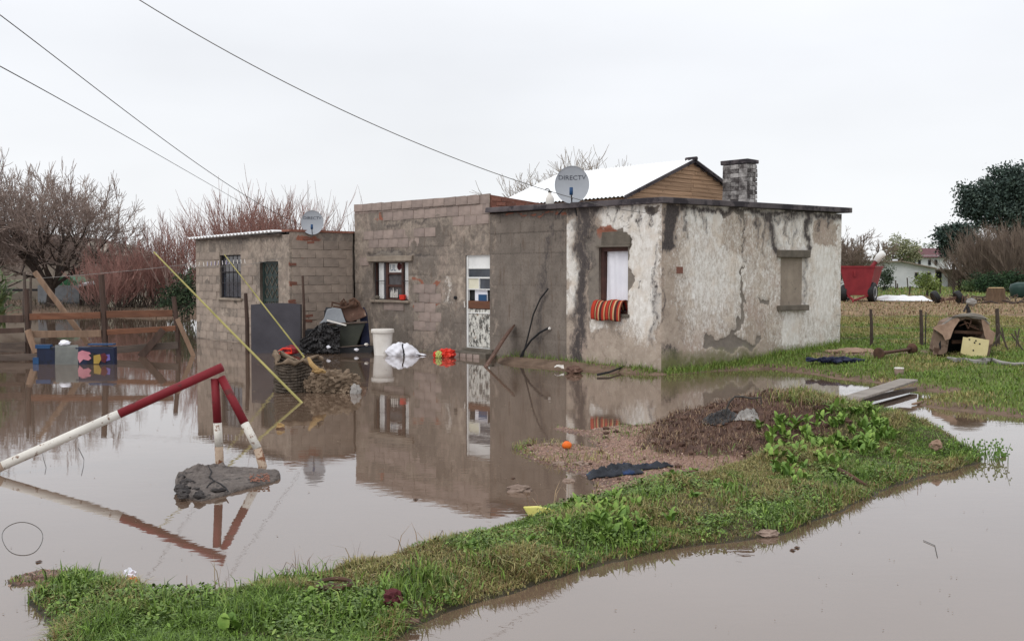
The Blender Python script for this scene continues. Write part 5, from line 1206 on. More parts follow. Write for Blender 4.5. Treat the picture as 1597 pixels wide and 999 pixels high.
mb = MB(); mb.beam(jp(510, 499, -.2), jp(540, 507, -.2), .03, .03); one('pale_batten', mb, 'white_pl', 'short pale batten lying across the front of the wheelbarrow tray', 'batten', jp(525, 503))
mb = MB(); mb.prism([(528,478),(535,472),(556,471),(569,483),(572,493),(548,502),(540,501)], lambda a, b, c: jp(a, b, -.05 + c), .25); o = one('rusty_plate', mb, 'rust', 'rusty iron plate tipped on top of the junk heap', 'iron plate', jp(550, 490), bevel=.015)
mb = MB()
for L in ([(518,477),(518,471),(530,474),(540,470)], [(530,474),(536,466),(540,476)], [(548,478),(545,468),(552,465),(560,472),(562,478)], [(520,478),(536,480),(556,474)]): mb.tube([jp(a, b, -.1) for a, b in L], .024, 6)
mb.blob(jp(551, 474, -.06), (.10, .08, .09), .3, 2, 5, 3); one('machine_part', mb, 'rust_d', 'rusty machine part with handles crowning the junk heap', 'machine part', jp(540, 474))
mb = MB(); mb.prism([(560,484),(568,478),(573,490),(576,520),(578,548),(560,546),(564,520)], lambda a, b, c: jp(a, b, .05 + c), .25); one('navy_tarp', mb, 'navy', 'navy cloth hanging at the right end of the junk heap', 'cloth', jp(568, 546), bevel=.02)
mb = MB()
def fn(u, v): 
    px = 468 + 62*u; tp_ = 528 - 22*math.sin(min(1, u*1.1)*math.pi*.62) + 4*math.sin(u*9); py = tp_ + (550 - tp_)*v
    return jp(px, py + 3*mnoise.noise(V3(u*9, v*7, 5)), -.25 - .25*v + .10*mnoise.noise(V3(u*7, v*6, 2)) + .06*mnoise.noise(V3(u*22, v*18, 7)))
mb.grid(60, 34, fn); nett = one('black_mesh', mb, 'black_sheet', 'heap of black mesh netting left of the wheelbarrow', 'netting', jp(498, 549), solid=.02)
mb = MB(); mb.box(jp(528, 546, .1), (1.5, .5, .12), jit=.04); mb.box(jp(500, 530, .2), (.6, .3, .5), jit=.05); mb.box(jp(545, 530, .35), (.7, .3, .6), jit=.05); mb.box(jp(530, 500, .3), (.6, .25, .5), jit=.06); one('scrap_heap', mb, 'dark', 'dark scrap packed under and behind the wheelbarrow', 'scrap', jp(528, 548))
for px, py, s_, m_, lab in ((513,541,.06,'white_cloth','small white rag below the black mesh netting'), (556,545,.05,'white_cloth','white scrap floating under the wheelbarrow'), (571,537,.045,'white_pl','small white plastic cup by the navy cloth')):
    c = jp(px, py, -.45); mb = MB(); mb.blob((c.x, c.y, max(.02, c.z)), (s_, s_*.7, s_*.6), .5, 2.5, px, 2); one('scrap', mb, m_, lab, 'scrap', c)
mb = MB(); mb.beam(jp(530, 541, -.4), jp(582, 537, -.4), .02, .02); one('thin_batten', mb, 'grey_wood', 'thin wet batten floating left of the white bucket', 'batten', jp(560, 541))
rv = gnd(450, 553); rdt = thing('red_tub', 'battered red plastic tub drifting behind the tyre heap', 'tub', rv)
mb = MB(); mb.blob((rv.x + .06, rv.y, .10), (.16, .12, .10), .35, 1.8, 41, 3); addpart('body', mb, 'cart_red', rdt)
mb = MB(); mb.tube([(rv.x - .19, rv.y - .1, .07), (rv.x - .08, rv.y - .13, .14), (rv.x + .08, rv.y - .13, .13), (rv.x + .1, rv.y - .14, .05), (rv.x - .19, rv.y - .1, .03)], .022, 6); addpart('rim', mb, 'red_pl', rdt)
mb = MB(); c = gnd(474, 551); mb.blob((c.x, c.y, .06), (.07, .06, .09), .6, 2.5, 51, 2); one('white_bag', mb, 'white_cloth', 'small white bag beside the red tub', 'bag', c)
# ------------------------------------------------------------------ ragged tyre heap standing in the water
tc_ = gnd(470, 611); k = tc_.y / F
th = thing('tyre_heap', 'upright worn tyre stack with dark ribbed sides standing in the water', 'tyre heap', tc_)
mb = MB()
def rib(u, v):
    a = u * 2 * math.pi; z = -.2 + v * .66; rr = .30 + .022 * math.sin(v * 95) * .6 + .05 * math.sin(a * 3 + 1) - .03*v + .02 * mnoise.noise(V3(math.cos(a)*3, math.sin(a)*3, v*9)) + .010 * math.sin(a * 40) + .03 * mnoise.noise(V3(a * 5, v * 22, 1))
    return (tc_.x - .11 + rr * 1.12 * math.cos(a), tc_.y + .12 + rr * .8 * math.sin(a), z + .05 * math.cos(a*2 + .5) * v - .04 * math.cos(a) * v)
mb.grid(110, 70, rib); addpart('ribbed_side', mb, 'rag_d', th)
mb = MB(); mb.tube([Vector(rib(i/26, 1.0)) + V3(.02*math.sin(i*3.3), 0, .03*math.sin(i*2.1) + .02*math.sin(i*5.1)) for i in range(27)], [.03 + .018*math.sin(i*1.7) for i in range(27)], 8); addpart('rim', mb, 'rag', th, smooth=True)
rg_ = thing('rag_pile', 'muddy heap of rags and ochre cloth slumped right of the tyre stack', 'rags', gnd(530, 612))
mb = MB()
random.seed(3)
for (px, py, a, b_, s_) in ((505,598,.16,.12,.14),(520,592,.20,.14,.13),(538,594,.18,.14,.12),(548,604,.13,.11,.13),(515,606,.17,.12,.10),(534,607,.17,.12,.10),(496,590,.12,.10,.15),(488,600,.12,.10,.10)):
    c = at(px, py, tc_.y - .02); mb.blob(c, (a, b_, s_), .55, 2.6, px, 4)
addpart('rags', mb, 'rag', rg_)
mb = MB(); mb.tube([at(481,558,tc_.y-.2), at(486,568,tc_.y-.3), at(494,576,tc_.y-.32), at(507,580,tc_.y-.2)], [.02, .035, .04, .02], 8); mb.blob(at(496, 578, tc_.y - .3), (.08, .06, .035), .5, 3, 2, 3); addpart('ochre_cloth', mb, 'ochre', rg_)
mb = MB(); mb.blob(at(554, 610, tc_.y - .2), (.075, .05, .10), .35, 2, 7, 3); addpart('pale_cloth', mb, 'grey_rag', rg_)
# ------------------------------------------------------------------ litter on the spit and bank
random.seed(21)
def ob(px, py): return onbank(px, py)
jl0, jl1 = ob(912, 744), ob(1022, 726); jn = thing('jeans', 'crumpled wet blue jeans lying on the bare gravel spit', 'jeans', ob(970, 738))
def cloth(path, wid, hgt, seed, nu=46, nv=14):
    mb = MB(); P = [ob(*p) for p in path]
    def fn(u, v):
        t = u * (len(P) - 1); i = min(int(t), len(P) - 2); q = P[i].lerp(P[i+1], t - i); d = (P[i+1] - P[i]).normalized(); nrm = V3(-d.y, d.x, 0)
        w_ = wid * (.45 + .55 * math.sin(math.pi * min(1, max(.04, u * .94 + .05))) ** .5) * (1 + .3 * mnoise.noise(V3(u*4, seed, 0)))
        q = q + nrm * (v - .5) * w_; e_ = min(1, 6 * min(u + .02, 1.02 - u, v + .02, 1.02 - v))
        fold = abs(mnoise.noise(V3(u * 7 + v * 3, v * 3.5 - u * 2, seed))) * 1.3 + .35 * abs(mnoise.noise(V3(u * 22, v * 9, seed + 3)))
        return V3(q.x, q.y, float(hbank(q.x, q.y)) + .006 + e_ * hgt * (.25 + fold))
    mb.grid(nu, nv, fn); return mb
mb = cloth([(916,745),(945,741),(972,737),(1000,735)], .24, .055, 2.0); addpart('leg', mb, 'denim', jn, solid=.006, smooth=True)
mb = cloth([(960,733),(985,732),(1020,730),(1046,727)], .13, .04, 6.0); addpart('leg', mb, 'denim', jn, solid=.006, smooth=True)
p = ob(884, 699); mb = MB(); mb.blob((p.x, p.y, p.z + .03), (.045, .045, .04), .1, 1.5, 3, 3); one('orange_fruit', mb, 'orange', 'single orange fruit lying on the gravel spit', 'orange', p, smooth=True)
p = ob(838, 803); fo = MB()
fo.prism([(815,787),(838,786),(868,792),(866,800),(856,806),(836,808),(826,804)], lambda a, b, c: at(a, b, p.y + c) + V3(0, 0, -.01 + .0*c), .16); one('foam_block', fo, 'foam', 'torn block of pale yellow foam lying at the water edge of the bank', 'foam', p, bevel=.012)
for px, py, s_, lab in ((808,765,.075,'lumpy grey stone poking out of the water left of the jeans'),(887,750,.04,'small pale stone at the water edge beside the jeans'),(853,694,.045,'flat pale stone at the edge of the spit left of the orange'),(905,724,.05,'brown stone on the gravel spit between the orange and the jeans'),(874,724,.05,'reddish flat stone on the gravel spit below the orange')):
    p = ob(px, py) or gnd(px, py); mb = MB(); mb.blob((p.x, p.y, max(0, p.z) + s_*.1), (s_*1.2, s_*.8, s_*.5), .5, 1.8, px, 3); one('stone', mb, 'stone', lab, 'stone', p)
mb = cloth([(1096,662),(1112,660),(1132,655),(1150,650)], .20, .05, 9.0, 20, 8); one('plastic_sheet', mb, 'black_sheet', 'black plastic sheet on the far edge of the earth mound', 'plastic sheet', ob(1120, 658), solid=.005)
mb = cloth([(1148,652),(1160,650),(1172,650),(1182,650)], .16, .04, 12.0, 24, 10); one('rag', mb, 'grey_rag', 'pale grey rag on the crest of the earth mound', 'rag', ob(1165, 650), solid=.005)
q = ob(1130, 656); mb = MB(); mb.tube([at(a, b, q.y) for a, b in ((1130,656),(1132,640),(1138,626),(1146,618),(1158,618),(1172,621),(1187,619),(1187,630))], .009, 5); one('bent_wire', mb, 'wire_dark', 'bent wire sticking up from the earth mound', 'wire', q)
q = ob(612, 943); mb = MB(); mb.blob((q.x, q.y, q.z + .03), (.045, .04, .05), .6, 2.5, 77, 3); one('maroon_rag', mb, 'maroon', 'small maroon rag in the grass near the lower water edge', 'rag', q)
q = ob(620, 972); mb = MB(); mb.beam(q + V3(-.08, 0, .02), q + V3(.10, .01, .01), .05, .008); one('wood_chip', mb, 'rust', 'flat reddish wood chip at the lower water edge below the maroon rag', 'wood chip', q)
q = ob(206, 912); wr = thing('wrapper', 'torn orange and white wrapper at the water edge of the near bank', 'wrapper', q)
mb = MB(); mb.blob(q + V3(.01, -.03, .02), (.035, .02, .03), .6, 3, 3, 3); addpart('orange_half', mb, 'orange', wr); mb = MB(); mb.blob(q + V3(-.015, .02, .045), (.03, .02, .035), .7, 3, 13, 3); addpart('white_half', mb, 'white_cloth', wr)
q = ob(522, 919); mb = MB(); mb.tube([q + V3(.085*math.cos(t*.4), .085*math.sin(t*.4), .03) for t in range(17)], .012, 6); mb.blob(q + V3(0, 0, -.0), (.08, .08, .03), .3, 2, 4, 2); one('buried_ring', mb, 'rust_d', 'brown ring with soil inside among the round-leaved weeds', 'ring', q)
q = ob(1195, 833); mb = MB(); mb.blob((q.x, q.y, q.z + .005), (.075, .04, .025), .5, 2, 9, 3); one('stone', mb, 'stone', 'pale reddish stone at the water edge on the right of the bank', 'stone', q)
q = ob(1315, 745); mb = MB(); mb.tube([ob(1308, 740) + V3(0, 0, .04), ob(1325, 748) + V3(0, 0, .035), ob(1345, 757) + V3(0, 0, .02), gnd(1362, 763, .01)], [.02, .018, .014, .008], 7); one('dark_stick', mb, 'rust_d', 'dark curved stick at the water edge below the weed patch', 'stick', q)
q = ob(1460, 702); mb = MB(); mb.blob((q.x, q.y, q.z + .05), (.05, .04, .045), .4, 2, 14, 3); one('clay_lump', mb, 'straw', 'reddish clay lump near the right tip of the bank', 'clay lump', q)
# wire hoop and floating leaves on the water
mb = MB(); c = gnd(35, 838); mb.tube([(c.x * (1 + .42*math.sin(t*.2094)/c.y) + .128*math.cos(t*.2094) * (1 + .05*math.sin(t*.63)), c.y + .42*math.sin(t*.2094), .001) for t in range(31)], .0018, 5); one('wire_hoop', mb, 'wire_dark', 'thin dark wire hoop floating at lower left', 'hoop', c)
for px, py, s_ in ((1425,707,.04),(1436,712,.02),(1413,710,.02)):
    pass
pl = gnd(1558, 712); wp = thing('water_plant', 'tiny sprig standing in the water right of the bank tip', 'plant', pl)
mb = MB()
for dx, h in ((-.02, .03), (0, .07), (.03, .02), (.05, .015)): mb.blob((pl.x + dx, pl.y, h), (.018, .008, .022), .3, 2, dx*100, 2)
addpart('leaves', mb, 'leaf', wp); mb = MB(); mb.tube([(pl.x, pl.y, -.05), (pl.x, pl.y, .07)], .004, 5); addpart('stem', mb, 'bark', wp)
tipw = gnd(1510, 713); mb = MB(); random.seed(8)
for k in range(70):
    a = random.uniform(-.28, .25); b_ = random.uniform(-.25, .2); h = random.uniform(.08, .22); p0 = V3(tipw.x + a, tipw.y + b_, -.03); p1 = p0 + V3(random.gauss(.02, .05), random.gauss(0, .04), h); mb.tube([p0, p0.lerp(p1, .5) + V3(.01, 0, .01), p1], [.004, .003, .002], 4, False)
    for j in range(3): mb.blob(p0.lerp(p1, random.uniform(.5, 1)) + V3(random.gauss(0, .015), 0, 0), (.010, .008, .008), .3, 2, k, 1)
tag(mb.build('tip_sprigs', M['leaf']), kind='stuff')
for L, lab in (([(122,697),(126,705),(131,715),(130,727),(127,740)], 'bent dark twig floating left of the pipe barrier'), ([(66,705),(68,715),(72,728),(70,738)], 'short dark twig floating below the white end of the pipe beam'), ([(1440,842),(1458,850),(1462,868)], 'thin curved twig floating in the open water at lower right')):
    mb = MB(); mb.tube([gnd(a, b_, .004) for a, b_ in L], .002, 4); one('twig', mb, 'wire_dark', lab, 'twig', gnd(*L[0]))
for px, py, lab in ((1243, 853, 'small dark leaf floating right of the pale stone'), (1236, 857, 'tiny dark leaf floating just left of another by the pale stone'), (60, 875, 'brown leaf floating below the wire hoop'), (800, 745, 'dark leaf floating in the house reflection near the lone stone'), (648, 778, 'dark leaf floating at the edge of the house reflection')):
    c = gnd(px, py, .004); mb = MB(); mb.add([(c.x - .018, c.y, .003), (c.x, c.y - .022, .008), (c.x + .02, c.y + .006, .004), (c.x, c.y + .022, .006)], [(0, 1, 2), (0, 2, 3)]); one('floating_leaf', mb, 'rust_d', lab, 'leaf', c, solid=.003)
mb = MB(); random.seed(91)                                      # scum, chaff and bits afloat
for k in range(420):
    if k % 3 == 0: px, py = random.uniform(300, 900), random.uniform(560, 640)
    elif k % 3 == 1: px, py = random.uniform(0, 1560), random.uniform(590, 990)
    else: i = random.randrange(len(BANK)); px = py = None
    c = gnd(px, py) if px is not None else V3(BANK[i][0] + random.gauss(0, .12), BANK[i][1] + random.gauss(0, .12), 0)
    s_ = random.uniform(.003, .008) * (c.y / 9); a = random.random() * 6.28; mb.add([(c.x + s_*math.cos(a + t) * (1.8 if t in (0, 3.14) else .7), c.y + s_*math.sin(a + t) * 1.2, .003 + (.002 if t else .006)) for t in (0, 1.57, 3.14, 4.71)], [(0, 1, 2, 3)])
tag(mb.build('floating_chaff', M['rag']), kind='stuff')
# ------------------------------------------------------------------ plank bridge and bucket block
pb = thing('plank_bridge', 'weathered board on a dark bearer laid as a footbridge from the bank to the lawn', 'footbridge', gnd(1380, 608))
mb = MB(); a0, a1 = gnd(1312, 626, .16), gnd(1418, 592, .20); mb.beam(a0, a1, .24, .03, n=4, wob=.004); addpart('board', mb, 'board', pb, bevel=.004)
mb = MB(); mb.beam(gnd(1345, 625, .06), gnd(1425, 606, .05), .10, .05); addpart('bearer', mb, 'grey_wood', pb)
g = onland(1402, 585); sb = thing('paint_tin', 'small dirty white tin standing on the lawn at the end of the footbridge', 'tin', g)
mb = MB(); mb.lathe([(.065, 0), (.07, .01), (.07, .11), (.06, .115), (.055, .04), (.01, .035)], 14); mb.build('body', M['stone'], sb, smooth=True); mb = MB(); mb.lathe([(.066, .1), (.075, .105), (.075, .12), (.066, .122)], 14); mb.build('rim', M['white_pl'], sb)
mb = MB(); mb.beam(gnd(1424, 630, .02), gnd(1446, 624, .03), .04, .02); one('pale_stick', mb, 'tan_wood', 'pale stick lying at the tip of the lawn by the water', 'stick', gnd(1435, 627))
# ------------------------------------------------------------------ lawn junk: axle, cab shell, hose, clothes
p0, p1 = onland(1372, 560), onland(1426, 553); r0 = .10; ax1 = thing('rusty_axle', 'rusty axle with two hub discs lying on the grass near the wall', 'axle', p0)
q0, q1 = p0 + V3(0, 0, .10), p1 + V3(0, .15, .09)
mb = MB(); mb.tube([q0, q0.lerp(q1, .45), q1], [.032, .026, .03], 8); addpart('shaft', mb, 'rust', ax1, smooth=True)
for q, s_ in ((q0, 1), (q1, -1)):
    d = (q1 - q0).normalized(); mb = MB(); mb.tube([q - d*.05*s_, q - d*.04*s_, q - d*.01*s_, q + d*.03*s_], [.09, .105, .10, .05], 16); addpart('hub', mb, 'rust_d', ax1, bevel=.004)
c = onland(1302, 566); mb = MB(); random.seed(4)
for k in range(26): mb.blob((c.x + random.gauss(0, .18), c.y + random.gauss(0, .09), c.z + .03 + random.random()*.04), (random.uniform(.05, .12), .05, .04), .7, 3, k, 2)
one('wet_clothes', mb, 'navy', 'heap of dark wet clothes on the soil beside the end wall', 'clothes', c)
c = onland(1335, 550); mb = MB(); mb.blob((c.x, c.y + .1, c.z), (.5, .3, .08), .3, 2, 19, 4); tag(mb.build('soil_heap', M['straw'], None, smooth=True), kind='structure')
# the cab
cb_ = onland(1500, 554); D = cb_.y; cabt = thing('cab_shell', 'weathered brown machine cab shell lying open on the grass by the fence', 'cab shell', cb_)
def cp(a, b, d=0.0): return at(a, b, D + d)
outer = [(1456,553),(1459,513),(1470,505),(1489,491),(1514,489),(1531,492),(1541,502),(1543,513),(1552,519),(1547,538),(1541,557)]
inner = [(1476,548),(1480,528),(1488,514),(1492,503),(1506,497),(1524,499),(1533,506),(1536,518),(1534,530),(1534,550)]
def arch(d0, d1, o_, i_, nm, mat):
    mb = MB(); n = len(o_); m = len(i_)
    O0 = [cp(a, b, d0) for a, b in o_]; O1 = [cp(a, b, d1) for a, b in o_]
    I0 = [cp(i_[min(m-1, round(k*(m-1)/(n-1)))][0], i_[min(m-1, round(k*(m-1)/(n-1)))][1], d0) for k in range(n)]; I1 = [p + V3(0, d1 - d0, 0) for p in I0]
    V = O0 + O1 + I0 + I1; Fc = []
    for k in range(n - 1): Fc += [(k, k+1, n+k+1, n+k), (2*n+k, 3*n+k, 3*n+k+1, 2*n+k+1), (k, 2*n+k, 2*n+k+1, k+1), (n+k, n+k+1, 3*n+k+1, 3*n+k)]
    Fc += [(0, n, 3*n, 2*n), (n-1, 3*n-1, 4*n-1, 2*n-1)]
    mb.add(V, Fc); return addpart(nm, mb, mat, cabt)
shell = arch(0, .75, outer, inner, 'shell', 'cab_brown'); sb_ = shell.modifiers.new('s', 'SUBSURF'); sb_.subdivision_type = 'SIMPLE'; sb_.levels = 3; sb_.render_levels = 3
tx_ = bpy.data.textures.new('dents', 'CLOUDS'); tx_.noise_scale = .12; dm = shell.modifiers.new('d', 'DISPLACE'); dm.texture = tx_; dm.strength = .035; dm.mid_level = .5; dm.texture_coords = 'LOCAL'
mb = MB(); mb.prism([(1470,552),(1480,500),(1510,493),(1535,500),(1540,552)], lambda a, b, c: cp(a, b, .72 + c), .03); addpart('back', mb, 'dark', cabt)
mb = MB(); mb.beam(cp(1484, 533, .3), cp(1540, 531, .3), .05, .06); mb.beam(cp(1488, 517, .1), cp(1536, 519, .1), .04, .05); mb.tube([cp(1496, 508, .05), cp(1508, 503, -.02), cp(1522, 510, .05)], .012, 5); mb.tube([cp(1504, 500, 0), cp(1510, 512, 0), cp(1516, 500, .1)], .012, 5); mb.tube([cp(1515, 497, -.02), cp(1512, 508, -.02), cp(1527, 514, 0)], .010, 5); addpart('rails', mb, 'rust_d', cabt)
mb = MB(); mb.prism([(1455,553),(1455,510),(1464,506),(1484,504),(1488,512),(1480,530),(1477,549),(1470,553)], lambda a, b, c: cp(a, b, -.03 + c), .05); addpart('side_plate', mb, 'cab_brown', cabt, bevel=.01)
mb = MB(); mb.prism([(1464,536),(1467,530),(1468,542),(1466,546)], lambda a, b, c: cp(a, b, -.036 + c), .01); addpart('hole', mb, 'dark', cabt)
mb = MB(); mb.tube([cp(a, b, -.04) for a, b in ((1461,518),(1470,506),(1482,498),(1496,492),(1514,490),(1532,494))], .018, 6); mb.tube([cp(a, b, -.05) for a, b in ((1500,490),(1516,495),(1534,497),(1543,505))], .012, 6); addpart('top_frame', mb, 'board', cabt)
mb = MB(); mb.prism([(1455,512),(1462,507),(1474,505),(1492,493),(1497,499),(1488,512),(1482,528),(1474,531),(1470,522)], lambda a, b, c: cp(a, b, -.06 + c + (b - 500) * -.002), .03); addpart('torn_panel', mb, 'straw', cabt, bevel=.006)
mb = MB(); mb.prism([(1530,496),(1541,501),(1544,513),(1553,519),(1548,536),(1541,540),(1535,522),(1532,508)], lambda a, b, c: cp(a, b, -.05 + c), .03); addpart('torn_panel', mb, 'straw', cabt, bevel=.006)
mb = MB(); mb.prism([(1484,494),(1498,489),(1516,487.5),(1530,490),(1543,498),(1530,495),(1514,493),(1500,494)], lambda a, b, c: cp(a, b, -.08 + c), .5); addpart('roof_sheet', mb, 'board', cabt, bevel=.006)
mb = MB(); mb.prism([(1502,525),(1508,526),(1514,525),(1543,530),(1541,545),(1538,559),(1518,558),(1498,550)], lambda a, b, c: cp(a, b, -.12 + c + (b - 525) * -.0015), .02); yb_o = one('yellow_board', mb, 'sand', 'pale yellow board with small holes leaning in the cab shell', 'board', cp(1520, 556, -.1))
mb = MB()
for a, b in ((1512,529),(1520,534),(1522,531),(1528,536),(1518,546)): c = cp(a, b, -.125 + (b - 525) * -.0015); mb.tube([c + V3(0, -.003, 0), c + V3(0, .004, 0)], .014, 8)
ho = mb.build('hole', M['dark'], yb_o); ho.location = -Vector(yb_o.location)
# lean-to of branches and a post with a pale lamp behind the cab
mb = MB()
for a, b, c, d in ((1560,520,1548,540),(1555,505,1572,545),(1562,510,1569,541),(1590,512,1585,540),(1583,515,1590,540),(1577,520,1595,545)): mb.tube([cp(a, b, .8), cp(c, d, .8)], .014, 5)
one('loose_branches', mb, 'grey_wood', 'loose grey branches leaning behind the cab shell', 'branches', cp(1565, 542, .8))
lp = onland(1512, 492); lm = thing('scrap_pump', 'dark iron pump with pale green bowl standing behind the cab shell', 'pump', lp)
mb = MB(); Dl = lp.y; mb.tube([lp, at(1509, 478, Dl)], .06, 8); mb.tube([at(1503, 486, Dl), at(1508, 475, Dl), at(1513, 486, Dl)], .04, 6); addpart('body', mb, 'bar', lm); mb = MB(); mb.blob(at(1515, 471, Dl), (.17, .12, .14), .25, 2, 3, 3); addpart('bowl', mb, 'lime' if False else 'grey_rag', lm)
mb = MB(); random.seed(31); mb.tube([onland(a, b) + V3(0, 0, .03 + .02*math.sin(a)) for a, b in ((1478,562),(1492,566),(1505,563),(1520,567),(1535,568),(1548,566),(1560,570),(1580,571),(1610,571))], [.02, .05, .03, .05, .06, .04, .03, .025, .02], 7); one('grey_hose', mb, 'grey_rag', 'torn grey fabric hose lying across the lawn at right', 'hose', onland(1535, 568))
# fence posts with wires
def fpost(px, pb, pt, w_, lab):
    g = onland(px, pb); t_ = at(px - 1, pt, g.y); mb = MB(); mb.tube([g - V3(0, 0, .1), g, g.lerp(t_, .5) + V3(.01, 0, 0), t_], [w_, w_, w_*.95, w_*.8], 7); one('fence_post', mb, 'bark', lab, 'post', g, 'wire fence posts on the lawn'); return g, t_
P = [fpost(1359, 540, 482, .034, 'dark wire fence post nearest the white end wall'), fpost(1437, 541, 483, .038, 'dark wire fence post between the axle and the cab shell'), fpost(1556, 540, 481, .042, 'dark wire fence post right behind the cab shell')]
mb = MB(); g = onland(1443, 540); mb.tube([g, at(1444, 486, g.y)], .012, 5); one('thin_stake', mb, 'wire_dark', 'thin stake close beside the middle wire fence post', 'stake', g)
mb = MB()
Ps = [(P[0][0] + (P[0][0] - P[1][0]) * .7, P[0][1] + (P[0][0] - P[1][0]) * .7)] + P + [(P[2][0] + V3(3.0, .6, 0), P[2][1] + V3(3.0, .6, 0))]
for h in (.25, .55, .85):
    for i in range(len(Ps) - 1): mb.tube(sag(Ps[i][0].lerp(Ps[i][1], h), Ps[i+1][0].lerp(Ps[i+1][1], h), .03, 8), .004, 4)
one('fence_wire', mb, 'wire', 'slack fence wires strung between the dark posts on the lawn', 'wire', P[0][0])
# ------------------------------------------------------------------ far machinery and buildings on the right
ct_ = onland(1343, 471); D = ct_.y; cart = thing('grain_cart', 'red hopper cart on two black tyres with a white spout', 'cart', ct_)
def gpv(a, b, d=0.0): return at(a, b, D + d)
w2 = [gpv(1310, 416), gpv(1364, 416), gpv(1354, 460), gpv(1321, 460)]
mb = MB(); dp = V3(1.28, 2.5, 0); dn = V3(1.05, 2.1, 0)
A = [Vector(p) for p in w2]; B = [A[0] + dp, A[1] + dp, A[2] + dn, A[3] + dn]
mb.add(A + B, [(3, 2, 1, 0), (4, 5, 6, 7), (0, 4, 7, 3), (1, 2, 6, 5), (2, 3, 7, 6)]); addpart('hopper', mb, 'cart_red', cart, solid=.03)
mb = MB(); mb.beam(A[0], A[1], .08, .10); mb.beam(A[1], B[1], .08, .10); mb.beam(A[0], B[0], .08, .10); mb.beam(A[0].lerp(A[1], .42) - V3(0, .03, .2), A[0].lerp(A[1], .42) - V3(0, .03, .5), .12, .06); addpart('rim', mb, 'cart_red', cart)
mb = MB(); mb.tube([A[1] + V3(-.1, .6, -.2), gpv(1366, 408, .6)], .10, 10); addpart('spout_base', mb, 'cart_red', cart)
mb = MB(); mb.tube([gpv(1366, 408, .6), gpv(1372, 399, .6), gpv(1376, 396, .6), gpv(1379, 394, .55)], [.16, .18, .19, .15], 12); addpart('spout', mb, 'white_paint', cart, smooth=True)
for a, b, r_ in ((1318, 460, .44), (1360, 459, .50)):
    c = gpv(a, b, .35); c.z = ct_.z + r_; mb = MB(); pr = [(r_*.55, -.15), (r_*.9, -.17), (r_, -.1), (r_, .1), (r_*.9, .17), (r_*.55, .15)]
    mb.lathe(pr, 24, c, Matrix.Rotation(R(-33), 3, 'Z') @ Matrix.Rotation(R(90), 3, 'Y')); wh = addpart('wheel', mb, 'black', cart)
    mb = MB(); mb.lathe([(r_*.56, .05), (r_*.56, .16), (r_*.3, .12), (.01, .12)], 20, c, Matrix.Rotation(R(-33), 3, 'Z') @ Matrix.Rotation(R(90), 3, 'Y')); mb.v = [tuple(Vector(v) - cart.location) for v in mb.v]; mb.build('rim', M['white_paint'], wh)
mb = MB(); mb.beam(gpv(1322, 461), gpv(1331, 468, -.8), .08, .08); mb.beam(gpv(1353, 461), gpv(1333, 468, -.8), .08, .08); mb.beam(gpv(1331, 468, -.8), gpv(1330, 470, -1.6), .08, .08); addpart('drawbar', mb, 'cart_red', cart)
mb = MB(); c = onland(1410, 468); tl, tr_ = onland(1371, 469), onland(1452, 470)
def fn(u, v): q = tl.lerp(tr_, u); e_ = min(1, 5 * min(u + .02, 1.02 - u)); return (q.x, q.y - .5 + 2.2*v, c.z + .03 + e_ * math.sin(math.pi * min(1, v)) * (.26 + .22*mnoise.noise(V3(u*5, v*3, 2))))
mb.grid(30, 10, fn); one('white_sheet', mb, 'tarp_w', 'white plastic sheet spread on the field right of the red cart', 'plastic sheet', c, solid=.02)
oa = onland(1478, 473); D2 = oa.y; old = thing('old_axle', 'old axle with two black tyres lying in the dry field', 'axle', oa)
for px in (1459, 1495):
    c = at(px, 463, D2); c.z = oa.z + .30; mb = MB(); r_ = .32; mb.lathe([(r_*.5, -.1), (r_*.9, -.12), (r_, -.06), (r_, .06), (r_*.9, .12), (r_*.5, .1)], 20, c, Matrix.Rotation(R(65), 3, 'Y')); addpart('tyre', mb, 'black', old)
mb = MB(); mb.tube([at(1459, 463, D2), at(1476, 467, D2), at(1495, 463, D2)], .06, 6); mb.beam(at(1466, 468, D2 - .3), at(1490, 466, D2 - .3), .1, .08)
for a in (1468, 1474, 1480, 1488, 1500, 1504): mb.tube([at(a, 473, D2 - .4), at(a + random.uniform(-3, 3), 460 + random.uniform(0, 5), D2 - .4)], .025, 5)
addpart('beam', mb, 'rust', old)
st = onland(1553, 472); D3 = st.y; stp = thing('tree_stump', 'thick pale-topped tree stump in the dry field at right', 'stump', st); k = D3 / F
mb = MB(); Rr = 12 * k; mb.lathe([(Rr*1.28, -.1), (Rr*1.14, .1), (Rr*1.03, .35), (Rr, .62), (Rr*.98, (471-448)*k)], 22); 
mb.v = [(x + .05*math.sin(7*math.atan2(y, x))*x/(Rr), y + .05*math.sin(7*math.atan2(y, x))*y/Rr, z) for x, y, z in mb.v]; mb.build('trunk', M['stump'], stp); mb = MB(); mb.lathe([(Rr*.93, (471-448)*k), (Rr*.9, (471-447)*k), (.01, (471-447)*k)], 22); mb.build('cut_face', M['stump_top'], stp)
mb = MB(); random.seed(77)
for k_ in range(60):
    c = onland(random.uniform(1500, 1597), random.uniform(464, 474)); d = V3(random.gauss(0, .4), random.gauss(0, .3), random.uniform(.02, .25)); mb.tube([c, c + d], random.uniform(.02, .05), 5)
tag(mb.build('brushwood', M['bark']), kind='stuff')
bn = onland(1592, 464); mb = MB(); kb = bn.y / F; mb.lathe([(13*kb, 0), (15*kb, .1), (17*kb, 15*kb), (15*kb, 21*kb), (5*kb, 24*kb)], 18, bn); one('green_barrel', mb, 'bin', 'dark green plastic bin at the right edge of the field', 'bin', bn, smooth=True)
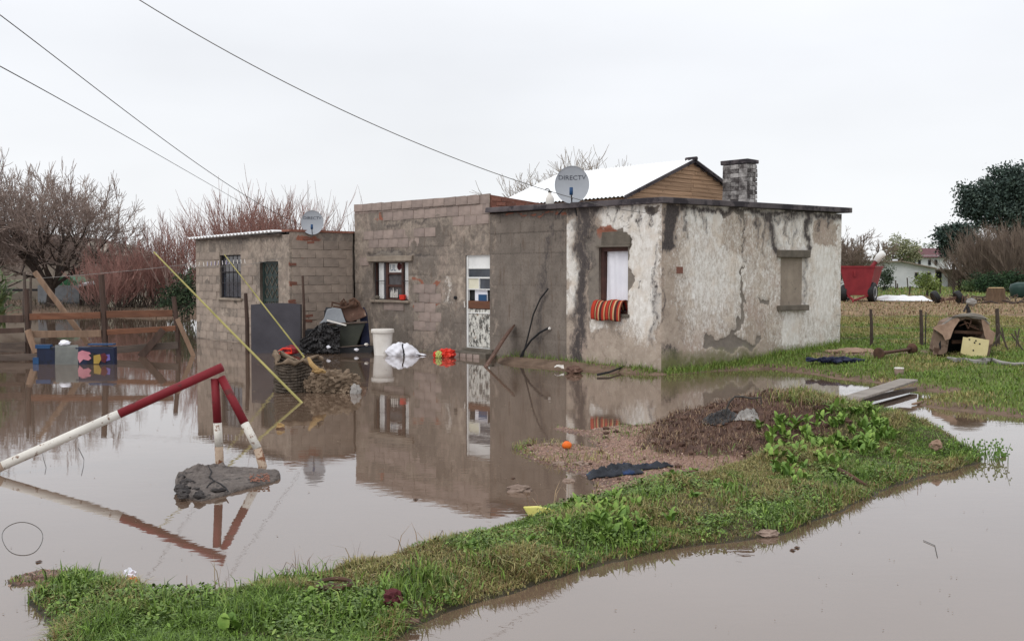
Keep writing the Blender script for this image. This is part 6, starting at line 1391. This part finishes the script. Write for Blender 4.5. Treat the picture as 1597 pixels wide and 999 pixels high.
# far houses
def bld(name, label, cat, px0, px1, pb, wall_t, depth, deep, wallm):
    g = at((px0+px1)/2, pb, depth); t = thing(name, label, cat, (g.x, depth, 0)); return t
def slabbox(px0, px1, py0, py1, d, th, skew=0): 
    mb = MB(); mb.prism([(px0, py0), (px1, py0), (px1, py1), (px0, py1)], lambda a, b, c: at(a, b, d) + V3(0, c, 0), th); return mb
d = 112.; wh_ = thing('white_house', 'low white house far behind the red cart with sloping roof line', 'house', at(1420, 447, d))
mb = MB(); mb.prism([(1320,409),(1405,408),(1458,419),(1458,449),(1320,449)], lambda a, b, c: at(a, b, d) + V3(0, c, 0), 6); addpart('wall', mb, 'wall_far', wh_)
mb = MB(); mb.beam(at(1319, 408.5, d - .2), at(1405, 407.4, d - .2), .5, .12); mb.beam(at(1404, 407, d - .2), at(1460, 418.4, d - .2), .5, .12); addpart('roof', mb, 'cement', wh_)
for a in (1430, 1449):
    mb = slabbox(a - 2.4, a + 2.4, 425, 434, d - .12, .1); wq = addpart('window', mb, 'dark', wh_); mb = slabbox(a - 3, a + 3, 424.4, 425.4, d - .2, .1); mb.v = [tuple(Vector(v) - wh_.location) for v in mb.v]; mb.build('frame', M['cement'], wq)
mb = slabbox(1396, 1400, 404, 410, d + 1, .8); addpart('chimney', mb, 'wall_far', wh_)
d = 118.; sd_h = thing('dark_shed', 'small dark shed with a white door right of the white house', 'shed', at(1490, 448, d))
mb = MB(); mb.prism([(1459,421),(1500,424),(1503,448),(1459,448)], lambda a, b, c: at(a, b, d) + V3(0, c, 0), 4); addpart('wall', mb, 'wall_tan', sd_h); mb = slabbox(1469, 1478, 426, 448, d - .15, .1); addpart('door', mb, 'wall_far', sd_h)
mb = MB(); mb.beam(at(1457, 420, d), at(1503, 422.5, d), 5, .15, up=(0, 0, 1)); addpart('roof', mb, 'cement_d', sd_h); mb = slabbox(1460, 1468, 424, 448, d - .12, .1); addpart('opening', mb, 'dark', sd_h)
d = 150.; rh = thing('red_roof_house', 'far house with a dull red roof and pale upper wall', 'house', at(1447, 440, d))
mb = MB(); mb.prism([(1420,398),(1478,398),(1478,445),(1420,445)], lambda a, b, c: at(a, b, d) + V3(0, c, 0), 7); addpart('wall', mb, 'wall_far', rh)
mb = MB(); A = [at(1414, 401, d - .6), at(1480, 401, d - .6), at(1472, 387, d + 3), at(1436, 387, d + 3)]; B = [p + V3(0, 8, -1) for p in A]; mb.add(A + B, [(0, 1, 2, 3), (4, 7, 6, 5), (0, 3, 7, 4), (1, 5, 6, 2), (0, 4, 5, 1), (2, 6, 7, 3)]); addpart('roof', mb, 'roof_red', rh)
for a in (1426, 1434, 1450, 1460): mb = slabbox(a - 2, a + 2, 405, 413, d - .15, .1); addpart('window', mb, 'dark', rh)
mb = MB(); c = onland(1391, 447); mb.tube([c, at(1393, 393, c.y)], .09, 6); one('utility_pole', mb, 'bark', 'thin dark pole standing left of the white house', 'pole', c)
random.seed(9)
FPL = {1397: 'leaning against the base of the thin pole', 1400: 'just right of the thin pole', 1416: 'before the middle of the white house', 1418: 'closest to the camera before the white house', 1447: 'right of the round yellow green shrub', 1466: 'before the white shed door', 1486: 'before the dark shed wall'}
for px, pb, pt in ((1397,451,437),(1400,452,442),(1416,449,433),(1418,460,446),(1447,462,448),(1466,458,447),(1486,458,448)):
    c = onland(px, pb); mb = MB(); mb.tube([c, at(px + random.uniform(-2, 2), pt, c.y)], .06, 5); one('far_fence_post', mb, 'bark', 'short dark far field post ' + FPL[px], 'post', c, 'far fence posts before the white house')
# far building on the left, green tarp, low white wall
d = 58.; fb_ = thing('tan_building', 'long tan building with a dark sloping roof behind the bare tree', 'building', at(60, 490, d))
mb = MB(); mb.prism([(-220,430),(0,396),(60,380),(110,374),(175,398),(175,470),(175,500),(-220,500)], lambda a, b, c: at(a, b, d) + V3(0, c, 0), 9); addpart('wall', mb, 'wall_tan', fb_)
mb = MB()
for (a, b) in (((-225, 430), (0, 394)), ((0, 394), (110, 371)), ((110, 371), (180, 397))): mb.beam(at(a[0], a[1], d + 4), at(b[0], b[1], d + 4), 10, .22, up=(0, 0, 1))
addpart('roof', mb, 'roof_br', fb_)
mb = MB(); mb.prism([(0,398),(60,382),(108,376),(170,400),(170,406),(110,404),(20,412),(0,414)], lambda a, b, c: at(a, b, d - .25) + V3(0, c, 0), .1); addpart('gable_cladding', mb, 'roof_br', fb_)
mb = MB(); mb.box(at(60, 452, d - .3), (9, .1, .12)); addpart('band', mb, 'dark', fb_)
d = 52.; c = at(102, 470, d); mb = MB(); mb.prism([(80,447),(84,438),(96,431),(108,431),(118,438),(121,447),(121,452),(80,452)], lambda a, b, cc: at(a, b, d) + V3(0, cc, 0), 2.5); mb.box(at(100, 475, d + 1.4), (1.6, 2, 2.0)); one('green_shelter', mb, 'tarp_g', 'green tarpaulin shelter under the bare tree', 'shelter', c)
d = 50.; mb = MB(); mb.box(at(95, 458, d), (2.1, .2, .8)); mb.box(at(95, 480, d + .05), (2.0, .15, 1.2)); one('white_wall', mb, 'grey_met', 'low pale wall panel below the green shelter', 'wall', at(95, 490, d))
d = 47.; sh2 = thing('tin_lean_to', 'sagging tin lean-to behind the plank fence', 'lean-to', at(160, 497, d))
mb = MB(); A = [at(122, 444, d), at(190, 434, d), at(190, 432, d + 3), at(126, 441, d + 3)]; mb.add(A + [p - V3(0, 0, .08) for p in A], [(0, 1, 2, 3), (7, 6, 5, 4), (0, 4, 5, 1), (1, 5, 6, 2), (2, 6, 7, 3), (3, 7, 4, 0)]); addpart('roof', mb, 'zinc_old', sh2)
mb = MB()
for a in (126, 145, 170, 188): mb.tube([at(a, 500, d + .3), at(a, 440, d + .3)], .07, 6)
addpart('post', mb, 'bark', sh2); mb = MB(); mb.prism([(126,446),(150,444),(188,442),(188,497),(126,497)], lambda a, b, c: at(a, b, d + 1.5) + V3(0, c, 0), .1); addpart('wall', mb, 'cement_d', sh2)
mb = MB()
for a, b, w_, h in ((175,470,.9,.8),(200,468,.5,.7),(212,474,.35,.5)): mb.box(at(a, b + 12, d - 1.2), (w_, .5, h + .4), jit=.08)
one('pale_boxes', mb, 'cream', 'pale boxes stacked under the reddish shrubs', 'boxes', at(190, 496, d - 1.2))
# ------------------------------------------------------------------ trees
class TW:
    """fast collector of thin tapered limbs (3 or more sides)"""
    def __init__(s): s.P = []; s.Q = []; s.a = []; s.b = []
    def seg(s, p, q, r0, r1): s.P.append(p); s.Q.append(q); s.a.append(r0); s.b.append(r1)
    def build(s, name, mat, parent, n=3):
        P, Q = np.array(s.P), np.array(s.Q); a, b = np.array(s.a), np.array(s.b); d = Q - P; d /= np.linalg.norm(d, axis=1, keepdims=True) + 1e-9
        up = np.where(np.abs(d[:, 2:3]) > .9, np.array([[1., 0, 0]]), np.array([[0, 0, 1.]])); u = np.cross(d, up); u /= np.linalg.norm(u, axis=1, keepdims=True) + 1e-9; v = np.cross(d, u)
        m = len(P); V = np.zeros((m, 2 * n, 3))
        for k in range(n):
            t = 2 * np.pi * k / n; o = u * np.cos(t) + v * np.sin(t); V[:, k] = P + o * a[:, None]; V[:, n + k] = Q + o * b[:, None]
        bse = (np.arange(m) * 2 * n)[:, None]
        Fq = np.stack([bse + np.array([[k, (k+1) % n, n + (k+1) % n, n + k]]) for k in range(n)], 1).reshape(-1, 4)
        me = npmesh(name, V.reshape(-1, 3), Fq, mat, smooth=True); return link(name, me, parent)
def bare_tree(loc, height, spread, label, seed, mats, nmain=6, levels=4, r0=.2, trunk_h=.22, kids=4, twig=.016, up=.25, flat=1.0, group=None):
    rnd = random.Random(seed); t = thing('bare_tree', label, 'tree', loc, 0, group); wood, tw = TW(), TW()
    def rv(s): return Vector((rnd.gauss(0, s), rnd.gauss(0, s), rnd.gauss(0, s)))
    def grow(p, d, L, r, lv):
        n = 4 if lv < 2 else 3; q = p
        for i in range(n):
            d = (d + rv(.13) + Vector((0, 0, up * (.5 if lv < 2 else 1) / n))).normalized(); q2 = q + d * L / n
            ra, rb_ = r * (1 - .5 * i / n), r * (1 - .5 * (i + 1) / n)
            (wood if lv < 2 else tw).seg(q, q2, max(ra, twig), max(rb_, twig * .8))
            if lv < levels and i >= 1:
                for k in range(2 if lv < 1 else 1):
                    sd = (d * .8 + rv(.45)).normalized(); grow(q2, sd, L * rnd.uniform(.45, .7), max(rb_ * .6, twig), lv + 1)
            q = q2
        if lv < levels:
            for k in range(kids - 2):
                grow(q, (d + rv(.38)).normalized(), L * rnd.uniform(.55, .8), max(r * .45, twig), lv + 1)
    th = height * trunk_h; top = Vector((rnd.uniform(-.1, .1), 0, th)); wood.seg(Vector((0, 0, -.3)), top * .5, r0 * 1.2, r0); wood.seg(top * .5, top, r0, r0 * .9)
    for k in range(nmain):
        a = 2 * math.pi * (k + rnd.uniform(-.3, .3)) / nmain; e_ = rnd.uniform(.5, 1.0) if k else .1
        d = Vector((math.cos(a) * spread * e_, math.sin(a) * spread * e_ * flat, 1)).normalized(); grow(top, d, height * rnd.uniform(.40, .5), r0 * .55, 0)
    zm = max(max(q.z for q in tw.Q), .1); f_ = height / zm
    for g_ in (wood, tw): g_.P = [p * f_ for p in g_.P]; g_.Q = [p * f_ for p in g_.Q]
    wood.build('trunk', M[mats[0]], t, 6); o = tw.build('crown', M[mats[1]], t, 3)
    return t
def shrub(loc, w_, h, n, label, seed, mat, group=None, name='bare_shrub', dep=1.5, fan=.35, twig=.02, sub=5):
    rnd = random.Random(seed); t = thing(name, label, 'shrub', loc, 0, group); tw, wd = TW(), TW()
    for k in range(n):
        x = rnd.uniform(-.5, .5) * w_; y = rnd.uniform(-.5, .5) * dep; hh = h * rnd.uniform(.55, 1.0) * (1 - .25 * (2 * x / w_) ** 2)
        d = Vector((rnd.gauss(0, fan) + .5 * x / w_, rnd.gauss(0, fan * .6), 1)).normalized(); p = Vector((x * .5, y * .5, -.1)); L = hh / d.z; r_ = twig * 1.4
        for i in range(4):
            d = (d + Vector((rnd.gauss(0, .10), rnd.gauss(0, .08), .06))).normalized(); q = p + d * L / 4; (wd if i < 2 else tw).seg(p, q, r_ * (1 - .16 * i), r_ * (1 - .16 * (i + 1)))
            if i >= 1:
                for j in range(sub):
                    dd = (d + Vector((rnd.gauss(0, .4), rnd.gauss(0, .35), rnd.gauss(.25, .25)))).normalized(); s0 = p.lerp(q, rnd.random()); l2 = h * rnd.uniform(.1, .24); m_ = s0 + dd * l2 * .5; e_ = m_ + (dd + Vector((0, 0, .3))).normalized() * l2 * .5
                    tw.seg(s0, m_, twig * .8, twig * .7); tw.seg(m_, e_, twig * .7, twig * .4)
            p = q
    wd.build('stems', M['bark'], t, 3); tw.build('twigs', M[mat], t, 3); return t
def leafy(loc, lumps, n, size, label, seed, pal, name='leafy_tree', cat='tree', trunk=None, group=None, elong=1.6):
    """crown of many small separate leaf faces clustered in uneven clumps; lumps: (x, z, y, rx, rz, ry) about loc"""
    rs = np.random.RandomState(seed); t = thing(name, label, cat, loc, 0, group); L = np.array(lumps, float); vol = L[:, 3] * L[:, 4] * L[:, 5]; pk = rs.choice(len(L), n, p=vol / vol.sum())
    if len(L) > 4:
        ex = []
        for q in L:
            for k in range(5): a_ = rs.rand() * 6.28; s_ = rs.uniform(.22, .4); ex.append((q[0] + q[3] * .95 * np.cos(a_), q[1] + q[4] * .95 * np.sin(a_), q[2], q[3] * s_, q[4] * s_ * .8, q[5] * s_))
        L = np.vstack((L, ex)); vol = L[:, 3] * L[:, 4] * L[:, 5]; pk = rs.choice(len(L), n, p=vol / vol.sum())
    d = rs.normal(size=(n, 3)); d /= np.linalg.norm(d, axis=1, keepdims=True); rr = rs.rand(n) ** .42
    C = np.stack((L[pk, 0] + d[:, 0] * rr * L[pk, 3], L[pk, 2] + d[:, 1] * rr * L[pk, 5], L[pk, 1] + d[:, 2] * rr * L[pk, 4]), -1)
    ncl = max(8, n // 45); cl = C[rs.choice(n, ncl)]                                   # sub-clumps, so gaps open between them
    j = rs.choice(ncl, n); cs = size * 4.2; C = cl[j] + rs.normal(size=(n, 3)) * np.array((cs, cs, cs * .7)) * .55
    a = rs.normal(size=(n, 3)); a /= np.linalg.norm(a, axis=1, keepdims=True); b = np.cross(a, rs.normal(size=(n, 3))); b /= np.linalg.norm(b, axis=1, keepdims=True) + 1e-9
    s_ = size * (.6 + .8 * rs.rand(n))[:, None]; V = np.stack((C - a * s_ * elong * .5, C + b * s_ * .5, C + a * s_ * elong * .5, C - b * s_ * .5), 1).reshape(-1, 3)
    Fq = np.arange(n * 4).reshape(n, 4); P = np.array([lin(*c)[:3] for c in pal]); col = P[(rs.randint(len(P), size=ncl))[j]] * (1 + (rs.rand(n, 1) - .5) * .5)
    link('crown', npmesh('crown', V, Fq, M['foliage'], cols=np.repeat(col, 4, 0)), t)
    tw = TW(); g = random.Random(seed); th = trunk or L[:, 1].max() * .8; r_ = max(.03, th * .025)
    q = Vector((0, 0, th)); tw.seg(Vector((0, 0, -.2)), Vector((0, 0, th * .5)), r_ * 1.3, r_); tw.seg(Vector((0, 0, th * .5)), q, r_, r_ * .5)
    for k in range(12):
        c = Vector(cl[g.randrange(ncl)]); s0 = Vector((0, 0, th * g.uniform(.3, .9))); tw.seg(s0, s0.lerp(c, .5) + Vector((0, 0, .1)), r_ * .5, r_ * .35); tw.seg(s0.lerp(c, .5) + Vector((0, 0, .1)), c, r_ * .35, r_ * .15)
    tw.build('trunk', M['bark'], t, 5); return t
def gl(px, py, d): p = at(px, py, d); return (p.x, d, max(.1, float(hground(np.array([p.x]), np.array([d]))[0])))
# left: the big vase-shaped bare tree, reddish osiers behind the hut
bare_tree(gl(78, 480, 46), 6.7, 1.75, 'large spreading bare tree in front of the tan building', 2, ('bark', 'twig'), 13, 4, .17, .14, 4, .0105, .34)
bare_tree(gl(-40, 480, 44), 5.6, 1.0, 'bare tree at the left edge of the view beside the spreading tree', 5, ('bark', 'twig'), 5, 4, .15, .16, 4, .0105, .36)
shrub(gl(215, 490, 45), 3.6, 2.9, 110, 'reddish bare shrub filling the gap left of the hut', 3, 'twig_red', twig=.011, sub=7)
shrub(gl(268, 490, 47), 2.8, 4.0, 90, 'tall reddish bare shrub close beside the hut wall', 4, 'twig_red', twig=.010, sub=7, fan=.22)
shrub(gl(165, 492, 43), 2.2, 2.3, 60, 'low reddish bare shrub between the spreading tree and the fence', 14, 'twig_red', twig=.010, sub=7)
shrub(gl(370, 490, 42), 3.2, 4.5, 130, 'dense reddish shrub rising over the left half of the hut roof', 6, 'twig_red', twig=.011, sub=8)
shrub(gl(440, 490, 44), 3.6, 4.7, 140, 'dense reddish shrub rising over the middle of the hut roof', 7, 'twig_red', twig=.011, sub=8)
shrub(gl(515, 490, 46), 2.6, 5.0, 40, 'tall thin shrub with pale upright shoots between hut and house', 8, 'twig', twig=.010, sub=2, fan=.16)
shrub(gl(480, 490, 40), 1.6, 5.6, 14, 'few tall upright shoots rising above the dish on the hut', 18, 'twig', twig=.010, sub=1, fan=.12)
shrub(gl(285, 490, 41), 1.2, 4.3, 9, 'few tall bare shoots left of the hut roof', 28, 'twig', twig=.010, sub=2, fan=.12)
bare_tree(gl(395, 480, 50), 5.4, .75, 'bare tree crown showing over the hut roof among reddish shrubs', 9, ('bark', 'twig'), 5, 3, .14, .35, 4, .018, .35)
leafy(gl(292, 490, 40), [(0, .9, 0, .6, .9, .5), (-.5, .6, 0, .6, .6, .5)], 2600, .06, 'dark evergreen bush tight against the left wall of the hut', 12, [(44,58,44),(58,72,52),(70,80,58)], 'evergreen_bush', 'bush')
# flax clump with sword leaves, far left
fl = thing('flax_plant', 'clump of pale green sword-shaped leaves at the left edge', 'plant', at(-4, 500, 24) - V3(0, 0, at(-4, 500, 24).z))
random.seed(44); SW = MB()
SW.add([(0, -.03, 0), (0, .03, 0), (.25, -.04, .3), (.25, .04, .3), (.55, -.03, .42), (.55, .03, .42), (.85, 0, .38)], [(0, 1, 3, 2), (2, 3, 5, 4), (4, 5, 6)]); swm = SW.mesh('leaf', smooth=True); swm.materials.append(M['flax'])
for k in range(90):
    s_ = random.uniform(.6, 1.15); inst(swm, 'leaf', fl, (random.gauss(0, .14), random.gauss(0, .1), random.uniform(.3, 1.5)), (random.uniform(-.3, .3), random.uniform(-.7, .5), random.random() * 6.28), (s_*.7, s_, s_ * .9))
# behind the roof
bare_tree(gl(845, 480, 52), 7.7, .8, 'pale bare tree showing above the roof left of the large dish', 15, ('twig_pale', 'twig_pale'), 6, 3, .07, .45, 4, .012, .3)
bare_tree(gl(930, 480, 56), 8.2, .7, 'pale bare tree showing above the roof right of the large dish', 16, ('twig_pale', 'twig_pale'), 6, 3, .07, .5, 4, .012, .3)
# right background
bare_tree(gl(1335, 460, 80), 4.9, 1.0, 'bare tree behind the red cart beside the house wall', 20, ('twig_haze', 'twig_haze'), 7, 4, .09, .2, 4, .015, .2)
bare_tree(gl(1300, 460, 84), 5.2, 1.0, 'bare tree half hidden behind the end of the house', 22, ('twig_haze', 'twig_haze'), 7, 4, .09, .2, 4, .015, .2)
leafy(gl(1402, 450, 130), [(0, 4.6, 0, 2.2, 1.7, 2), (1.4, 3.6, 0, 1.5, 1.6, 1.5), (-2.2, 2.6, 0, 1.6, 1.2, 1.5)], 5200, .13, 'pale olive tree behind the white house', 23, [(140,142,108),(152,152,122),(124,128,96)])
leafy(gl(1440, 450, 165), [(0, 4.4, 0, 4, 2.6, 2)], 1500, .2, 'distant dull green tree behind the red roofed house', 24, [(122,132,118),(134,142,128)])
kx = 100 / F
leafy(gl(1556, 450, 100), [(-1.6, 8.6, 0, 2.3, 1.6, 2), (.6, 10.0, 0, 2.2, 1.5, 2), (2.0, 8.8, 0, 2.4, 2.2, 2), (-.4, 7.2, 0, 2.6, 1.8, 2), (2.4, 6.6, 0, 2.6, 2.4, 2), (-2.6, 7.6, .3, 1.3, .8, 1), (.2, 11.0, 0, 1.1, .7, 1)], 24000, .17, 'tall dark evergreen tree towering over the thicket at right', 25, [(62,76,70),(72,86,78),(54,66,62),(80,92,84)])
leafy(gl(1487, 450, 96), [(-.2, 4.9, 0, 1.6, .9, 1.2), (.4, 3.9, 0, 1.5, 1.3, 1.2), (1.1, 5.2, 0, 1.0, .6, 1)], 9000, .16, 'dark evergreen tree with a ragged top beside the red roofed house', 26, [(62,76,70),(72,86,78),(54,66,62)])
leafy(gl(1600, 450, 104), [(0, 9.4, 0, 2.4, 2.8, 2), (.8, 6, 0, 2.6, 2.8, 2)], 12000, .17, 'dark evergreen tree cut off by the right edge', 27, [(62,76,70),(72,86,78),(54,66,62)])
shrub(gl(1545, 452, 84), 5.2, 4.9, 260, 'brown leafless thicket below the tall evergreen', 30, 'twig_haze', twig=.016, sub=10, dep=2.5, fan=.2)
shrub(gl(1590, 452, 82), 3.6, 5.2, 190, 'brown leafless thicket at the right edge', 31, 'twig_haze', twig=.016, sub=10, dep=2.5, fan=.2)
shrub(gl(1508, 452, 86), 2.6, 3.9, 90, 'smaller brown thicket beside the dark shed', 32, 'twig_haze', twig=.016, sub=8, dep=2)
leafy(gl(1570, 450, 78), [(-1.6, .8, 0, 1.4, .8, .8), (.2, .9, 0, 1.6, .9, .8), (1.8, .8, 0, 1.4, .8, .8)], 5000, .09, 'dense dark green hedge below the thicket', 33, [(52,72,50),(62,84,56),(44,62,46)], 'hedge', 'hedge')
leafy(gl(1380, 446, 90), [(0, .9, 0, .5, 1.0, .6), (.1, 1.6, 0, .5, .6, .5)], 1600, .09, 'dark green bush against the left end of the white house', 34, [(66,78,62),(78,90,72)], 'bush', 'bush')
leafy(gl(1445, 462, 66), [(0, .95, 0, .72, .42, .5), (-.35, .75, 0, .4, .3, .4), (.4, .7, 0, .4, .3, .4)], 2000, .07, 'round yellow green shrub on a thin stem before the white house', 35, [(112,128,70),(128,142,84),(92,108,60)], 'bush', 'bush', trunk=.9)
leafy(gl(1515, 451, 84), [(0, .55, 0, .68, .5, .5)], 1600, .08, 'small clipped round bush right of the dark shed', 36, [(104,122,82),(120,136,96)], 'bush', 'bush')
